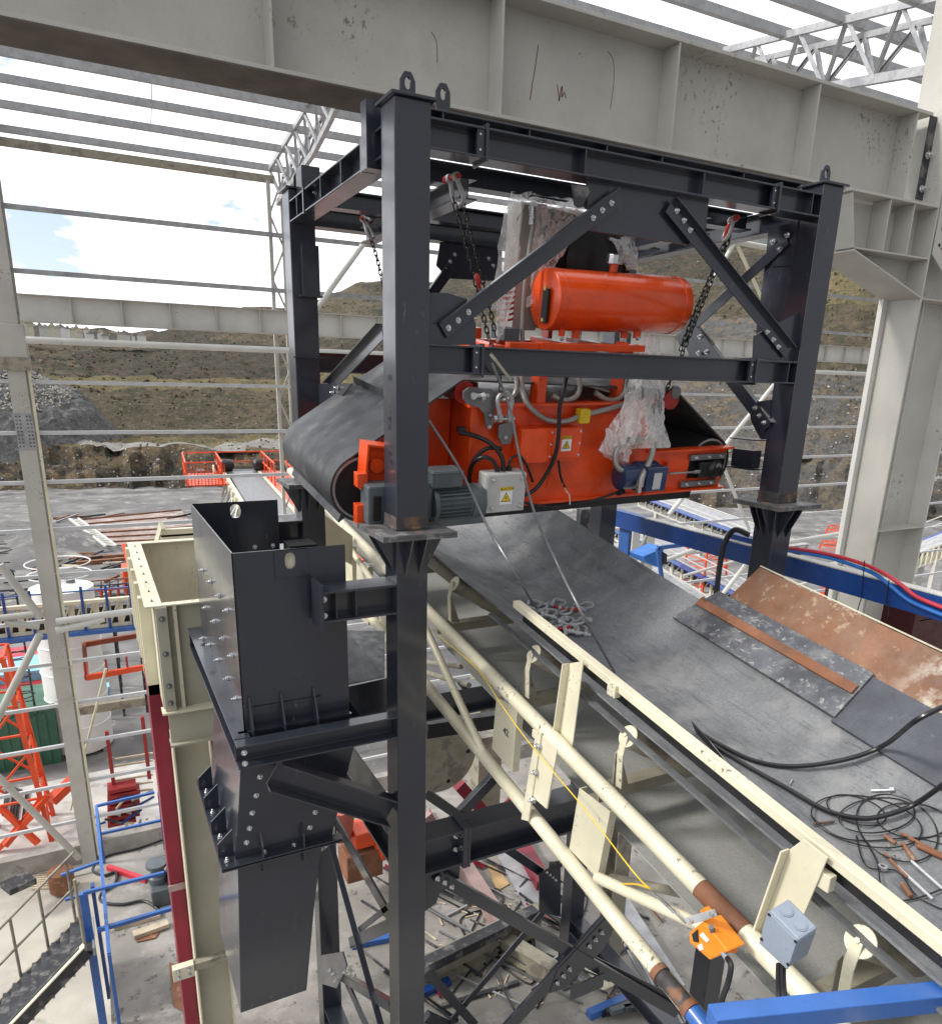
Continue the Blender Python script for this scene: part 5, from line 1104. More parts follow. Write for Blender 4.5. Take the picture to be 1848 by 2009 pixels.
# lattice columns
def lattice(name, label, x0, x1, y, z0, z1, n, r=.028, m='cream', group=None):
    t = thing(name, label, 'column', ((x0+x1)/2, y, z0), group)
    for x in (x0, x1): MB().box((x-r, y-r, z0), (x+r, y+r, z1)).build('chord', M[m], t)
    for k in range(n):
        a, b_ = z0+(z1-z0)*k/n, z0+(z1-z0)*(k+1)/n
        MB().tube([(x0 if k % 2 else x1, y, a), (x1 if k % 2 else x0, y, b_)], r*.6, 6).build('lacing_bar', M[m], t)
    return t
lattice('lattice_column', 'slender cream lattice column left of the rear frame post', 4.52, 4.84, HY, GZ, 4.5, 24, .042, m='hall')
lattice('lattice_column', 'white lattice column of the far wall seen behind the right posts', 22.75, 23.1, HY, GZ, 4.5, 24, .042, m='hallw')
# far crane girder
fg = thing('far_crane_girder', 'slim pale girder with regular stiffeners along the open far wall', 'girder', (12, HY-.3, 1.0))
MB().box((-1.06, HY-.42, 1.0), (34, HY-.14, 1.02)).build('flange', M['hall'], fg); MB().box((-1.06, HY-.42, 1.55), (34, HY-.14, 1.57)).build('flange', M['hall'], fg)
MB().box((-1.06, HY-.29, 1.02), (34, HY-.28, 1.55)).build('web', M['hallw'], fg)
for k in range(35):
    x = -.05+k*1.03; MB().box((x-.01, HY-.41, 1.021), (x+.01, HY-.291, 1.549)).build('stiffener', M['hall'], fg)
# girts
zg = [3.31, 2.05]+[-.26-1.13*k for k in range(11)]
ordn = ['top', 'second', 'third', 'fourth', 'fifth', 'sixth', 'seventh', 'eighth', 'ninth', 'tenth', 'eleventh', 'twelfth', 'lowest']
for k, z in enumerate(zg):
    MB().beam((-6, HY-.08, z), (36, HY-.08, z), bx(.07, .085 if k > 1 else .10)).build('wall_girt', M['girt' if k > 1 else 'galvd'], None, label='%s of the thin horizontal galvanised rails across the open far wall' % ordn[k], cat='rail', group='horizontal girts of the far wall')
MB().beam((-6, HY+.1, 4.56), (4.7, HY+.1, 4.56), bx(.15, .15)).build('eave_beam', M['creamd'], None, label='pale eave pipe running to the top of the slender lattice column', cat='beam')
MB().tube([(-1.0, HY-.5, .62), (34, HY-.5, .62)], .075, 10).build('tie_pipe', M['hallw'], None, True, label='long pale tie pipe just under the far stiffened girder', cat='pipe')
def pipeY(p, q, r, name, label, m='hallw', Y=HY-.35, X=None, Yq=None):
    return MB().tube([at(*p, Y=Y), at(*q, Y=Yq or Y)], r, 10).build(name, M[m], None, True, label=label, cat='pipe')
pipeY((0, 1108), (80, 1212), .09, 'brace_pipe', 'pale brace pipe slanting down to the left column joint', 'hall')
pipeY((-10, 1420), (78, 1245), .09, 'brace_pipe', 'pale brace pipe rising from the left edge to the column joint', 'hall')
pipeY((-10, 1518), (156, 1685), .085, 'brace_pipe', 'pale brace pipe running down to the foot of the left column', 'hall')
pipeY((110, 1220), (275, 1197), .085, 'tie_pipe', 'upper of two white tie pipes right of the left column joint')
pipeY((110, 1238), (205, 1214), .085, 'tie_pipe', 'lower of two white tie pipes right of the left column joint')
pipeY((0, 1213), (70, 1205), .08, 'tie_pipe', 'upper pale tie pipe left of the column joint', 'hall'); pipeY((10, 1222), (78, 1229), .085, 'tie_pipe', 'lower pale tie pipe left of the column joint', 'hall')
pipeY((208, 1312), (138, 1590), .035, 'brace_rod', 'thin cream rod crossing behind the left column', 'cream', Y=HY+.3)
pipeY((612, 618), (716, 474), .07, 'brace_pipe', 'pale brace pipe between the rear left post and the front post')
pipeY((1519, 754), (1312, 1010), .075, 'brace_pipe', 'white brace pipe slanting beside the front right post')
pipeY((1405, 880), (1470, 1040), .06, 'brace_pipe', 'white brace pipe crossing below the right bearing')
pipeY((1290, 1105), (1385, 1070), .085, 'brace_pipe', 'white pipe from the blue cap towards the right post')
pipeY((1500, 1060), (1290, 1330), .085, 'brace_pipe', 'white brace pipe behind the rusty bar end')
pipeY((1500, 1072), (1672, 1043), .09, 'tie_pipe', 'white pipe between the right post and the big column')
pipeY((1340, 1130), (1520, 1078), .05, 'tie_pipe', 'thin white pipe below the blue beam')
pipeY((1560, 1150), (1672, 1118), .06, 'tie_pipe', 'thin white pipe between the blue beam and the skirt plate')
pipeY((1440, 478), (1390, 560), .07, 'brace_pipe', 'left leg of the white pipe chevron behind the right brace'); pipeY((1446, 480), (1520, 640), .055, 'brace_pipe', 'right leg of the white pipe chevron behind the right brace', 'cream')
pipeY((1420, 470), (1510, 486), .09, 'tie_pipe', 'short white tie pipe above the pipe chevron')
MB().box((-8, HY+.0, GZ), (40, HY+.28, GZ+.62)).build('plinth_wall', M['conc2'], None, label='low concrete plinth under the open far wall', cat='wall')
# roof purlins and trusses
def roofz(Y):
    if Y > 16.7: return 4.8+.105*(20.2-Y)
    if Y > 13.5: return 5.17+.25*(16.7-Y)
    return 5.95-.16*(13.5-Y)
for k, (Yp, z) in enumerate(((20.2, 4.83), (18.85, 4.93), (17.75, 5.06), (16.65, 5.185), (15.45, 5.40), (14.2, 5.75), (13.0, 5.9), (11.6, 5.68), (10.2, 5.46), (9.1, 5.28), (7.9, 5.08), (6.8, 4.9))):
    MB().beam((-8, Yp, z), (34, Yp, z), Cs(.10, .21 if k == 3 else .135, .012, 1)).build('roof_purlin', M['galv'], None, label='galvanised roof purlin, number %d counted from the far eave towards the camera' % (k+1) if False else ['nearest-to-eave', 'second', 'third', 'fourth', 'fifth', 'sixth', 'seventh', 'eighth', 'ninth', 'tenth', 'eleventh', 'twelfth'][k]+' galvanised roof purlin counted from the far left eave', cat='purlin', group='roof purlins')
def truss(x, Y0, Y1, label, off=.32, d=.72):
    t = thing('roof_truss', label, 'roof truss', (x, (Y0+Y1)/2, roofz(Y0)-d))
    n = int(abs(Y1-Y0)/.8); P_ = [(Y0+(Y1-Y0)*k/n) for k in range(n+1)]
    for i in range(n):
        for (dx, dz, s_) in ((0, 0, bx(.07, .10)), (off*.5, -d, Cs(.09, .12, .012, 1)), (off, -.12, bx(.07, .08))):
            a, b_ = P_[i], P_[i+1]
            MB().beam((x+dx, a, roofz(a)+dz), (x+dx, b_, roofz(b_)+dz), s_).build('chord', M['galv'], t)
        a, b_ = P_[i], P_[i+1]; m_ = (a+b_)/2
        for q0, q1 in (((x, a, roofz(a)), (x+off*.5, m_, roofz(m_)-d)), ((x, b_, roofz(b_)), (x+off*.5, m_, roofz(m_)-d)), ((x+off, a, roofz(a)-.12), (x+off*.5, m_, roofz(m_)-d)), ((x+off, b_, roofz(b_)-.12), (x+off*.5, m_, roofz(m_)-d))):
            MB().beam(q0, q1, Cs(.055, .055, .008, 1)).build('web_member', M['galv'], t)
truss(4.62, 20.2, 13.6, 'galvanised lattice roof truss climbing from the far eave above the rear left post')
truss(10.65, 13.4, 5.5, 'galvanised lattice roof truss at the top right corner above the pale girder', .42, .78)
truss(16.8, 13.4, 5.5, 'galvanised lattice roof truss farthest to the right behind the purlins', .42, .78)
rope([at(600, 330, Y=18.9), at(298, 160, Y=19.5)][1:]+[at(296, 245, Y=19.5)], .012, 'galv', 'sag_rod', 'thin wire between two roof purlins at upper left', 'wire')

# ================================================================== beige hopper and columns at the left
bh = thing('feed_hopper', 'beige open-topped steel hopper with bolted flanges behind the dark chute', 'hopper', (.7, 7.5, -3.2))
def bhp(mb, n, m='cream', bev=0): return mb.build(n, M[m], bh, False, bev)
hx0 = at(300, 1189, Y=6.55).x; hz = at(300, 1189, Y=6.55).z; hfar = at(252, 1068, Z=hz).y; hb = at(328, 1390, Y=6.55).z
bhp(MB().box((hx0, 6.55, hb), (1.5, 6.562, hz)), 'front_wall', 'beige'); bhp(MB().box((hx0, 6.563, hb), (hx0+.012, hfar, hz)), 'side_wall'); bhp(MB().box((hx0, hfar, hb), (1.6, hfar+.012, hz)), 'rear_wall')
bhp(MB().box((hx0-.07, 6.49, hz), (hx0+.07, hfar+.06, hz+.012)), 'rim_flange'); bhp(MB().box((hx0+.072, 6.49, hz), (1.5, 6.58, hz+.012)), 'rim_flange'); bhp(MB().box((hx0+.072, hfar-.06, hz), (1.6, hfar+.06, hz+.012)), 'rim_flange')
for k in range(5):
    y = 6.9+(hfar-6.9)*k/4.3; bhp(MB().box((hx0-.10, y, hb), (hx0-.001, y+.10, hz-.02)), 'side_rib', 'cream')
bhp(MB().box((hx0+.01, 6.47, hb), (hx0+.10, 6.549, hz-.002)), 'corner_post', 'beige'); bhp(MB().box((hx0+.15, 6.50, hb), (hx0+.18, 6.549, hz-.002)), 'stiffener', 'cream')
bhp(MB().box((hx0-.02, 6.44, hb-.02), (1.5, 6.6, hb-.002)), 'bottom_flange', 'cream')
bhp(MB().box((hx0+.03, 6.50, hb-.32), (1.5, 6.54, hb-.022)), 'support_beam', 'beige'); bhp(MB().box((hx0+.02, 6.44, hb-.34), (1.5, 6.6, hb-.322)), 'support_beam', 'beige')
for z in (hz-.10, hz-.42, hz-.72, hb+.08): bolt(bh, (hx0+.055, 6.468, z), (0, -1, 0), 1.5, 'steeld')
for k in range(8): bolt(bh, (hx0, 6.65+k*(hfar-6.7)/7.5, hz+.012), (0, 0, 1), .7, 'steeld')
bm_ = thing('support_column', 'beige I-section support column under the hopper beside the crimson one', 'column', (.55, 6.7, -12))
cxl = at(338, 1460, Y=6.6).x
MB().box((cxl, 6.58, -12), (cxl+.015, 6.85, hb-.345)).build('flange', M['cream'], bm_); MB().box((cxl+.32, 6.58, -12), (cxl+.335, 6.85, hb-.345)).build('flange', M['cream'], bm_); MB().box((cxl+.015, 6.70, -12), (cxl+.32, 6.712, hb-.345)).build('web', M['beige'], bm_)
z = at(395, 1880, Y=6.6).z; MB().box((cxl-.03, 6.50, z-.05), (cxl+.75, 6.575, z+.03)).build('bracket_arm', M['creamd'], bm_); MB().box((cxl-.22, 6.48, z-.09), (cxl-.02, 6.56, z+.05)).build('bracket_plate', M['cream'], bm_, False, .003)
for dx, dz in ((-.17, -.05), (-.17, .02), (-.07, -.05), (-.07, .02)): bolt(bm_, (cxl+dx, 6.478, z+dz), (0, -1, 0), 1.2)
kc = thing('crimson_column', 'deep crimson hollow steel column left of the beige column', 'column', (.2, 6.9, -12))
kx = at(290, 1350, Y=6.9).x; kz = at(290, 1345, Y=6.9).z
MB().box((kx, 6.9, -12), (kx+.19, 7.35, kz)).build('shaft', M['crim'], kc, False, .004)

MB().box((kx-.02, 6.88, at(350, 1745, Y=6.9).z), (kx+.19, 6.899, at(350, 1745, Y=6.9).z+.07)).build('collar', M['pink'], kc)
for z_, n_ in ((-8.2, 0), (-7.3, 1)):
    MB().beam(at(400, 1490, Y=7.2), at(432, 1455, Y=7.0), bx(.05, .12)).build('crimson_brace', M['crim'], kc) if n_ == 0 else None
for k, (px, py, w_) in enumerate(((395, 1695, .14), (395, 1815, .14))):
    p = at(px, py, Y=7.6); MB().box((p.x-.2, 7.6, p.z-w_), (p.x+1.6, 7.75, p.z)).build('cross_rail', M['cream'], bm_)
MB().beam(at(420, 1770, Y=8), at(450, 1810, Y=8), bx(.1, .1)).build('blue_offcut', M['galv'], None, label='short light blue tube slanting behind the beige column', cat='tube')
MB().box((hx0-.3, 8.7, hz-.35), (hx0+1.4, 8.8, hz+.55)).build('small_panel', M['creamd'], None, label='small cream open box frame behind the beige hopper', cat='box') if False else None
mb = MB(); p0 = at(315, 1040, Y=10.5); p1 = at(385, 1070, Y=10.5)
for z_ in (p0.z, (p0.z+p1.z)/2+.05): mb.box((p0.x, 10.5, z_-.10), (p1.x+.3, 10.6, z_))
tt = thing('short_ladder', 'small cream ladder-like frame behind the beige hopper', 'frame', p0)
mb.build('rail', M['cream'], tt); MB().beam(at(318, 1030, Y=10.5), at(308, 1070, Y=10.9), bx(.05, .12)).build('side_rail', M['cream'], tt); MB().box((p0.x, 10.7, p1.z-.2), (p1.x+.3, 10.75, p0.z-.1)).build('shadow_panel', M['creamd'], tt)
MB().ext([at(630, 1005, Y=6.8), at(692, 1052, Y=6.8), at(692, 1110, Y=6.8), at(630, 1075, Y=6.8)], (0, .02, 0)).build('backing_panel', M['cream'], None, label='plain yellowish-cream panel between the rear left post and the magnet belt', cat='panel')

# ================================================================== blue beam with cables on the right
bb = thing('blue_beam', 'long blue steel beam with top flange pale with sky light passing behind the front right post', 'beam', (5.4, 4, -1.6))
MB().box((5.40, .3, -1.60), (5.425, 7.05, -1.425)).build('web', M['blue'], bb, False, .003)
MB().box((5.40, .3, -1.42), (5.50, 6.3, -1.41)).build('top_flange', M['hallw'], bb); MB().box((5.40, 6.3, -1.42), (5.50, 7.05, -1.41)).build('top_flange', M['blue'], bb)  # sky light and dust on the top face put into its pale colour
MB().box((5.40, 7.06, -2.6), (5.50, 7.25, -1.41)).build('end_post', M['blue'], bb)
MB().box((5.46, 6.62, -2.6), (5.50, 6.8, -1.6)).build('end_post', M['bluel'], bb)
MB().box((5.45, 4.7, -1.409), (5.56, 5.15, -1.36)).build('splice_block', M['blue'], bb)
for p, q, nm, mt, lb in (([(1548, 1075), (1620, 1086), (1680, 1102), (1725, 1120), (1765, 1145), (1800, 1172), (1870, 1200)], 0, 'red_cable', 'redc', 'red cable strapped along the top of the blue beam'),
                     ([(1548, 1080), (1620, 1093), (1670, 1108), (1715, 1126), (1750, 1152), (1790, 1182), (1870, 1215)], 0, 'blue_cable', 'bluc', 'bright blue cable strapped below the red cable')):
    rope([at(a, b_, X=5.385) for a, b_ in p], .016, mt, nm, lb, 'cable')
for a in (1690, 1738):
    MB().tube([at(a+6, 1100+(a-1690)*.8, X=5.365), at(a, 1170+(a-1690)*.3, X=5.385)], .004, 6).build('cable_tie', M['black'], bb, True)
MB().tube([at(1690, 1172, X=5.38), at(1680, 1205, X=5.36)], .004, 5).build('cable_tie', M['black'], bb); MB().tube([at(1744, 1180, X=5.38), at(1742, 1210, X=5.36)], .004, 5).build('cable_tie', M['black'], bb)
rope([at(1470, 1050, X=5.3), at(1440, 1040, X=5.2), at(1420, 1070, X=5.15), at(1412, 1110, X=5.1), at(1405, 1165, X=5.0)], .026, 'black', 'thick_cable', 'very thick black cable arching over the blue beam beside the right post', 'cable')
MB().ext([at(1262, 1092, Y=12), at(1304, 1074, Y=12), at(1300, 1084, Y=12), at(1302, 1108, Y=12), at(1298, 1116, Y=12), at(1266, 1102, Y=12)], (0, .5, 0)).build('blue_hood', M['bluc'], None, label='small bright blue sheet metal hood beyond the belt edge', cat='hood')
MB().ext([at(1300, 1082, Y=11.98), at(1309, 1088, Y=11.98), at(1308, 1104, Y=11.98), at(1300, 1108, Y=11.98)], (0, .1, 0)).build('pipe_flange', M['black'], None, label='black flange disc on the blue hood', cat='flange')
MB().box(at(1140, 1000, Y=8.2), at(1190, 1080, Y=8.3)).build('steel_plate', M['chard'], None, label='dark grey panel between the magnet underside and the blue beam end', cat='panel')
dr = thing('dark_red_bin', 'dark crimson steel bin at the right edge beyond the rusty skirt plate', 'bin', at(1830, 1260, Y=4.6))
p = at(1800, 1190, Y=5.2); MB().box((p.x, 5.2, p.z-1.2), (p.x+2, 5.25, p.z)).build('wall', M['bindark'], dr); MB().box((p.x-.05, 5.12, p.z+.001), (p.x+2, 5.28, p.z+.03)).build('rim', M['creamd'], dr); MB().box((p.x, 5.25, p.z-1.2), (p.x+.04, 6.5, p.z)).build('wall', M['bindark'], dr)

# ================================================================== concrete platform, railing and stair at lower left
SZ = -7.5
MB().box((-.55, 1.0, SZ-.45), (9.5, 11.6, SZ)).build('platform_floor', M['concrete'], None, kind='structure')
bl = thing('platform_railing', 'blue tubular railing round the concrete platform at lower left', 'railing', (-.55, 10, SZ))
def rl(p, q, s_=bx(.04, .04), n='rail', m='bluel'): MB().beam(p, q, s_).build(n, M[m], bl, False, .003)
T = at(189, 1582, Y=11.45); Tn = at(214, 1873, Z=T.z)
rl(T, at(303, 1555, Y=11.45)); rl(T, Tn); rl(T+V(0, 0, -.5), T+V(1.4, 0, -.5)); rl(T+V(0, 0, .0), (T.x, T.y, SZ), n='post')
rl(T+V(.92, 0, 0), (T.x+.92, T.y, SZ), bx(.08, .08), 'post', 'blue'); rl((Tn.x, Tn.y, Tn.z), (Tn.x, Tn.y, SZ-.1), n='post')
U1, U2 = at(163, 1753, Y=8.6), at(322, 1713, Y=8.6)
rl(U1, U2); rl(at(191, 1826, Y=8.6), at(340, 1782, Y=8.6), bx(.05, .05)); rl(U1, (U1.x, U1.y, U1.z-2.6), bx(.09, .06), 'post'); rl(U1+V(.10, .12, 0), (U1.x+.1, U1.y+.12, U1.z-1.7), bx(.04, .09), 'post', 'blue')
rl(at(120, 1718, Y=10.5), at(202, 1689, Y=10.5)); rl(at(128, 1766, Y=10), at(168, 1755, Y=10), bx(.04, .04))
# second railing line beyond the wall and odds and ends on the platform
gn = thing('pump_unit', 'dark oily pump set with round flange standing on the concrete platform', 'pump', at(310, 1790, Z=SZ))
c = at(300, 1785, Z=SZ); MB().box(c+V(0, 0, 0), c+V(.7, .5, .28)).build('base_frame', M['motor'], gn, False, .02); MB().lathe(c+V(.12, .25, .28), (0, 0, 1), [(0, .13), (.10, .13), (.12, .10), (.25, .09), (.27, .15), (.32, .15)], 20).build('vertical_flange', M['motor'], gn, True)
MB().lathe(c+V(.25, .2, .40), (1, 0, 0), [(0, .10), (.05, .14), (.30, .14), (.34, .1)], 20).build('motor_body', M['chard'], gn, True); MB().lathe(c+V(.45, -.02, .2), (0, -1, 0), [(0, .09), (.04, .09)], 20).build('round_cover', M['lbox'], gn, True)
pc = [at(a, b_, Z=SZ+.03) for a, b_ in ((320, 1648), (270, 1665), (215, 1678), (190, 1692), (183, 1710), (205, 1718), (228, 1712), (225, 1735), (200, 1752), (200, 1770), (240, 1775), (280, 1768), (305, 1780), (315, 1790))]
rope(pc, .022, 'black', 'platform_hose', 'black hose snaking over the concrete platform to the pump', 'hose')
MB().beam(at(212, 1702, Z=SZ+.04), at(288, 1728, Z=SZ+.04), bx(.07, .07)).build('red_bar', M['redc'], None, label='long red bar lying on the concrete platform', cat='bar')
MB().box(at(225, 1828, Z=SZ), at(225, 1828, Z=SZ)+V(.6, .12, .06)).build('timber_block', M['woodp'], None, label='brown timber pallet piece by the railing foot on the platform', cat='timber')
MB().beam(at(262, 1836, Z=SZ+.05), at(330, 1812, Z=SZ+.05), bx(.12, .06)).build('plank', M['woodp'], None, label='pale plank lying beside the crimson column foot', cat='plank')
MB().ext([at(268, 1850, Z=SZ+.01), at(290, 1815, Z=SZ+.01), at(318, 1822, Z=SZ+.01), at(305, 1842, Z=SZ+.01)], (0, 0, .01)).build('rusty_sheet', M['rust'], None, label='small rusty sheet on the platform below the pump', cat='sheet')
MB().ext([at(332, 1890, Z=SZ+.01), at(352, 1895, Z=SZ+.01), at(358, 1985, Z=SZ+.01), at(340, 1975, Z=SZ+.01)], (0, 0, .01)).build('rusty_sheet', M['rust'], None, label='tall rusty sheet lying next to the crimson column', cat='sheet')
# stair
stt = thing('site_stair', 'steel grating stair with pipe handrails going down at the bottom left corner', 'stair', (-2, 9, -10))
S0 = at(166, 1802, Y=9.2); S1 = at(-60, 2040, Y=9.2); N0 = at(168, 1866, Y=8.35); N1 = N0+(S1-S0)
MB().beam(S0, S1, bx(.04, .16)).build('stringer', M['creamd'], stt); MB().beam(N0, N1, bx(.05, .2)).build('stringer', M['chard'], stt)
MB().beam(N0+V(0, -.03, .11), N1+V(0, -.03, .11), bx(.10, .015)).build('stringer_cap', M['cream'], stt)
for k in range(12):
    c = S0.lerp(S1, (k+.4)/12); e = N0.lerp(N1, (k+.4)/12); MB().ext([c+V(-.12, 0, .0), c+V(.12, 0, .0), e+V(.12, 0, .0), e+V(-.12, 0, .0)], (0, 0, .03)).build('tread', M['chard'], stt)
    MB().ext([c+V(.121, 0, -.06), c+V(.145, 0, -.06), e+V(.145, 0, -.06), e+V(.121, 0, -.06)], (0, 0, .11)).build('tread_nosing', M['galvd'], stt)
for h_ in (1.0, .55): MB().tube([S0+V(0, 0, h_), S1+V(0, 0, h_)], .018, 8).build('handrail', M['creamd'], stt, True)
for k in range(5): c = S0.lerp(S1, (k+.3)/4.2); MB().tube([c, c+V(0, 0, 1.0)], .018, 8).build('rail_post', M['creamd'], stt, True)
MB().tube([N0+V(0, 0, .0), N0+V(0, 0, 1.0)], .018, 8).build('rail_post', M['creamd'], stt, True)

# ================================================================== clutter on the platform below the conveyor
def flatbeam(p, q, sec, m, name, label, cat, z=SZ, up=(0, 0, 1), grp=None):
    h = max(b for a, b in sec)
    o = MB().beam(at(*p, Z=z+h+.004), at(*q, Z=z+h+.004), sec, up).build(name, M[m], None, label=label, cat=cat)
    if grp: o['group'] = grp
    return o
flatbeam((820, 1918), (1062, 1800), I(.25, .35, .02, .03), 'creamd', 'floor_beam', 'heavy cream floor beam running behind the front post at the bottom', 'beam')
flatbeam((835, 1895), (1050, 1790), bx(.16, .14), 'chard', 'floor_beam', 'dark floor beam lying along the cream one', 'beam', z=SZ+.36)
flatbeam((985, 1850), (1085, 1912), I(.2, .28, .02, .03), 'creamd', 'floor_beam', 'short cream beam joining the heavy beam near the rear post', 'beam')
flatbeam((905, 1692), (1000, 1840), bx(.22, .2), 'pink', 'pink_beam', 'long faded pink beam lying behind the tower', 'beam')
flatbeam((1010, 1640), (1068, 1740), bx(.25, .2), 'crim', 'crimson_beam', 'crimson beam with pink top behind the rear post', 'beam')
ccx = thing('cream_post', 'cream steel post with foot plate standing on the floor under the conveyor', 'post', at(1190, 1915, Z=SZ))
c = at(1190, 1908, Z=SZ); MB().beam(c, c+V(0, 0, 3.6), I(.22, .22, .015, .02), (0, 1, 0)).build('shaft', M['creamd'], ccx); MB().box(c+V(-.25, -.25, 0), c+V(.25, .25, .03)).build('foot_plate', M['cream'], ccx)
c = at(945, 1600, Z=SZ); MB().box(c+V(-.2, -.2, 0), c+V(.25, .2, 3.0)).build('cream_post', M['creamd'], None, label='broad cream post behind the crossing dark braces', cat='post')
for k in range(7):
    flatbeam((978+k*5, 1678-k*2), (1045+k*5, 1805-k*3), bx(.05, .05), 'galvd', 'steel_tube', 'long grey steel tube in the bundle behind the tower', 'tube', grp='long tubes lying behind the tower')
for k in range(14):
    a0 = random.uniform(-8, 8); flatbeam((1215+k*6+a0, 1830+k*4), (1300+k*5-a0, 1990+k*3), bx(.035, .035), random.choice(['galvd', 'galv', 'steeld']), 'steel_tube', 'thin steel tube in the pile at bottom centre right', 'tube', z=SZ+.03*(k % 4), grp='thin tubes piled under the conveyor')
for k in range(16):
    c = at(1175+k*11, 2000-k*6, Z=SZ); flatbeam((1180+k*9, 1990-k*2), (1275+k*5, 1945+k*5), bx(.07, .07), random.choice(['black', 'chard', 'motor']), 'dark_pipe', 'dark pipe in the stack at the bottom edge', 'pipe', z=SZ+.06*(k % 3), grp='dark pipes stacked at the bottom edge') if k < 9 else None
flatbeam((1155, 1992), (1282, 1938), bx(.10, .10), 'bluel', 'blue_bar', 'blue steel bar lying near the cream post foot', 'bar')
flatbeam((815, 1955), (882, 1925), bx(.10, .08), 'blue', 'blue_bar', 'blue steel bar beside the front post at the bottom', 'bar')
flatbeam((690, 1855), (775, 1838), bx(.10, .08), 'bluel', 'blue_bar', 'thin blue bar seen left of the front post', 'bar')
flatbeam((868, 1975), (1018, 1928), bx(.05, .05), 'chard', 'dark_bar', 'dark angle bar lying on the floor in two pieces', 'bar'); flatbeam((1215, 1760), (1330, 1940), bx(.2, .06), 'galvd', 'flat_strip', 'wide flat grey steel strip on the pile', 'strip', z=SZ+.2)
MB().ext([at(955, 1700, Z=SZ+.01), at(968, 1695, Z=SZ+.01), at(1000, 1735, Z=SZ+.01), at(975, 1750, Z=SZ+.01)], (0, 0, .01)).build('plywood_sheet', M['wood'], None, label='orange-brown plywood sheet among the tubes', cat='plywood')
for k in range(26):
    px, py = random.uniform(840, 1060), random.uniform(1770, 2000); an = random.uniform(0, 3.1); c = at(px, py, Z=SZ+.012); L_ = random.uniform(.08, .25)
    MB().beam(c, c+V(math.cos(an)*L_, math.sin(an)*L_, .0), bx(.018, .014)).build('wood_scrap', M['woodp'], None, label='splinter of pale scrap wood on the concrete floor', cat='wood scrap', group='scrap wood on the concrete floor')
for k in range(60):
    px, py = random.uniform(845, 1300), random.uniform(1640, 2010)
    if px > 1080 and py < 1760: continue
    c = at(px, py, Z=SZ+.03); an = rad(random.choice((10, 85, 30, 120)) if k % 2 else random.uniform(105, 125)); L_ = random.uniform(.25, .9) if k % 2 else random.uniform(1.0, 2.4)
    MB().beam(c, c+V(math.cos(an)*L_, math.sin(an)*L_, random.uniform(0, .06)), random.choice((bx(.02, .02), bx(.03, .025), L(.045, .045, .006)))).build('loose_bar', M[random.choice(['chard', 'galvd', 'steeld', 'rust', 'chard', 'crim', 'black'])], None, label='loose steel bar lying on the concrete under the conveyor', cat='bar', group='loose bars on the concrete under the conveyor')
for k in range(3):
    pts = [at(random.uniform(860, 1040)+60*k, random.uniform(1700, 1990), Z=SZ+.02) for _ in range(6)]
    rope(pts, .012, 'black', 'floor_cable', ['black cable snaking on the floor nearest the front post', 'black cable snaking on the floor in the middle', 'black cable snaking on the floor towards the tube pile'][k], 'cable')
hz_ = [at(a, b_, Z=SZ+.02) for a, b_ in ((1128, 1990), (1122, 1975), (1136, 1965), (1150, 1978), (1140, 1992))]
# ================================================================== yard beyond the hall
gs = MB(); gs.sheet([(-700, -200, GZ), (900, -200, GZ), (900, 1100, GZ), (-700, 1100, GZ)])
yard = mat('yard_ground', (.185, .18, .175), .9, 0, .3, .4, scuff=((.10, .098, .096), .12, .46, 1.4, .55, (.35, 1.8, 1)), spot=(.36, .345, .32), ss=.5, st=.57, sw=.10, spot2=(.125, .12, .12), s2=.09, st2=.5, sw2=.12, grain=.1, bump=.5, bs=1.5, streak=((.14, .135, .13), (.3, 1.6, 1), .5, .58, .6))
gs.build('yard_ground', yard, None, kind='structure')
MB().sheet([(-8, -6, GZ+.006), (44, -6, GZ+.006), (44, HY-.01, GZ+.006), (-8, HY-.01, GZ+.006)]).build('hall_floor', mat('hall_floor', (.44, .405, .345), .85, 0, .12, .6, spot=(.17, .15, .12), ss=.5, st=.58, sw=.1, spot2=(.48, .45, .39), s2=.4, st2=.5, grain=.1, bump=.2, bs=4), None, kind='structure')
MB().sheet([(-9, HY+.3, GZ+.008), (3.4, HY+.3, GZ+.008), (3.4, HY+5.5, GZ+.008), (-9, HY+5.0, GZ+.008)]).build('gravel_apron', mat('pale_gravel', (.60, .585, .55), .9, 0, .15, .8, spot=(.24, .23, .22), ss=1.1, st=.54, sw=.15, grain=.15, bump=.4, bs=6), None, kind='structure')

def az(x, y=760): d = ray(x, y); return math.atan2(d.x, d.y)
profs = [(-900, 960, [(872, 7), (852, 22), (760, 42), (735, 52), (690, 80), (645, 140)]),
         (60, 960, [(872, 7), (852, 22), (760, 42), (735, 52), (695, 78), (642, 150)]),
         (300, 958, [(874, 6), (853, 20), (770, 40), (742, 50), (690, 80), (646, 140)]),
         (530, 955, [(882, 8), (855, 24), (765, 44), (740, 54), (680, 84), (610, 140)]),
         (745, 955, [(875, 10), (850, 26), (750, 46), (690, 66), (630, 92), (553, 150)]),
         (1250, 985, [(890, 9), (800, 18), (740, 28), (640, 46), (560, 68), (475, 110)]),
         (1650, 1010, [(900, 8), (800, 15), (720, 22), (600, 34), (520, 50), (424, 85)]),
         (2400, 1060, [(900, 8), (800, 15), (700, 22), (600, 34), (480, 50), (330, 85)])]
cols_ = []
for px, yb, seg in profs:
    a = az(px, (yb+600)/2); q = at(px, yb, Z=GZ); r0 = math.hypot(q.x, q.y); row = [(r0-3, GZ-.3), (r0, GZ)]
    for y, dr_ in seg:
        d = ray(px, y); r = r0+dr_; row.append((r, d.z/math.hypot(d.x, d.y)*r))
    row += [(row[-1][0]+60, row[-1][1]-6), (row[-1][0]+400, row[-1][1]-60)]
    cols_.append((a, row))
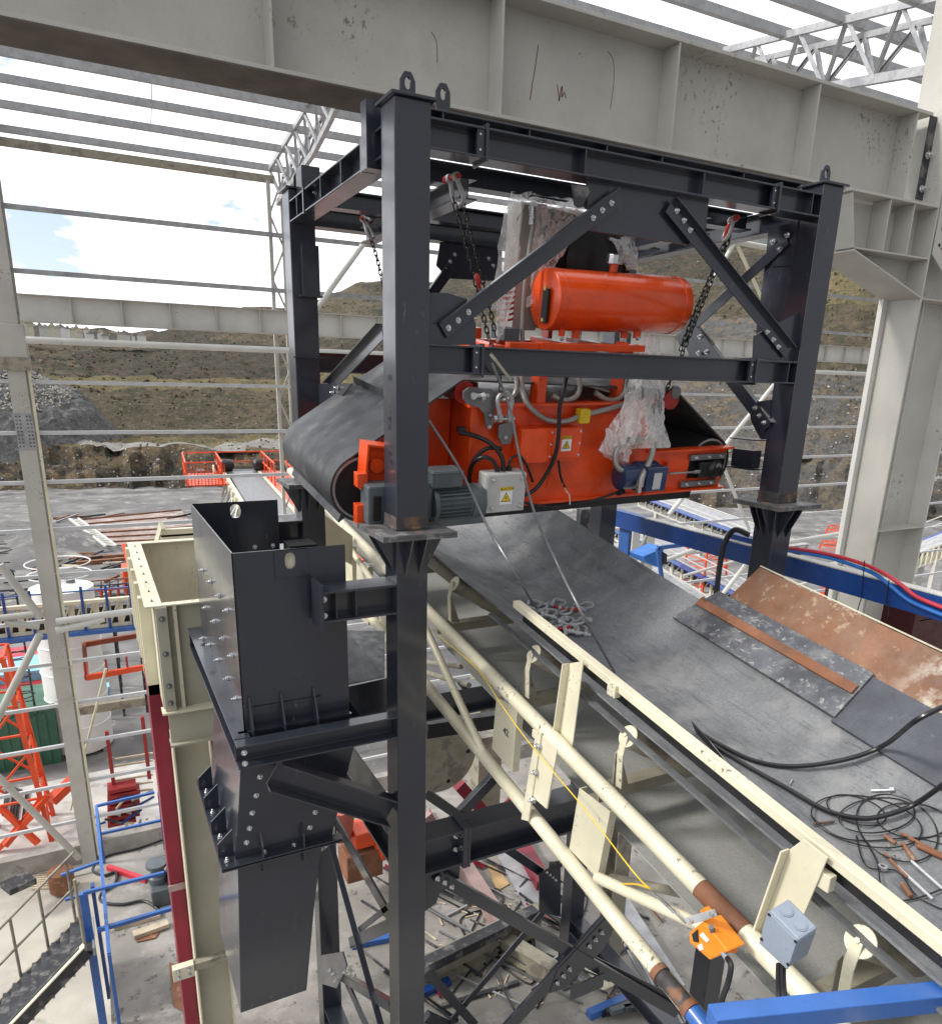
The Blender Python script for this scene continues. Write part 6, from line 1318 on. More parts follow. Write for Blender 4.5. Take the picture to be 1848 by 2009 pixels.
from mathutils import noise as NZ
hb_ = MB(); NA, SUB = 420, [2, 12, 10, 16, 6, 18, 18, 3, 2]
amin, amax = rad(-62), rad(96); vs = []; rows = sum(SUB)+1
for i in range(NA+1):
    a = amin+(amax-amin)*i/NA
    k = 0
    while k < len(cols_)-2 and a > cols_[k+1][0]: k += 1
    (a0, r0_), (a1, r1_) = cols_[k], cols_[k+1]; f = max(0, min(1, (a-a0)/(a1-a0)))
    f = f*f*(3-2*f)
    row = [(p[0]*(1-f)+q[0]*f, p[1]*(1-f)+q[1]*f) for p, q in zip(r0_, r1_)]
    for s in range(len(SUB)):
        for j in range(SUB[s]+(1 if s == len(SUB)-1 else 0)):
            t = j/SUB[s]; r = row[s][0]*(1-t)+row[s+1][0]*t; z = row[s][1]*(1-t)+row[s+1][1]*t
            x, y = math.sin(a)*r, math.cos(a)*r
            if s >= 1:
                n1 = NZ.fractal(Vector((x*.05, y*.05, 1)), 1.0, 2.1, 5); n2 = NZ.fractal(Vector((x*.3, y*.3, z*.3)), 1.0, 2.2, 4)
                w_ = 1 if s != 2 or 1 else .5
                n3 = NZ.ridged_multi_fractal(Vector((x*.11, y*.11, 3)), 1.0, 2.2, 4, 1.0, 2.0)-1.2
                z += n1*(.9 if s < 6 else 1.6)*w_+n2*.5*w_+n3*(.55 if s != 1 else .2)
                if s == 1: q_ = NZ.fractal(Vector((a*60, 0, z*.15)), 1.0, 2.0, 4)*1.8+n2*.9; x -= math.sin(a)*q_; y -= math.cos(a)*q_
                else: x += n2*.5; y += n2*1.0
            vs.append((x, y, z))
nr = len(vs)//(NA+1); fs = []; mi = []
rowmat = []
for s in range(len(SUB)): rowmat += [s]*SUB[s]
for i in range(NA):
    for j in range(nr-1):
        fs.append((i*nr+j, (i+1)*nr+j, (i+1)*nr+j+1, i*nr+j+1))
        s = rowmat[min(j, len(rowmat)-1)]; a = amin+(amax-amin)*i/NA; east = a > cols_[4][0]+.12+.08*math.sin(j*.7)
        wv_ = math.sin(i*.13)+.6*math.sin(i*.41+j); m_ = {0: 0, 1: 4, 2: 5, 3: 0, 4: 5, 5: 6, 6: 0}.get(s, 0)
        if s == 2 and not east and 3 < j-14+math.sin(i*.045)*2.0+i*.008 < 7: m_ = 1
        if s == 1 and j < 8 and math.sin(i*.11)+math.sin(i*.047) > .35 and not east: m_ = 6
        if s == 5 and wv_ > 1.1: m_ = 0
        if s == 6 and wv_ < -.2: m_ = 6
        if east and s in (1, 2, 3): m_ = 3
        if east and s == 4: m_ = 0 if wv_ > 0 else 3
        if east and s == 5: m_ = 5 if wv_ > .3 else 0
        mi.append(m_)
hb_.v = vs; hb_.f = fs; hb_.m = mi
def earth(name, c1, c2, c3, c4, s1=.09, s2=.5, gr=.9):
    m = bpy.data.materials.new(name); m.use_nodes = True; nt = m.node_tree; N = nt.nodes; Lk = nt.links; b = N['Principled BSDF']; b.inputs['Roughness'].default_value = .95; b.inputs['Specular IOR Level'].default_value = .15
    tc = N.new('ShaderNodeTexCoord')
    def noise(sc, det=6, ro=.6):
        n = N.new('ShaderNodeTexNoise'); n.inputs['Scale'].default_value = sc; n.inputs['Detail'].default_value = det; n.inputs['Roughness'].default_value = ro; Lk.new(tc.outputs['Object'], n.inputs['Vector']); return n.outputs[0]
    def mix(src, lo, hi, a, bb):
        r = N.new('ShaderNodeMapRange'); r.inputs[1].default_value = lo; r.inputs[2].default_value = hi; Lk.new(src, r.inputs[0])
        x = N.new('ShaderNodeMix'); x.data_type = 'RGBA'; Lk.new(r.outputs[0], x.inputs[0])
        for i, c in ((6, a), (7, bb)):
            if isinstance(c, tuple): x.inputs[i].default_value = (*c, 1)
            else: Lk.new(c, x.inputs[i])
        return x.outputs[2]
    c = mix(noise(s1), .42, .58, c1, c2); c = mix(noise(s2, 7, .7), .46, .58, c, c3); c = mix(noise(s2*3.7, 6, .72), .52, .60, c, c4)
    c = mix(noise(.8, 8, .8), .34, .50, tuple(v*.45 for v in c1), c); c = mix(noise(2.1, 6, .85), .58, .68, c, tuple(min(1, v*1.7) for v in c4))
    Lk.new(c, b.inputs['Base Color']); bp = N.new('ShaderNodeBump'); bp.inputs['Strength'].default_value = gr; bp.inputs['Distance'].default_value = 1.6; Lk.new(noise(.7, 9, .75), bp.inputs['Height']); Lk.new(bp.outputs[0], b.inputs['Normal'])
    return m
em = [earth('brown_slope', (.150, .122, .088), (.112, .096, .070), (.075, .075, .050), (.19, .15, .095), .07, .3),
      earth('haul_road', (.27, .265, .25), (.24, .23, .21), (.20, .18, .15), (.33, .32, .30), gr=.4),
      earth('gravel', (.2, .2, .2), (.25, .25, .24), (.15, .15, .15), (.3, .3, .3)),
      earth('quarry_rock', (.20, .195, .18), (.15, .145, .14), (.25, .20, .14), (.12, .12, .12), .07, .35, 1),
      earth('cliff_earth', (.235, .175, .11), (.155, .12, .08), (.075, .075, .075), (.30, .235, .15), .10, .22, 1),
      earth('olive_bench', (.22, .175, .09), (.17, .15, .08), (.125, .115, .06), (.27, .21, .12), .08, .4),
      earth('dark_scrub', (.085, .078, .060), (.066, .070, .048), (.12, .088, .066), (.05, .054, .040), .06, .4)]
hb_.build('quarry_hillside', em, None, True, kind='structure')
# grey rubble heap at far left
ms = MB(); c = at(0, 772, Y=113); n = 44; vs = []
for i in range(n+1):
    for j in range(n+1):
        u, v_ = (i/n-.5)*3.2, (j/n-.5)*3.2; r = math.hypot(u, v_); h = (1-r)*(5.5 if r < 1 else 14)+random.uniform(-.25, .25)*(r < 1)
        vs.append((c.x+u*10, c.y+v_*9, c.z-.8+.28*v_*9+h))
ms.add(vs, [(i*(n+1)+j, (i+1)*(n+1)+j, (i+1)*(n+1)+j+1, i*(n+1)+j+1) for i in range(n) for j in range(n)])
ms.build('rubble_heap', em[2], None, kind='structure')
# scrub tufts and loose stones spread over the slopes
tf, rk = MB(), MB(); rows_n = nr
def cell(i, j):
    k = (i*nr+j); a_, b_, c_, d_ = [Vector(vs_h[q]) for q in (k, k+nr, k+nr+1, k+1)]; u, v_ = random.random(), random.random(); return a_.lerp(b_, u).lerp(d_.lerp(c_, u), v_)
vs_h = hb_.v; tri = []
for _ in range(9000):
    i = random.randrange(60, NA-40); j = random.randrange(3, nr-7); p = cell(i, j); east = i > 222
    if east and j < 26 and random.random() < .7: continue
    h = random.uniform(.06, .22)*(1+.6*(j > 34)); w_ = h*random.uniform(1.6, 3.4); an = random.uniform(0, 3.14); tf.mi = random.choice((0, 0, 1, 2))
    for q in range(2):
        e = V(math.cos(an+q*1.5), math.sin(an+q*1.5), 0)*w_*.5
        tf.add([p-e+V(0, 0, -.2), p+e+V(0, 0, -.2), p+e*.5+V(0, 0, h*.7), p-e*.2+V(0, 0, h), p-e*.8+V(0, 0, h*.6)], [(0, 1, 2, 3, 4)])
tf.build('hillside_scrub', [mat('scrub_olive', (.135, .12, .075), .9, var=.2), mat('scrub_dark', (.10, .092, .062), .9, var=.2), mat('scrub_straw', (.19, .15, .09), .9, var=.2)], None, kind='stuff')
for _ in range(2600):
    i = random.randrange(60, NA-40); east = i > 222; j = random.randrange(1, 34 if east else 20) if random.random() < .75 else random.randrange(1, nr-8); p = cell(i, j); r = random.uniform(.08, .26)*(1.2 if east else 1)
    o_ = [V(random.uniform(.5, 1)*sx, random.uniform(.5, 1)*sy, random.uniform(.4, 1)*sz)*r for sx, sy, sz in ((1, 0, 0), (-1, 0, 0), (0, 1, 0), (0, -1, 0), (0, 0, 1), (0, 0, -1))]
    rk.mi = random.choice((0, 1)); rk.add([p+q for q in o_], [(0, 2, 4), (2, 1, 4), (1, 3, 4), (3, 0, 4), (2, 0, 5), (1, 2, 5), (3, 1, 5), (0, 3, 5)])
for _ in range(1800):
    u, v_ = random.uniform(-.8, .8), random.uniform(-.8, .1); r0 = math.hypot(u, v_)
    if r0 > .85: continue
    p = V(c.x+u*10, c.y+v_*9, c.z-.8+.28*v_*9+max(0, 1-r0)*5.5); r = random.uniform(.10, .28)
    o_ = [V(random.uniform(.5, 1)*sx, random.uniform(.5, 1)*sy, random.uniform(.4, 1)*sz)*r for sx, sy, sz in ((1, 0, 0), (-1, 0, 0), (0, 1, 0), (0, -1, 0), (0, 0, 1), (0, 0, -1))]
    rk.add([p+q for q in o_], [(0, 2, 4), (2, 1, 4), (1, 3, 4), (3, 0, 4), (2, 0, 5), (1, 2, 5), (3, 1, 5), (0, 3, 5)])
rk.build('loose_stones', [mat('stone_grey', (.26, .255, .25), .9, var=.2), mat('stone_pale', (.40, .37, .32), .9, var=.2)], None, kind='stuff')
# far town under the girder
for k in range(24):
    px = 50+k*10+random.uniform(-4, 4); py = 640+k*1.1+random.uniform(-3, 4); d = ray(px, py); q = d*(185/math.hypot(d.x, d.y)); w_ = random.uniform(.8, 1.9); h = random.uniform(.5, 1.3)
    t = thing('town_house', 'tiny pale house of the distant town seen under the far girder', 'house', q, 'distant town houses')
    MB().box((q.x-w_/2, q.y-1.5, q.z-2), (q.x+w_/2, q.y+1.5, q.z+h*.5)).build('walls', M[random.choice(['hallw', 'white', 'cream', 'conc2'])], t)
    MB().ext([(q.x-w_/2-.1, q.y-1.6, q.z+h*.5), (q.x+w_/2+.1, q.y-1.6, q.z+h*.5), (q.x, q.y-1.6, q.z+h*.5+.7)], (0, 3.2, 0)).build('roof', M[random.choice(['woodp', 'hall', 'conc2'])], t)

# silo
s0 = at(140, 1290, Y=27.5); sr = .98
si = thing('storage_silo', 'white cylindrical silo with ringed sections behind the left column', 'silo', (s0.x, 27.5, GZ))
ztop = at(140, 1150, Y=27.5).z; zbot = at(150, 1462, Y=27.5).z
MB().lathe((s0.x, 27.5, zbot), (0, 0, 1), [(0, sr*.92), (.05, sr)]+[(k*(ztop-zbot)/6+o, sr+(.03 if o == .03 else 0)) for k in range(6) for o in (.02 if k else .06, .03, .06) if not (k == 0 and o != .06)]+[(ztop-zbot, sr), (ztop-zbot+.12, sr*.5), (ztop-zbot+.16, .1)], 40).build('shell', M['silo'], si, True)
MB().lathe((s0.x, 27.5, zbot-.55), (0, 0, 1), [(0, .25), (.56, sr*.9)], 30).build('cone', M['galvd'], si, True)
MB().lathe((s0.x+.3, 27.5, ztop+.1), (0, 0, 1), [(0, .14), (.2, .14)], 14).build('roof_vent', M['steeld'], si, True); MB().box((s0.x-.45, 27.4, ztop+.1), (s0.x-.1, 27.8, ztop+1.0)).build('filter_box', M['silo'], si)
for sx, sy in ((-1, -1), (1, -1), (1, 1), (-1, 1)): MB().box((s0.x+sx*.68-.06, 27.5+sy*.68-.06, GZ), (s0.x+sx*.68+.06, 27.5+sy*.68+.06, zbot)).build('leg', M['galvd'], si)
for z in (ztop+.45, ztop+.85): MB().tube([(s0.x+math.cos(math.pi*k/12)*sr, 27.5+math.sin(math.pi*k/12)*sr, z) for k in range(24)], .02, 6, True).build('top_rail', M['silo'], si, True)
ld = thing('cage_ladder', 'dark caged ladder standing left of the silo', 'ladder', (s0.x-1.6, 26.8, GZ))
for dx in (-.25, .25): MB().box((s0.x-1.5+dx-.03, 26.8, GZ), (s0.x-1.5+dx+.03, 26.86, ztop+.9)).build('stile', M['chard'], ld)
for k in range(26): z = GZ+.5+k*.3; MB().box((s0.x-1.72, 26.8, z), (s0.x-1.28, 26.84, z+.03)).build('rung', M['chard'], ld)
for k in range(9): z = GZ+2+k*.7; MB().tube([(s0.x-1.5+math.cos(a_)*.35, 26.8-.35+math.sin(a_)*.35, z) for a_ in [math.pi*2*q/10 for q in range(10)]], .02, 5, True).build('cage_hoop', M['chard'], ld)
# orange lattice mast
def mast(name, label, c, w_, z0, z1, n, m='orange', r=.07, lean=0):
    t = thing(name, label, 'lattice mast', (c[0], c[1], z0))
    K = [(-w_, -w_), (w_, -w_), (w_, w_), (-w_, w_)]
    for a, b_ in K: MB().beam((c[0]+a, c[1]+b_, z0), (c[0]+a*.8+lean, c[1]+b_*.8, z1), bx(r*2, r*2)).build('leg', M[m], t)
    for k in range(n):
        f0, f1 = k/n, (k+1)/n
        for q in range(4):
            a, b_ = K[q], K[(q+1) % 4]; s0_, s1_ = 1-.2*f0, 1-.2*f1
            p0 = V(c[0]+a[0]*s0_+lean*f0, c[1]+a[1]*s0_, z0+(z1-z0)*f0); p1 = V(c[0]+b_[0]*s1_+lean*f1, c[1]+b_[1]*s1_, z0+(z1-z0)*f1)
            MB().beam(p0, p1, bx(r, r)).build('brace', M[m], t); q1 = V(c[0]+a[0]*s1_+lean*f1, c[1]+a[1]*s1_, p1.z); MB().beam(q1, p1, bx(r, r)).build('brace', M[m], t)
    return t
c = at(65, 1640, Y=22.3); mast('orange_mast', 'bright orange lattice mast base left of the column', (c.x-.2, 22.3), .72, GZ, at(30, 1275, Y=22.3).z, 4, r=.06, lean=-.3)
for p, q in (((0, 1585), (75, 1655)), ((-5, 1668), (75, 1590)), ((95, 1560), (10, 1660))):
    MB().beam(at(*p, Y=21.6), at(*q, Y=21.3), bx(.14, .14)).build('orange_strut', M['orange'], None, label='orange strut at the foot of the lattice mast', cat='strut', group='struts at the mast foot')
# containers
def cont(px, py, Y, w_, d_, h, m, label):
    c = at(px, py, Y=Y); t = thing('shipping_container', label, 'container', (c.x, Y, c.z)); mb = MB(); mb.box((c.x, Y, c.z), (c.x+w_, Y+d_, c.z+h)); mb.build('body', M[m], t)
    for k in range(int(w_/.28)): x = c.x+.05+k*.28; MB().box((x, Y-.03, c.z+.15), (x+.14, Y-.002, c.z+h-.15)).build('corrugation', M[m], t)
    MB().box((c.x-.04, Y-.05, c.z+h), (c.x+w_+.04, Y+.1, c.z+h+.12)).build('top_rail', M[m], t); return t
cont(-60, 1530, 26.5, 2.7, 2.4, 2.1, 'green', 'dark green corrugated container at the left edge behind the mast')
cont(-40, 1440, 31.5, 3.6, 2.4, 1.0, 'contred', 'red container behind the green one'); cont(-20, 1390, 34, 3.6, 2.4, 1.3, 'contlb', 'light blue cabin between mast legs'); cont(-20, 1345, 37, 3.4, 2.0, 1.0, 'redc', 'pinkish red crate farthest behind the mast')
# cream and blue conveyor gallery
ga = thing('conveyor_gallery', 'cream and blue conveyor gallery crossing behind the left column', 'conveyor', at(140, 1270, Y=24.5))
g0, g1 = at(-60, 1262, Y=24.5), at(330, 1222, Y=24.5); h = .95
for dz, m_, s_ in ((0, 'bluel', bx(.5, .12)), (.12, 'cream', bx(.1, .1)), (h, 'cream', bx(.16, .1)), (h+.35, 'bluel', bx(.04, .04))): MB().beam(g0+V(0, 0, dz), g1+V(0, 0, dz), s_).build('longitudinal', M[m_], ga)
for k in range(17):
    p = g0.lerp(g1, k/16); MB().box(p+V(-.09, .05, 0), p+V(.09, .15, h)).build('post', M['cream'], ga)
    if k < 16: MB().beam(p+V(0, .02, .1), g0.lerp(g1, (k+1)/16)+V(0, .02, h), bx(.05, .05)).build('diagonal', M['cream'], ga)
    if k % 2: MB().box(p+V(-.04, -.1, -.05), p+V(.04, -.05, h+.5)).build('rail_post', M['blue'], ga)
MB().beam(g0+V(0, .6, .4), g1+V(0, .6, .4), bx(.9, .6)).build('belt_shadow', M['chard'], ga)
# rusty orange platform frame beside the silo
pf = thing('rusty_walkway', 'rusty orange platform frame right of the silo', 'frame', at(230, 1325, Y=24))
a, b_, c_, d_ = at(165, 1265, Y=25.5), at(280, 1245, Y=25.5), at(290, 1308, Y=23.2), at(170, 1330, Y=23.2)
for p, q in ((a, b_), (b_, c_), (c_, d_), (d_, a), (a+V(0, 0, .5), b_+V(0, 0, .5))): MB().beam(p, q, bx(.12, .16)).build('edge_beam', M['orange'] if p is c_ else mat('rust_orange', (.35, .08, .035), .6), pf)
for k in range(4): MB().box(d_.lerp(c_, k/3)+V(-.03, -.02, .1), d_.lerp(c_, k/3)+V(.03, .02, .6)).build('upright', M['contred'], pf)
MB().beam(at(150, 1395, Y=25), at(285, 1375, Y=25), bx(.2, .28)).build('beige_beam', M['creamd'], None, label='beige beam on the yard right of the silo', cat='beam')
for px, py, w_ in ((172, 1378, .55), (190, 1375, .5)): c = at(px, py, Y=30); MB().box(c, c+V(w_, .5, .5)).build('blue_barrel_rack', M['contlb'], None, label='light blue plastic tank on the yard, '+('left' if px < 180 else 'right')+' of a pair', cat='tank')
# rebar racks, stacked frames, red machine beyond the railing
for k, (px, py, h_) in enumerate(((222, 1560, 2.0), (290, 1530, 2.0))):
    c = at(px, py, Y=21.2); MB().box(c, c+V(.10, .1, h_)).build('rusty_post', M['contred'], None, label=('left' if k == 0 else 'right')+' dark rusty post sticking up beyond the railing', cat='post')
for k in range(6):
    p, q = at(225, 1490+k*14, Y=21.3), at(300, 1478+k*14, Y=21.3); MB().beam(p, q, bx(.05, .05)).build('timber_rail', M['woodp'], None, label='pale timber rail of the rack beyond the blue railing', cat='rail', group='rails of the timber rack')
rm = thing('red_machine', 'small dark red machine beyond the blue railing', 'machine', at(235, 1620, Y=20.8))
for k in range(7): c = at(212, 1560+k*11, Y=20.9); MB().box(c, c+V(.75+.1*(k % 2), .5, .12)).build('panel', M['contred'], rm, False, .01)
for k in range(18):
    px, py = random.uniform(205, 300), random.uniform(1555, 1640); c = at(px, py, Y=20.7); MB().beam(c, c+V(random.uniform(-.5, .6), random.uniform(-.2, .3), random.uniform(-.1, .3)), bx(.05, .05)).build('scrap_bar', M[random.choice(['chard', 'galvd', 'blue', 'woodp'])], None, label='odd bar in the scrap heap beyond the blue railing', cat='bar', group='scrap bars beyond the railing')
for k in range(8):
    px, py = 8+k*6, 1600+k*2; MB().beam(at(px, py, Y=21.5), at(px+8, py-58, Y=22.6), bx(.10, .05)).build('roof_sheet', M[random.choice(['white', 'galvd', 'chard'])], None, label='narrow sheet of the stack at the far left of the plinth', cat='sheet', group='sheets stacked beyond the plinth')
MB().beam(at(100, 1572, Y=22), at(150, 1525, Y=22.5), bx(.3, .25)).build('orange_trough', M['orange'], None, label='orange trough piece lying right of the mast foot', cat='trough')
rb = MB().lathe(at(118, 1712, Y=19.0)+V(0, 0, -.5), (0, 0, 1), [(0, .3), (.55, .3), (.56, .26)], 20).build('rusty_barrel', M['rust'], None, True, label='rusty barrel standing inside the plinth left of the stair', cat='barrel')
MB().beam(at(10, 1745, Y=18.5), at(62, 1722, Y=18.8), bx(.5, .15)).build('tarp_bundle', M['chard'], None, label='dark crumpled bundle on the floor by the plinth', cat='bundle')
for k in range(9): MB().beam(at(62, 1712+k*4, Z=GZ+.05), at(140, 1700+k*5, Z=GZ+.05), bx(.05, .05)).build('timber_batten', M['woodp'], None, label='pale batten in the fan of timber near the barrel', cat='batten', group='battens near the barrel')
# yard details: slab field, ladder frame, beams, machines
bricks = mat('reddish_slabs', (.33, .25, .22), .9, 0, .2, .6, spot=(.42, .38, .36), ss=.9, st=.52, sw=.1, grain=.1)
q = [at(a, b_, Z=GZ+.02) for a, b_ in ((140, 1022), (355, 1000), (400, 1060), (208, 1072))]
MB().sheet(q, (0, 0, .06)).build('slab_field', bricks, None, label='rectangle of reddish concrete slabs laid out on the yard', cat='slabs')
for k in range(40):
    px, py = random.choice(((random.uniform(0, 130), random.uniform(1030, 1200)), (random.uniform(100, 380), random.uniform(996, 1115)), (random.uniform(160, 250), random.uniform(1100, 1200)))); c = at(px, py, Z=GZ+.1); an = random.uniform(-.5, .8); L_ = random.uniform(.8, 3.5)
    MB().beam(c, c+V(math.cos(an)*L_, math.sin(an)*L_*1.6, random.uniform(0, .25)), bx(random.uniform(.08, .2), random.uniform(.08, .16))).build('yard_scrap_bar', M[random.choice(['rust', 'chard', 'galvd', 'woodp', 'chard', 'black'])], None, label='scrap bar or board lying on the rough grey yard', cat='bar', group='scrap bars strewn over the yard')
for k in range(6): MB().beam(at(150+k*1.5, 1020+k*9, Z=GZ+.15), at(356+k*9, 1000+k*11, Z=GZ+.15), bx(.12, .12)).build('slab_joint_bar', M['rust'], None, label='thin rusty bar laid across the reddish slabs', cat='bar', group='bars across the reddish slabs')
lf = thing('ladder_truss', 'white truss lying on the yard beside the reddish slabs', 'truss', at(170, 1045, Z=GZ))
a, b_ = at(136, 1018, Z=GZ+.5), at(208, 1072, Z=GZ+.5); sd_ = V(.7, .0, 0)
for o in (V(0, 0, 0), sd_): MB().beam(a+o, b_+o, bx(.15, .15)).build('chord', M['hallw'], lf)
for k in range(12): MB().beam(a.lerp(b_, k/12), a.lerp(b_, (k+1)/12)+sd_, bx(.1, .1)).build('lacing', M['hallw'], lf)
for k, (p, q) in enumerate((((135, 1098), (252, 1090)), ((150, 1106), (255, 1097)))): MB().beam(at(*p, Z=GZ+.15), at(*q, Z=GZ+.15), bx(.35, .3)).build('steel_beam', M['rust'], None, label=['farther', 'nearer'][k]+' long dark red beam lying on the grey yard', cat='beam')
for k, (px, py, r_, h_) in enumerate(((105, 1070, 4, 1.9), (20, 1052, 4.5, 1.4), (60, 1095, 3.5, 1.2))):
    c = at(px, py, Z=GZ); n = 14; vs = []
    for i in range(n+1):
        for j in range(n+1):
            u, v_ = (i/n-.5)*2, (j/n-.5)*2; vs.append((c.x+u*r_, c.y+v_*r_, GZ-.05+max(0, 1-math.hypot(u, v_))*h_+random.uniform(0, .12)))
    MB().add(vs, [(i*(n+1)+j, (i+1)*(n+1)+j, (i+1)*(n+1)+j+1, i*(n+1)+j+1) for i in range(n) for j in range(n)]).build('spoil_heap', [yard], None, True, label=['largest dark spoil heap on the yard left of the slabs', 'low spoil heap at the far left of the yard', 'small spoil heap nearest the hall'][k], cat='spoil heap')
# far mobile conveyor with orange walkways
fc = thing('mobile_conveyor', 'far belt conveyor with orange walkways and railings behind the dark chute', 'conveyor', at(480, 1000, Y=34))
K0, K1 = at(445, 925, Y=40), at(560, 1110, Y=21); wdt = V(1.45, 0, 0)
MB().ext([K0, K0+wdt, K1+wdt, K1], (0, 0, .05)).build('belt', M['steeld'], fc)
for o, m_ in ((V(-.15, 0, -.1), 'cream'), (wdt+V(.15, 0, -.1), 'cream')): MB().beam(K0+o, K1+o, bx(.14, .3)).build('side_frame', M[m_], fc)
for k in range(14): p = K0.lerp(K1, (k+.5)/14); MB().lathe(p+V(-.35, 0, -.1), (1, 0, 0), [(0, .16), (.12, .16)], 12).build('roller_end', M['cream'], fc, True)
MB().ext([K0+wdt+V(.3, 0, -.1), K0+wdt+V(1.5, 0, -.1), K1+wdt+V(1.5, 0, -.1), K1+wdt+V(.3, 0, -.1)], (0, 0, .06)).build('walkway', M['orange'], fc)
MB().ext([K0+V(-.3, 0, -.1), K0+V(-2.1, 0, -.1), K0.lerp(K1, .2)+V(-2.1, 0, -.1), K0.lerp(K1, .2)+V(-.3, 0, -.1)], (0, 0, .06)).build('walkway', M['orange'], fc)
for sx, f1_ in ((wdt.x+1.5, 1.0), (wdt.x+.35, .25), (-2.1, .2), (-.5, .2)):
    for dz in (1.0, .5): MB().beam(K0+V(sx, 0, dz), K0.lerp(K1, f1_)+V(sx, 0, dz), bx(.06, .06)).build('handrail', M['orange'], fc)
    n = int(14*f1_)+2
    for k in range(n): p = K0.lerp(K1, f1_*k/(n-1))+V(sx, 0, 0); MB().box(p+V(-.03, -.03, -.1), p+V(.03, .03, 1.0)).build('rail_post', M['orange'], fc)
for dz in (1.0, .5): MB().beam(K0+V(-2.1, 0, dz), K0+V(wdt.x+1.5, 0, dz), bx(.06, .06)).build('handrail', M['orange'], fc)
for k in range(12): p = K0.lerp(K1, .2)+V(-2.05+k*.15, 0, -.1); MB().box(p, p+V(.03, .03, 1.0)).build('mesh_bar', M['orange'], fc)
for k in range(9): p = K0.lerp(K1, .2)+V(-2.1, 0, -.05+k*.08); MB().box(p, p+V(1.7, .03, .02)).build('mesh_bar', M['orange'], fc)
for x_ in (.0, 1.9): p = K0+V(x_-.6, -.3, .35); MB().lathe(p, (1, 0, 0), [(0, .2), (.1, .3), (.8, .3), (.9, .2)], 16).build('drive_motor', M['black'], fc, True)
MB().cyl(K0+V(-.1, 0, -.2), K0+V(1.6, 0, -.2), .3, 16).build('head_drum', M['motor'], fc, True)
for f in (.05, .3, .55, .8):
    p = K0.lerp(K1, f)
    for dx in (-.1, 1.5): MB().beam(p+V(dx, 0, -.3), V(p.x+dx*1.4, p.y, GZ), bx(.16, .16)).build('support_leg', M['cream'], fc)
for x_, w_, h_, m_ in ((-.55, .35, .7, 'cream'), (1.55, .35, .55, 'cream'), (.2, .5, .35, 'redc'), (-1.4, .4, .5, 'chard')):
    MB().box(K0+V(x_, .2, -.55), K0+V(x_+w_, 1.1, h_-.45)).build('guard_box', M[m_], fc, False, .03)
for k in range(8):
    p = K0.lerp(K1, .08+k*.11); MB().beam(p+V(-.2, 0, -.2), p+V(-.55, -.2, -1.3), bx(.09, .09)).build('frame_strut', M['hallw'], fc); MB().beam(p+V(-.55, -.2, -1.3), K0.lerp(K1, .19+k*.11)+V(-.2, 0, -.2), bx(.07, .07)).build('frame_strut', M['hallw'], fc)
# layered walkway frames behind the cream gallery
for r_ in range(3):
    Yr_ = 29+r_*3.2; w0, w1 = at(170, 1212-r_*14, Y=Yr_), at(300, 1200-r_*14, Y=Yr_); t = thing('walkway_truss', ['nearest', 'middle', 'farthest'][r_]+' low walkway truss behind the cream and blue gallery', 'walkway', w0)
    for dz in (0, .55, 1.0): MB().beam(w0+V(0, 0, dz), w1+V(0, 0, dz), bx(.08, .10 if dz == 0 else .05)).build('rail', M[['orange', 'chard', 'rust'][r_]], t)
    for k in range(9): p = w0.lerp(w1, k/8); MB().beam(p, p+V(0, 0, 1.0), bx(.05, .05)).build('rail_post', M[['orange', 'chard', 'rust'][r_]], t); MB().beam(p, V(p.x, p.y+.6, GZ), bx(.09, .09)).build('leg', M['chard'], t) if k % 3 == 0 else None
for k in range(5):
    w0, w1 = at(-10, 1395+k*22, Y=29+k*.3), at(60, 1380+k*22, Y=29+k*.3); MB().beam(w0, w1, bx(.1, .1)).build('scaffold_bar', M[['bluel', 'galvd', 'orange', 'cream', 'galvd'][k]], None, label='scaffold bar behind the orange lattice mast', cat='bar', group='scaffold bars behind the mast')
tk = thing('red_truck_crane', 'tiny red vehicle seen left of the beige hopper', 'vehicle', at(255, 1190, Z=GZ))
c = at(247, 1185, Z=GZ); MB().box(c+V(0, 0, .5), c+V(1.2, 3, 1.2)).build('body', M['contred'], tk, False, .1); MB().box(c+V(0, 0, 1.2), c+V(1.2, 1.2, 2.2)).build('cab', M['orange'], tk, False, .1)
MB().beam(c+V(.5, 1, 1.6), c+V(.3, 3, 2.9), bx(.2, .2)).build('boom', M['orange'], tk)
for dx in (0, 1.0):
    for dy in (.5, 2.3): MB().lathe(c+V(dx, dy, .45), (1, 0, 0), [(0, .3), (.03, .45), (.22, .45), (.25, .3)], 16).build('wheel', M['black'], tk, True)

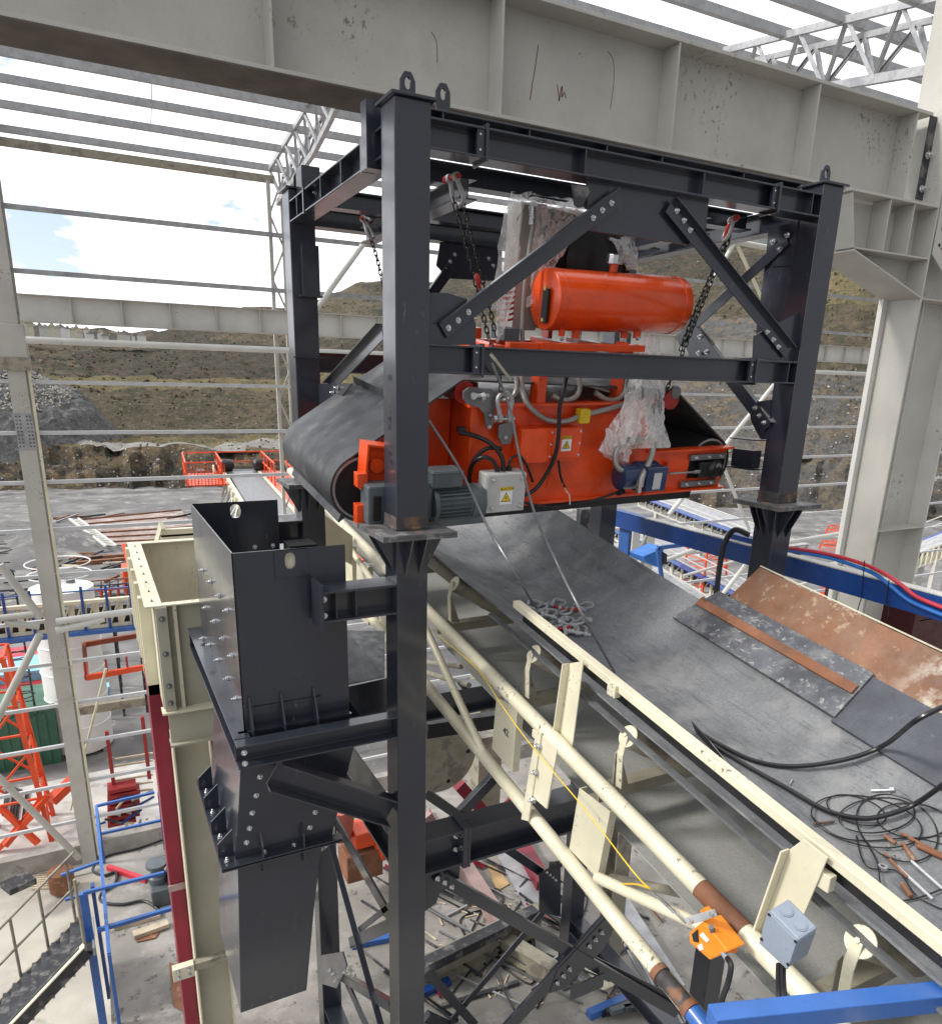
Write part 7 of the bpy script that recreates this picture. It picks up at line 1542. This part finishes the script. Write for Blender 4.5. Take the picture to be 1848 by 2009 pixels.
# ---- right: white conveyors, orange masts, distant pylon, machines below
def farconv(p, q, Y0, Y1, w_, name, label, legs=True, m='hallw', sh=.8):
    a, b_ = at(*p, Y=Y0), at(*q, Y=Y1); t = thing(name, label, 'conveyor', (a+b_)/2); d = (b_-a).normalized(); s_ = d.cross(V(0, 0, 1)).normalized()*w_
    MB().ext([a, a+s_, b_+s_, b_], (0, 0, .06)).build('belt', M['galvd'], t)
    n = 16
    for o in (V(0, 0, 0), s_):
        for dz in (0, -sh): MB().beam(a+o+V(0, 0, dz), b_+o+V(0, 0, dz), bx(.1, .1)).build('chord', M[m], t)
        for k in range(n):
            p0, p1 = a.lerp(b_, k/n)+o, a.lerp(b_, (k+1)/n)+o; MB().box(p0+V(-.06, -.06, -sh), p0+V(.06, .06, 0)).build('post', M['cream'], t)
            MB().beam(p0+V(0, 0, -sh), p1, bx(.05, .05)).build('diagonal', M[m], t)
    for dz in (.9, .5): MB().beam(a-s_*.4+V(0, 0, dz), b_-s_*.4+V(0, 0, dz), bx(.04, .04)).build('handrail', M[m], t)
    MB().ext([a+V(0, 0, -.05), a-s_*.4+V(0, 0, -.05), b_-s_*.4+V(0, 0, -.05), b_+V(0, 0, -.05)], (0, 0, .04)).build('walkway', M['blue'], t)
    MB().ext([a+V(0, 0, -sh*.35), a+s_+V(0, 0, -sh*.35), b_+s_+V(0, 0, -sh*.35), b_+V(0, 0, -sh*.35)], (0, 0, -.2)).build('return_belt', M['black'], t)
    if legs:
        for f in (.15, .5, .85):
            c = a.lerp(b_, f)
            for o in (V(0, 0, 0), s_): MB().beam(c+o+V(0, 0, -sh), V(c.x+o.x, c.y+o.y, GZ), bx(.2, .2)).build('support_leg', M[m], t)
    return t
farconv((1255, 968), (1540, 1075), 38, 26, -1.8, 'site_conveyor', 'upper white truss conveyor seen above the blue beam left of the right post')
farconv((1200, 1030), (1500, 1190), 28, 20.8, -1.5, 'site_conveyor', 'lower white truss conveyor seen under the blue beam')
farconv((1190, 1085), (1460, 1260), 22, 15, -1.0, 'site_conveyor', 'nearest white truss conveyor running down beside the belt edge')
farconv((1740, 1090), (1900, 1030), 24, 22, 1.2, 'site_conveyor', 'white conveyor at the far right edge beyond the big column')
for k, (px, py) in enumerate(((1246, 1020), (1276, 1022))):
    c = at(px, py, Y=13.5); MB().beam(c, V(c.x, c.y, c.z-2.2), I(.22, .2, .02, .02), (0, 1, 0)).build('white_post', M['hallw'], None, label=['left', 'right'][k]+' of two white posts under the blue beam end', cat='post')
MB().beam(at(1248, 1090, Y=13.5), at(1272, 1045, Y=13.5), bx(.06, .06)).build('white_strut', M['hallw'], None, label='white strut between the two white posts', cat='strut')
def smallmast(px0, px1, py0, py1, Y, label, m='orange', name='orange_lattice_mast', n=6):
    a, b_ = at(px0, py1, Y=Y), at(px1, py1, Y=Y); zt = at(px0, py0, Y=Y).z; c = ((a.x+b_.x)/2, Y); return mast(name, label, c, (b_.x-a.x)/2, a.z, zt, n, m, .035)
smallmast(1355, 1400, 1062, 1160, 24, 'orange lattice mast seen under the blue beam beside the thick black cable')
smallmast(1640, 1690, 1038, 1085, 27, 'orange lattice crate left of the big column'); smallmast(1625, 1665, 1160, 1195, 24, 'low orange lattice crate below the blue beam left of the big column')
smallmast(1521, 1540, 505, 665, 62, 'distant white lattice pylon behind the right hand frame', 'hallw', 'lattice_pylon', 12)
MB().beam(at(1560, 1108, Y=22), at(1665, 1165, Y=19), bx(.25, .3)).build('blue_girder', M['blue'], None, label='short blue girder under the blue beam right of the post', cat='girder')
for p, q in (((1290, 1075), (1300, 1150)), ((1290, 1075), (1370, 1065))): MB().beam(at(*p, Y=11), at(*q, Y=11), bx(.05, .08)).build('blue_rail_piece', M['bluel'], None, label='thin blue rail piece below the blue beam, '+('upright' if q[1] > 1100 else 'horizontal')+' one', cat='rail')
# orange machines below, between the posts
om = thing('orange_machine', 'dirty orange gearbox-like machine below the platform bracket', 'machine', at(725, 1665, Y=9))
c = at(715, 1660, Y=9); MB().lathe(c+V(.1, 0, .05), (1, 0, 0), [(0, .2), (.08, .32), (.5, .32), (.55, .2)], 20).build('housing', M['orange'], om, True); MB().box(c+V(-.2, -.2, .1), c+V(.3, .2, .35)).build('inlet_box', M['orange'], om, False, .02); MB().box(c+V(-.35, -.25, -.4), c+V(.2, .2, .05)).build('base', M['rust'], om, False, .02)
MB().lathe(c+V(-.35, 0, .25), (0, 0, 1), [(0, .16), (.5, .22)], 12).build('spout', mat('faded_red', (.45, .12, .09), .6), om, True)
wl = thing('loader_cart', 'white and orange cart on the floor behind the crossing braces', 'cart', at(880, 1545, Y=12))
a = at(845, 1580, Y=11.5); MB().box(a, a+V(1.5, .15, .12)).build('front_bar', M['white'], wl); MB().box(at(845, 1530, Y=13.5), at(845, 1530, Y=13.5)+V(1.9, .15, .15)).build('rear_bar', M['white'], wl)
MB().ext([at(856, 1548, Y=11.8), at(870, 1515, Y=12.6), at(885, 1518, Y=12.6), at(900, 1555, Y=11.8)], (0, 0, .12)).build('fender', M['orange'], wl, False, .02)
for p, q in (((895, 1512), (925, 1558)), ((905, 1500), (935, 1550)), ((900, 1560), (903, 1520))): MB().beam(at(*p, Y=12.3), at(*q, Y=11.9), bx(.04, .04)).build('orange_rod', M['orange'], wl)
MB().lathe(at(905, 1553, Y=11.6), (0, 0, 1), [(0, .16), (.05, .18)], 18).build('blue_cap', M['bluc'], wl, True)
for k in range(5): c = at(885+k*6, 1482, Y=15); MB().box(c, c+V(.12, .3, .5)).build('red_fin', M['orange'], wl, False, .02)
mc = thing('cream_casing', 'round cream machine casing with bolt holes behind the front post', 'casing', at(860, 1440, Y=8))
MB().lathe(at(850, 1470, Y=8.5), (0, -1, 0), [(0, .55), (.25, .55), (.26, .50)], 30).build('shell', M['creamd'], mc, True); MB().box(at(835, 1480, Y=8.3), at(835, 1480, Y=8.3)+V(1.2, .2, .05)).build('ledge', M['creamd'], mc)
for a_ in range(6): MB().lathe(at(850, 1470, Y=8.5)+V(math.cos(a_)*.42, -.262, math.sin(a_)*.42), (0, -1, 0), [(0, .03), (.004, .03)], 8).build('bolt_hole', M['dark'], mc)
for k, (p, q) in enumerate((((835, 1432), (1060, 1400)), ((835, 1385), (1000, 1350)), ((900, 1540), (1010, 1660)), ((835, 1600), (880, 1660)))):
    MB().beam(at(*p, Y=7.0+k*.8), at(*q, Y=7.0+k*.8), bx(.12, .18)).build('inner_girder', M[['black', 'creamd', 'crim', 'pink'][k]], None, label=['black', 'grimy cream', 'deep crimson', 'faded pink'][k]+' girder glimpsed under the conveyor behind the front post', cat='girder')
MB().beam(at(950, 1625, Y=9.5), at(1010, 1560, Y=9.5), bx(.05, .09)).build('crimson_strut', M['crim'], None, label='crimson strut slanting up beside the splice channel', cat='strut')
for k, (p, q) in enumerate((((937, 1560), (936, 1620)), ((937, 1560), (1000, 1538)))): MB().beam(at(*p, Y=10), at(*q, Y=10), bx(.05, .05)).build('blue_frame_bar', M['bluel'], None, label=['upright', 'top'][k]+' bar of the small blue frame under the conveyor', cat='bar')
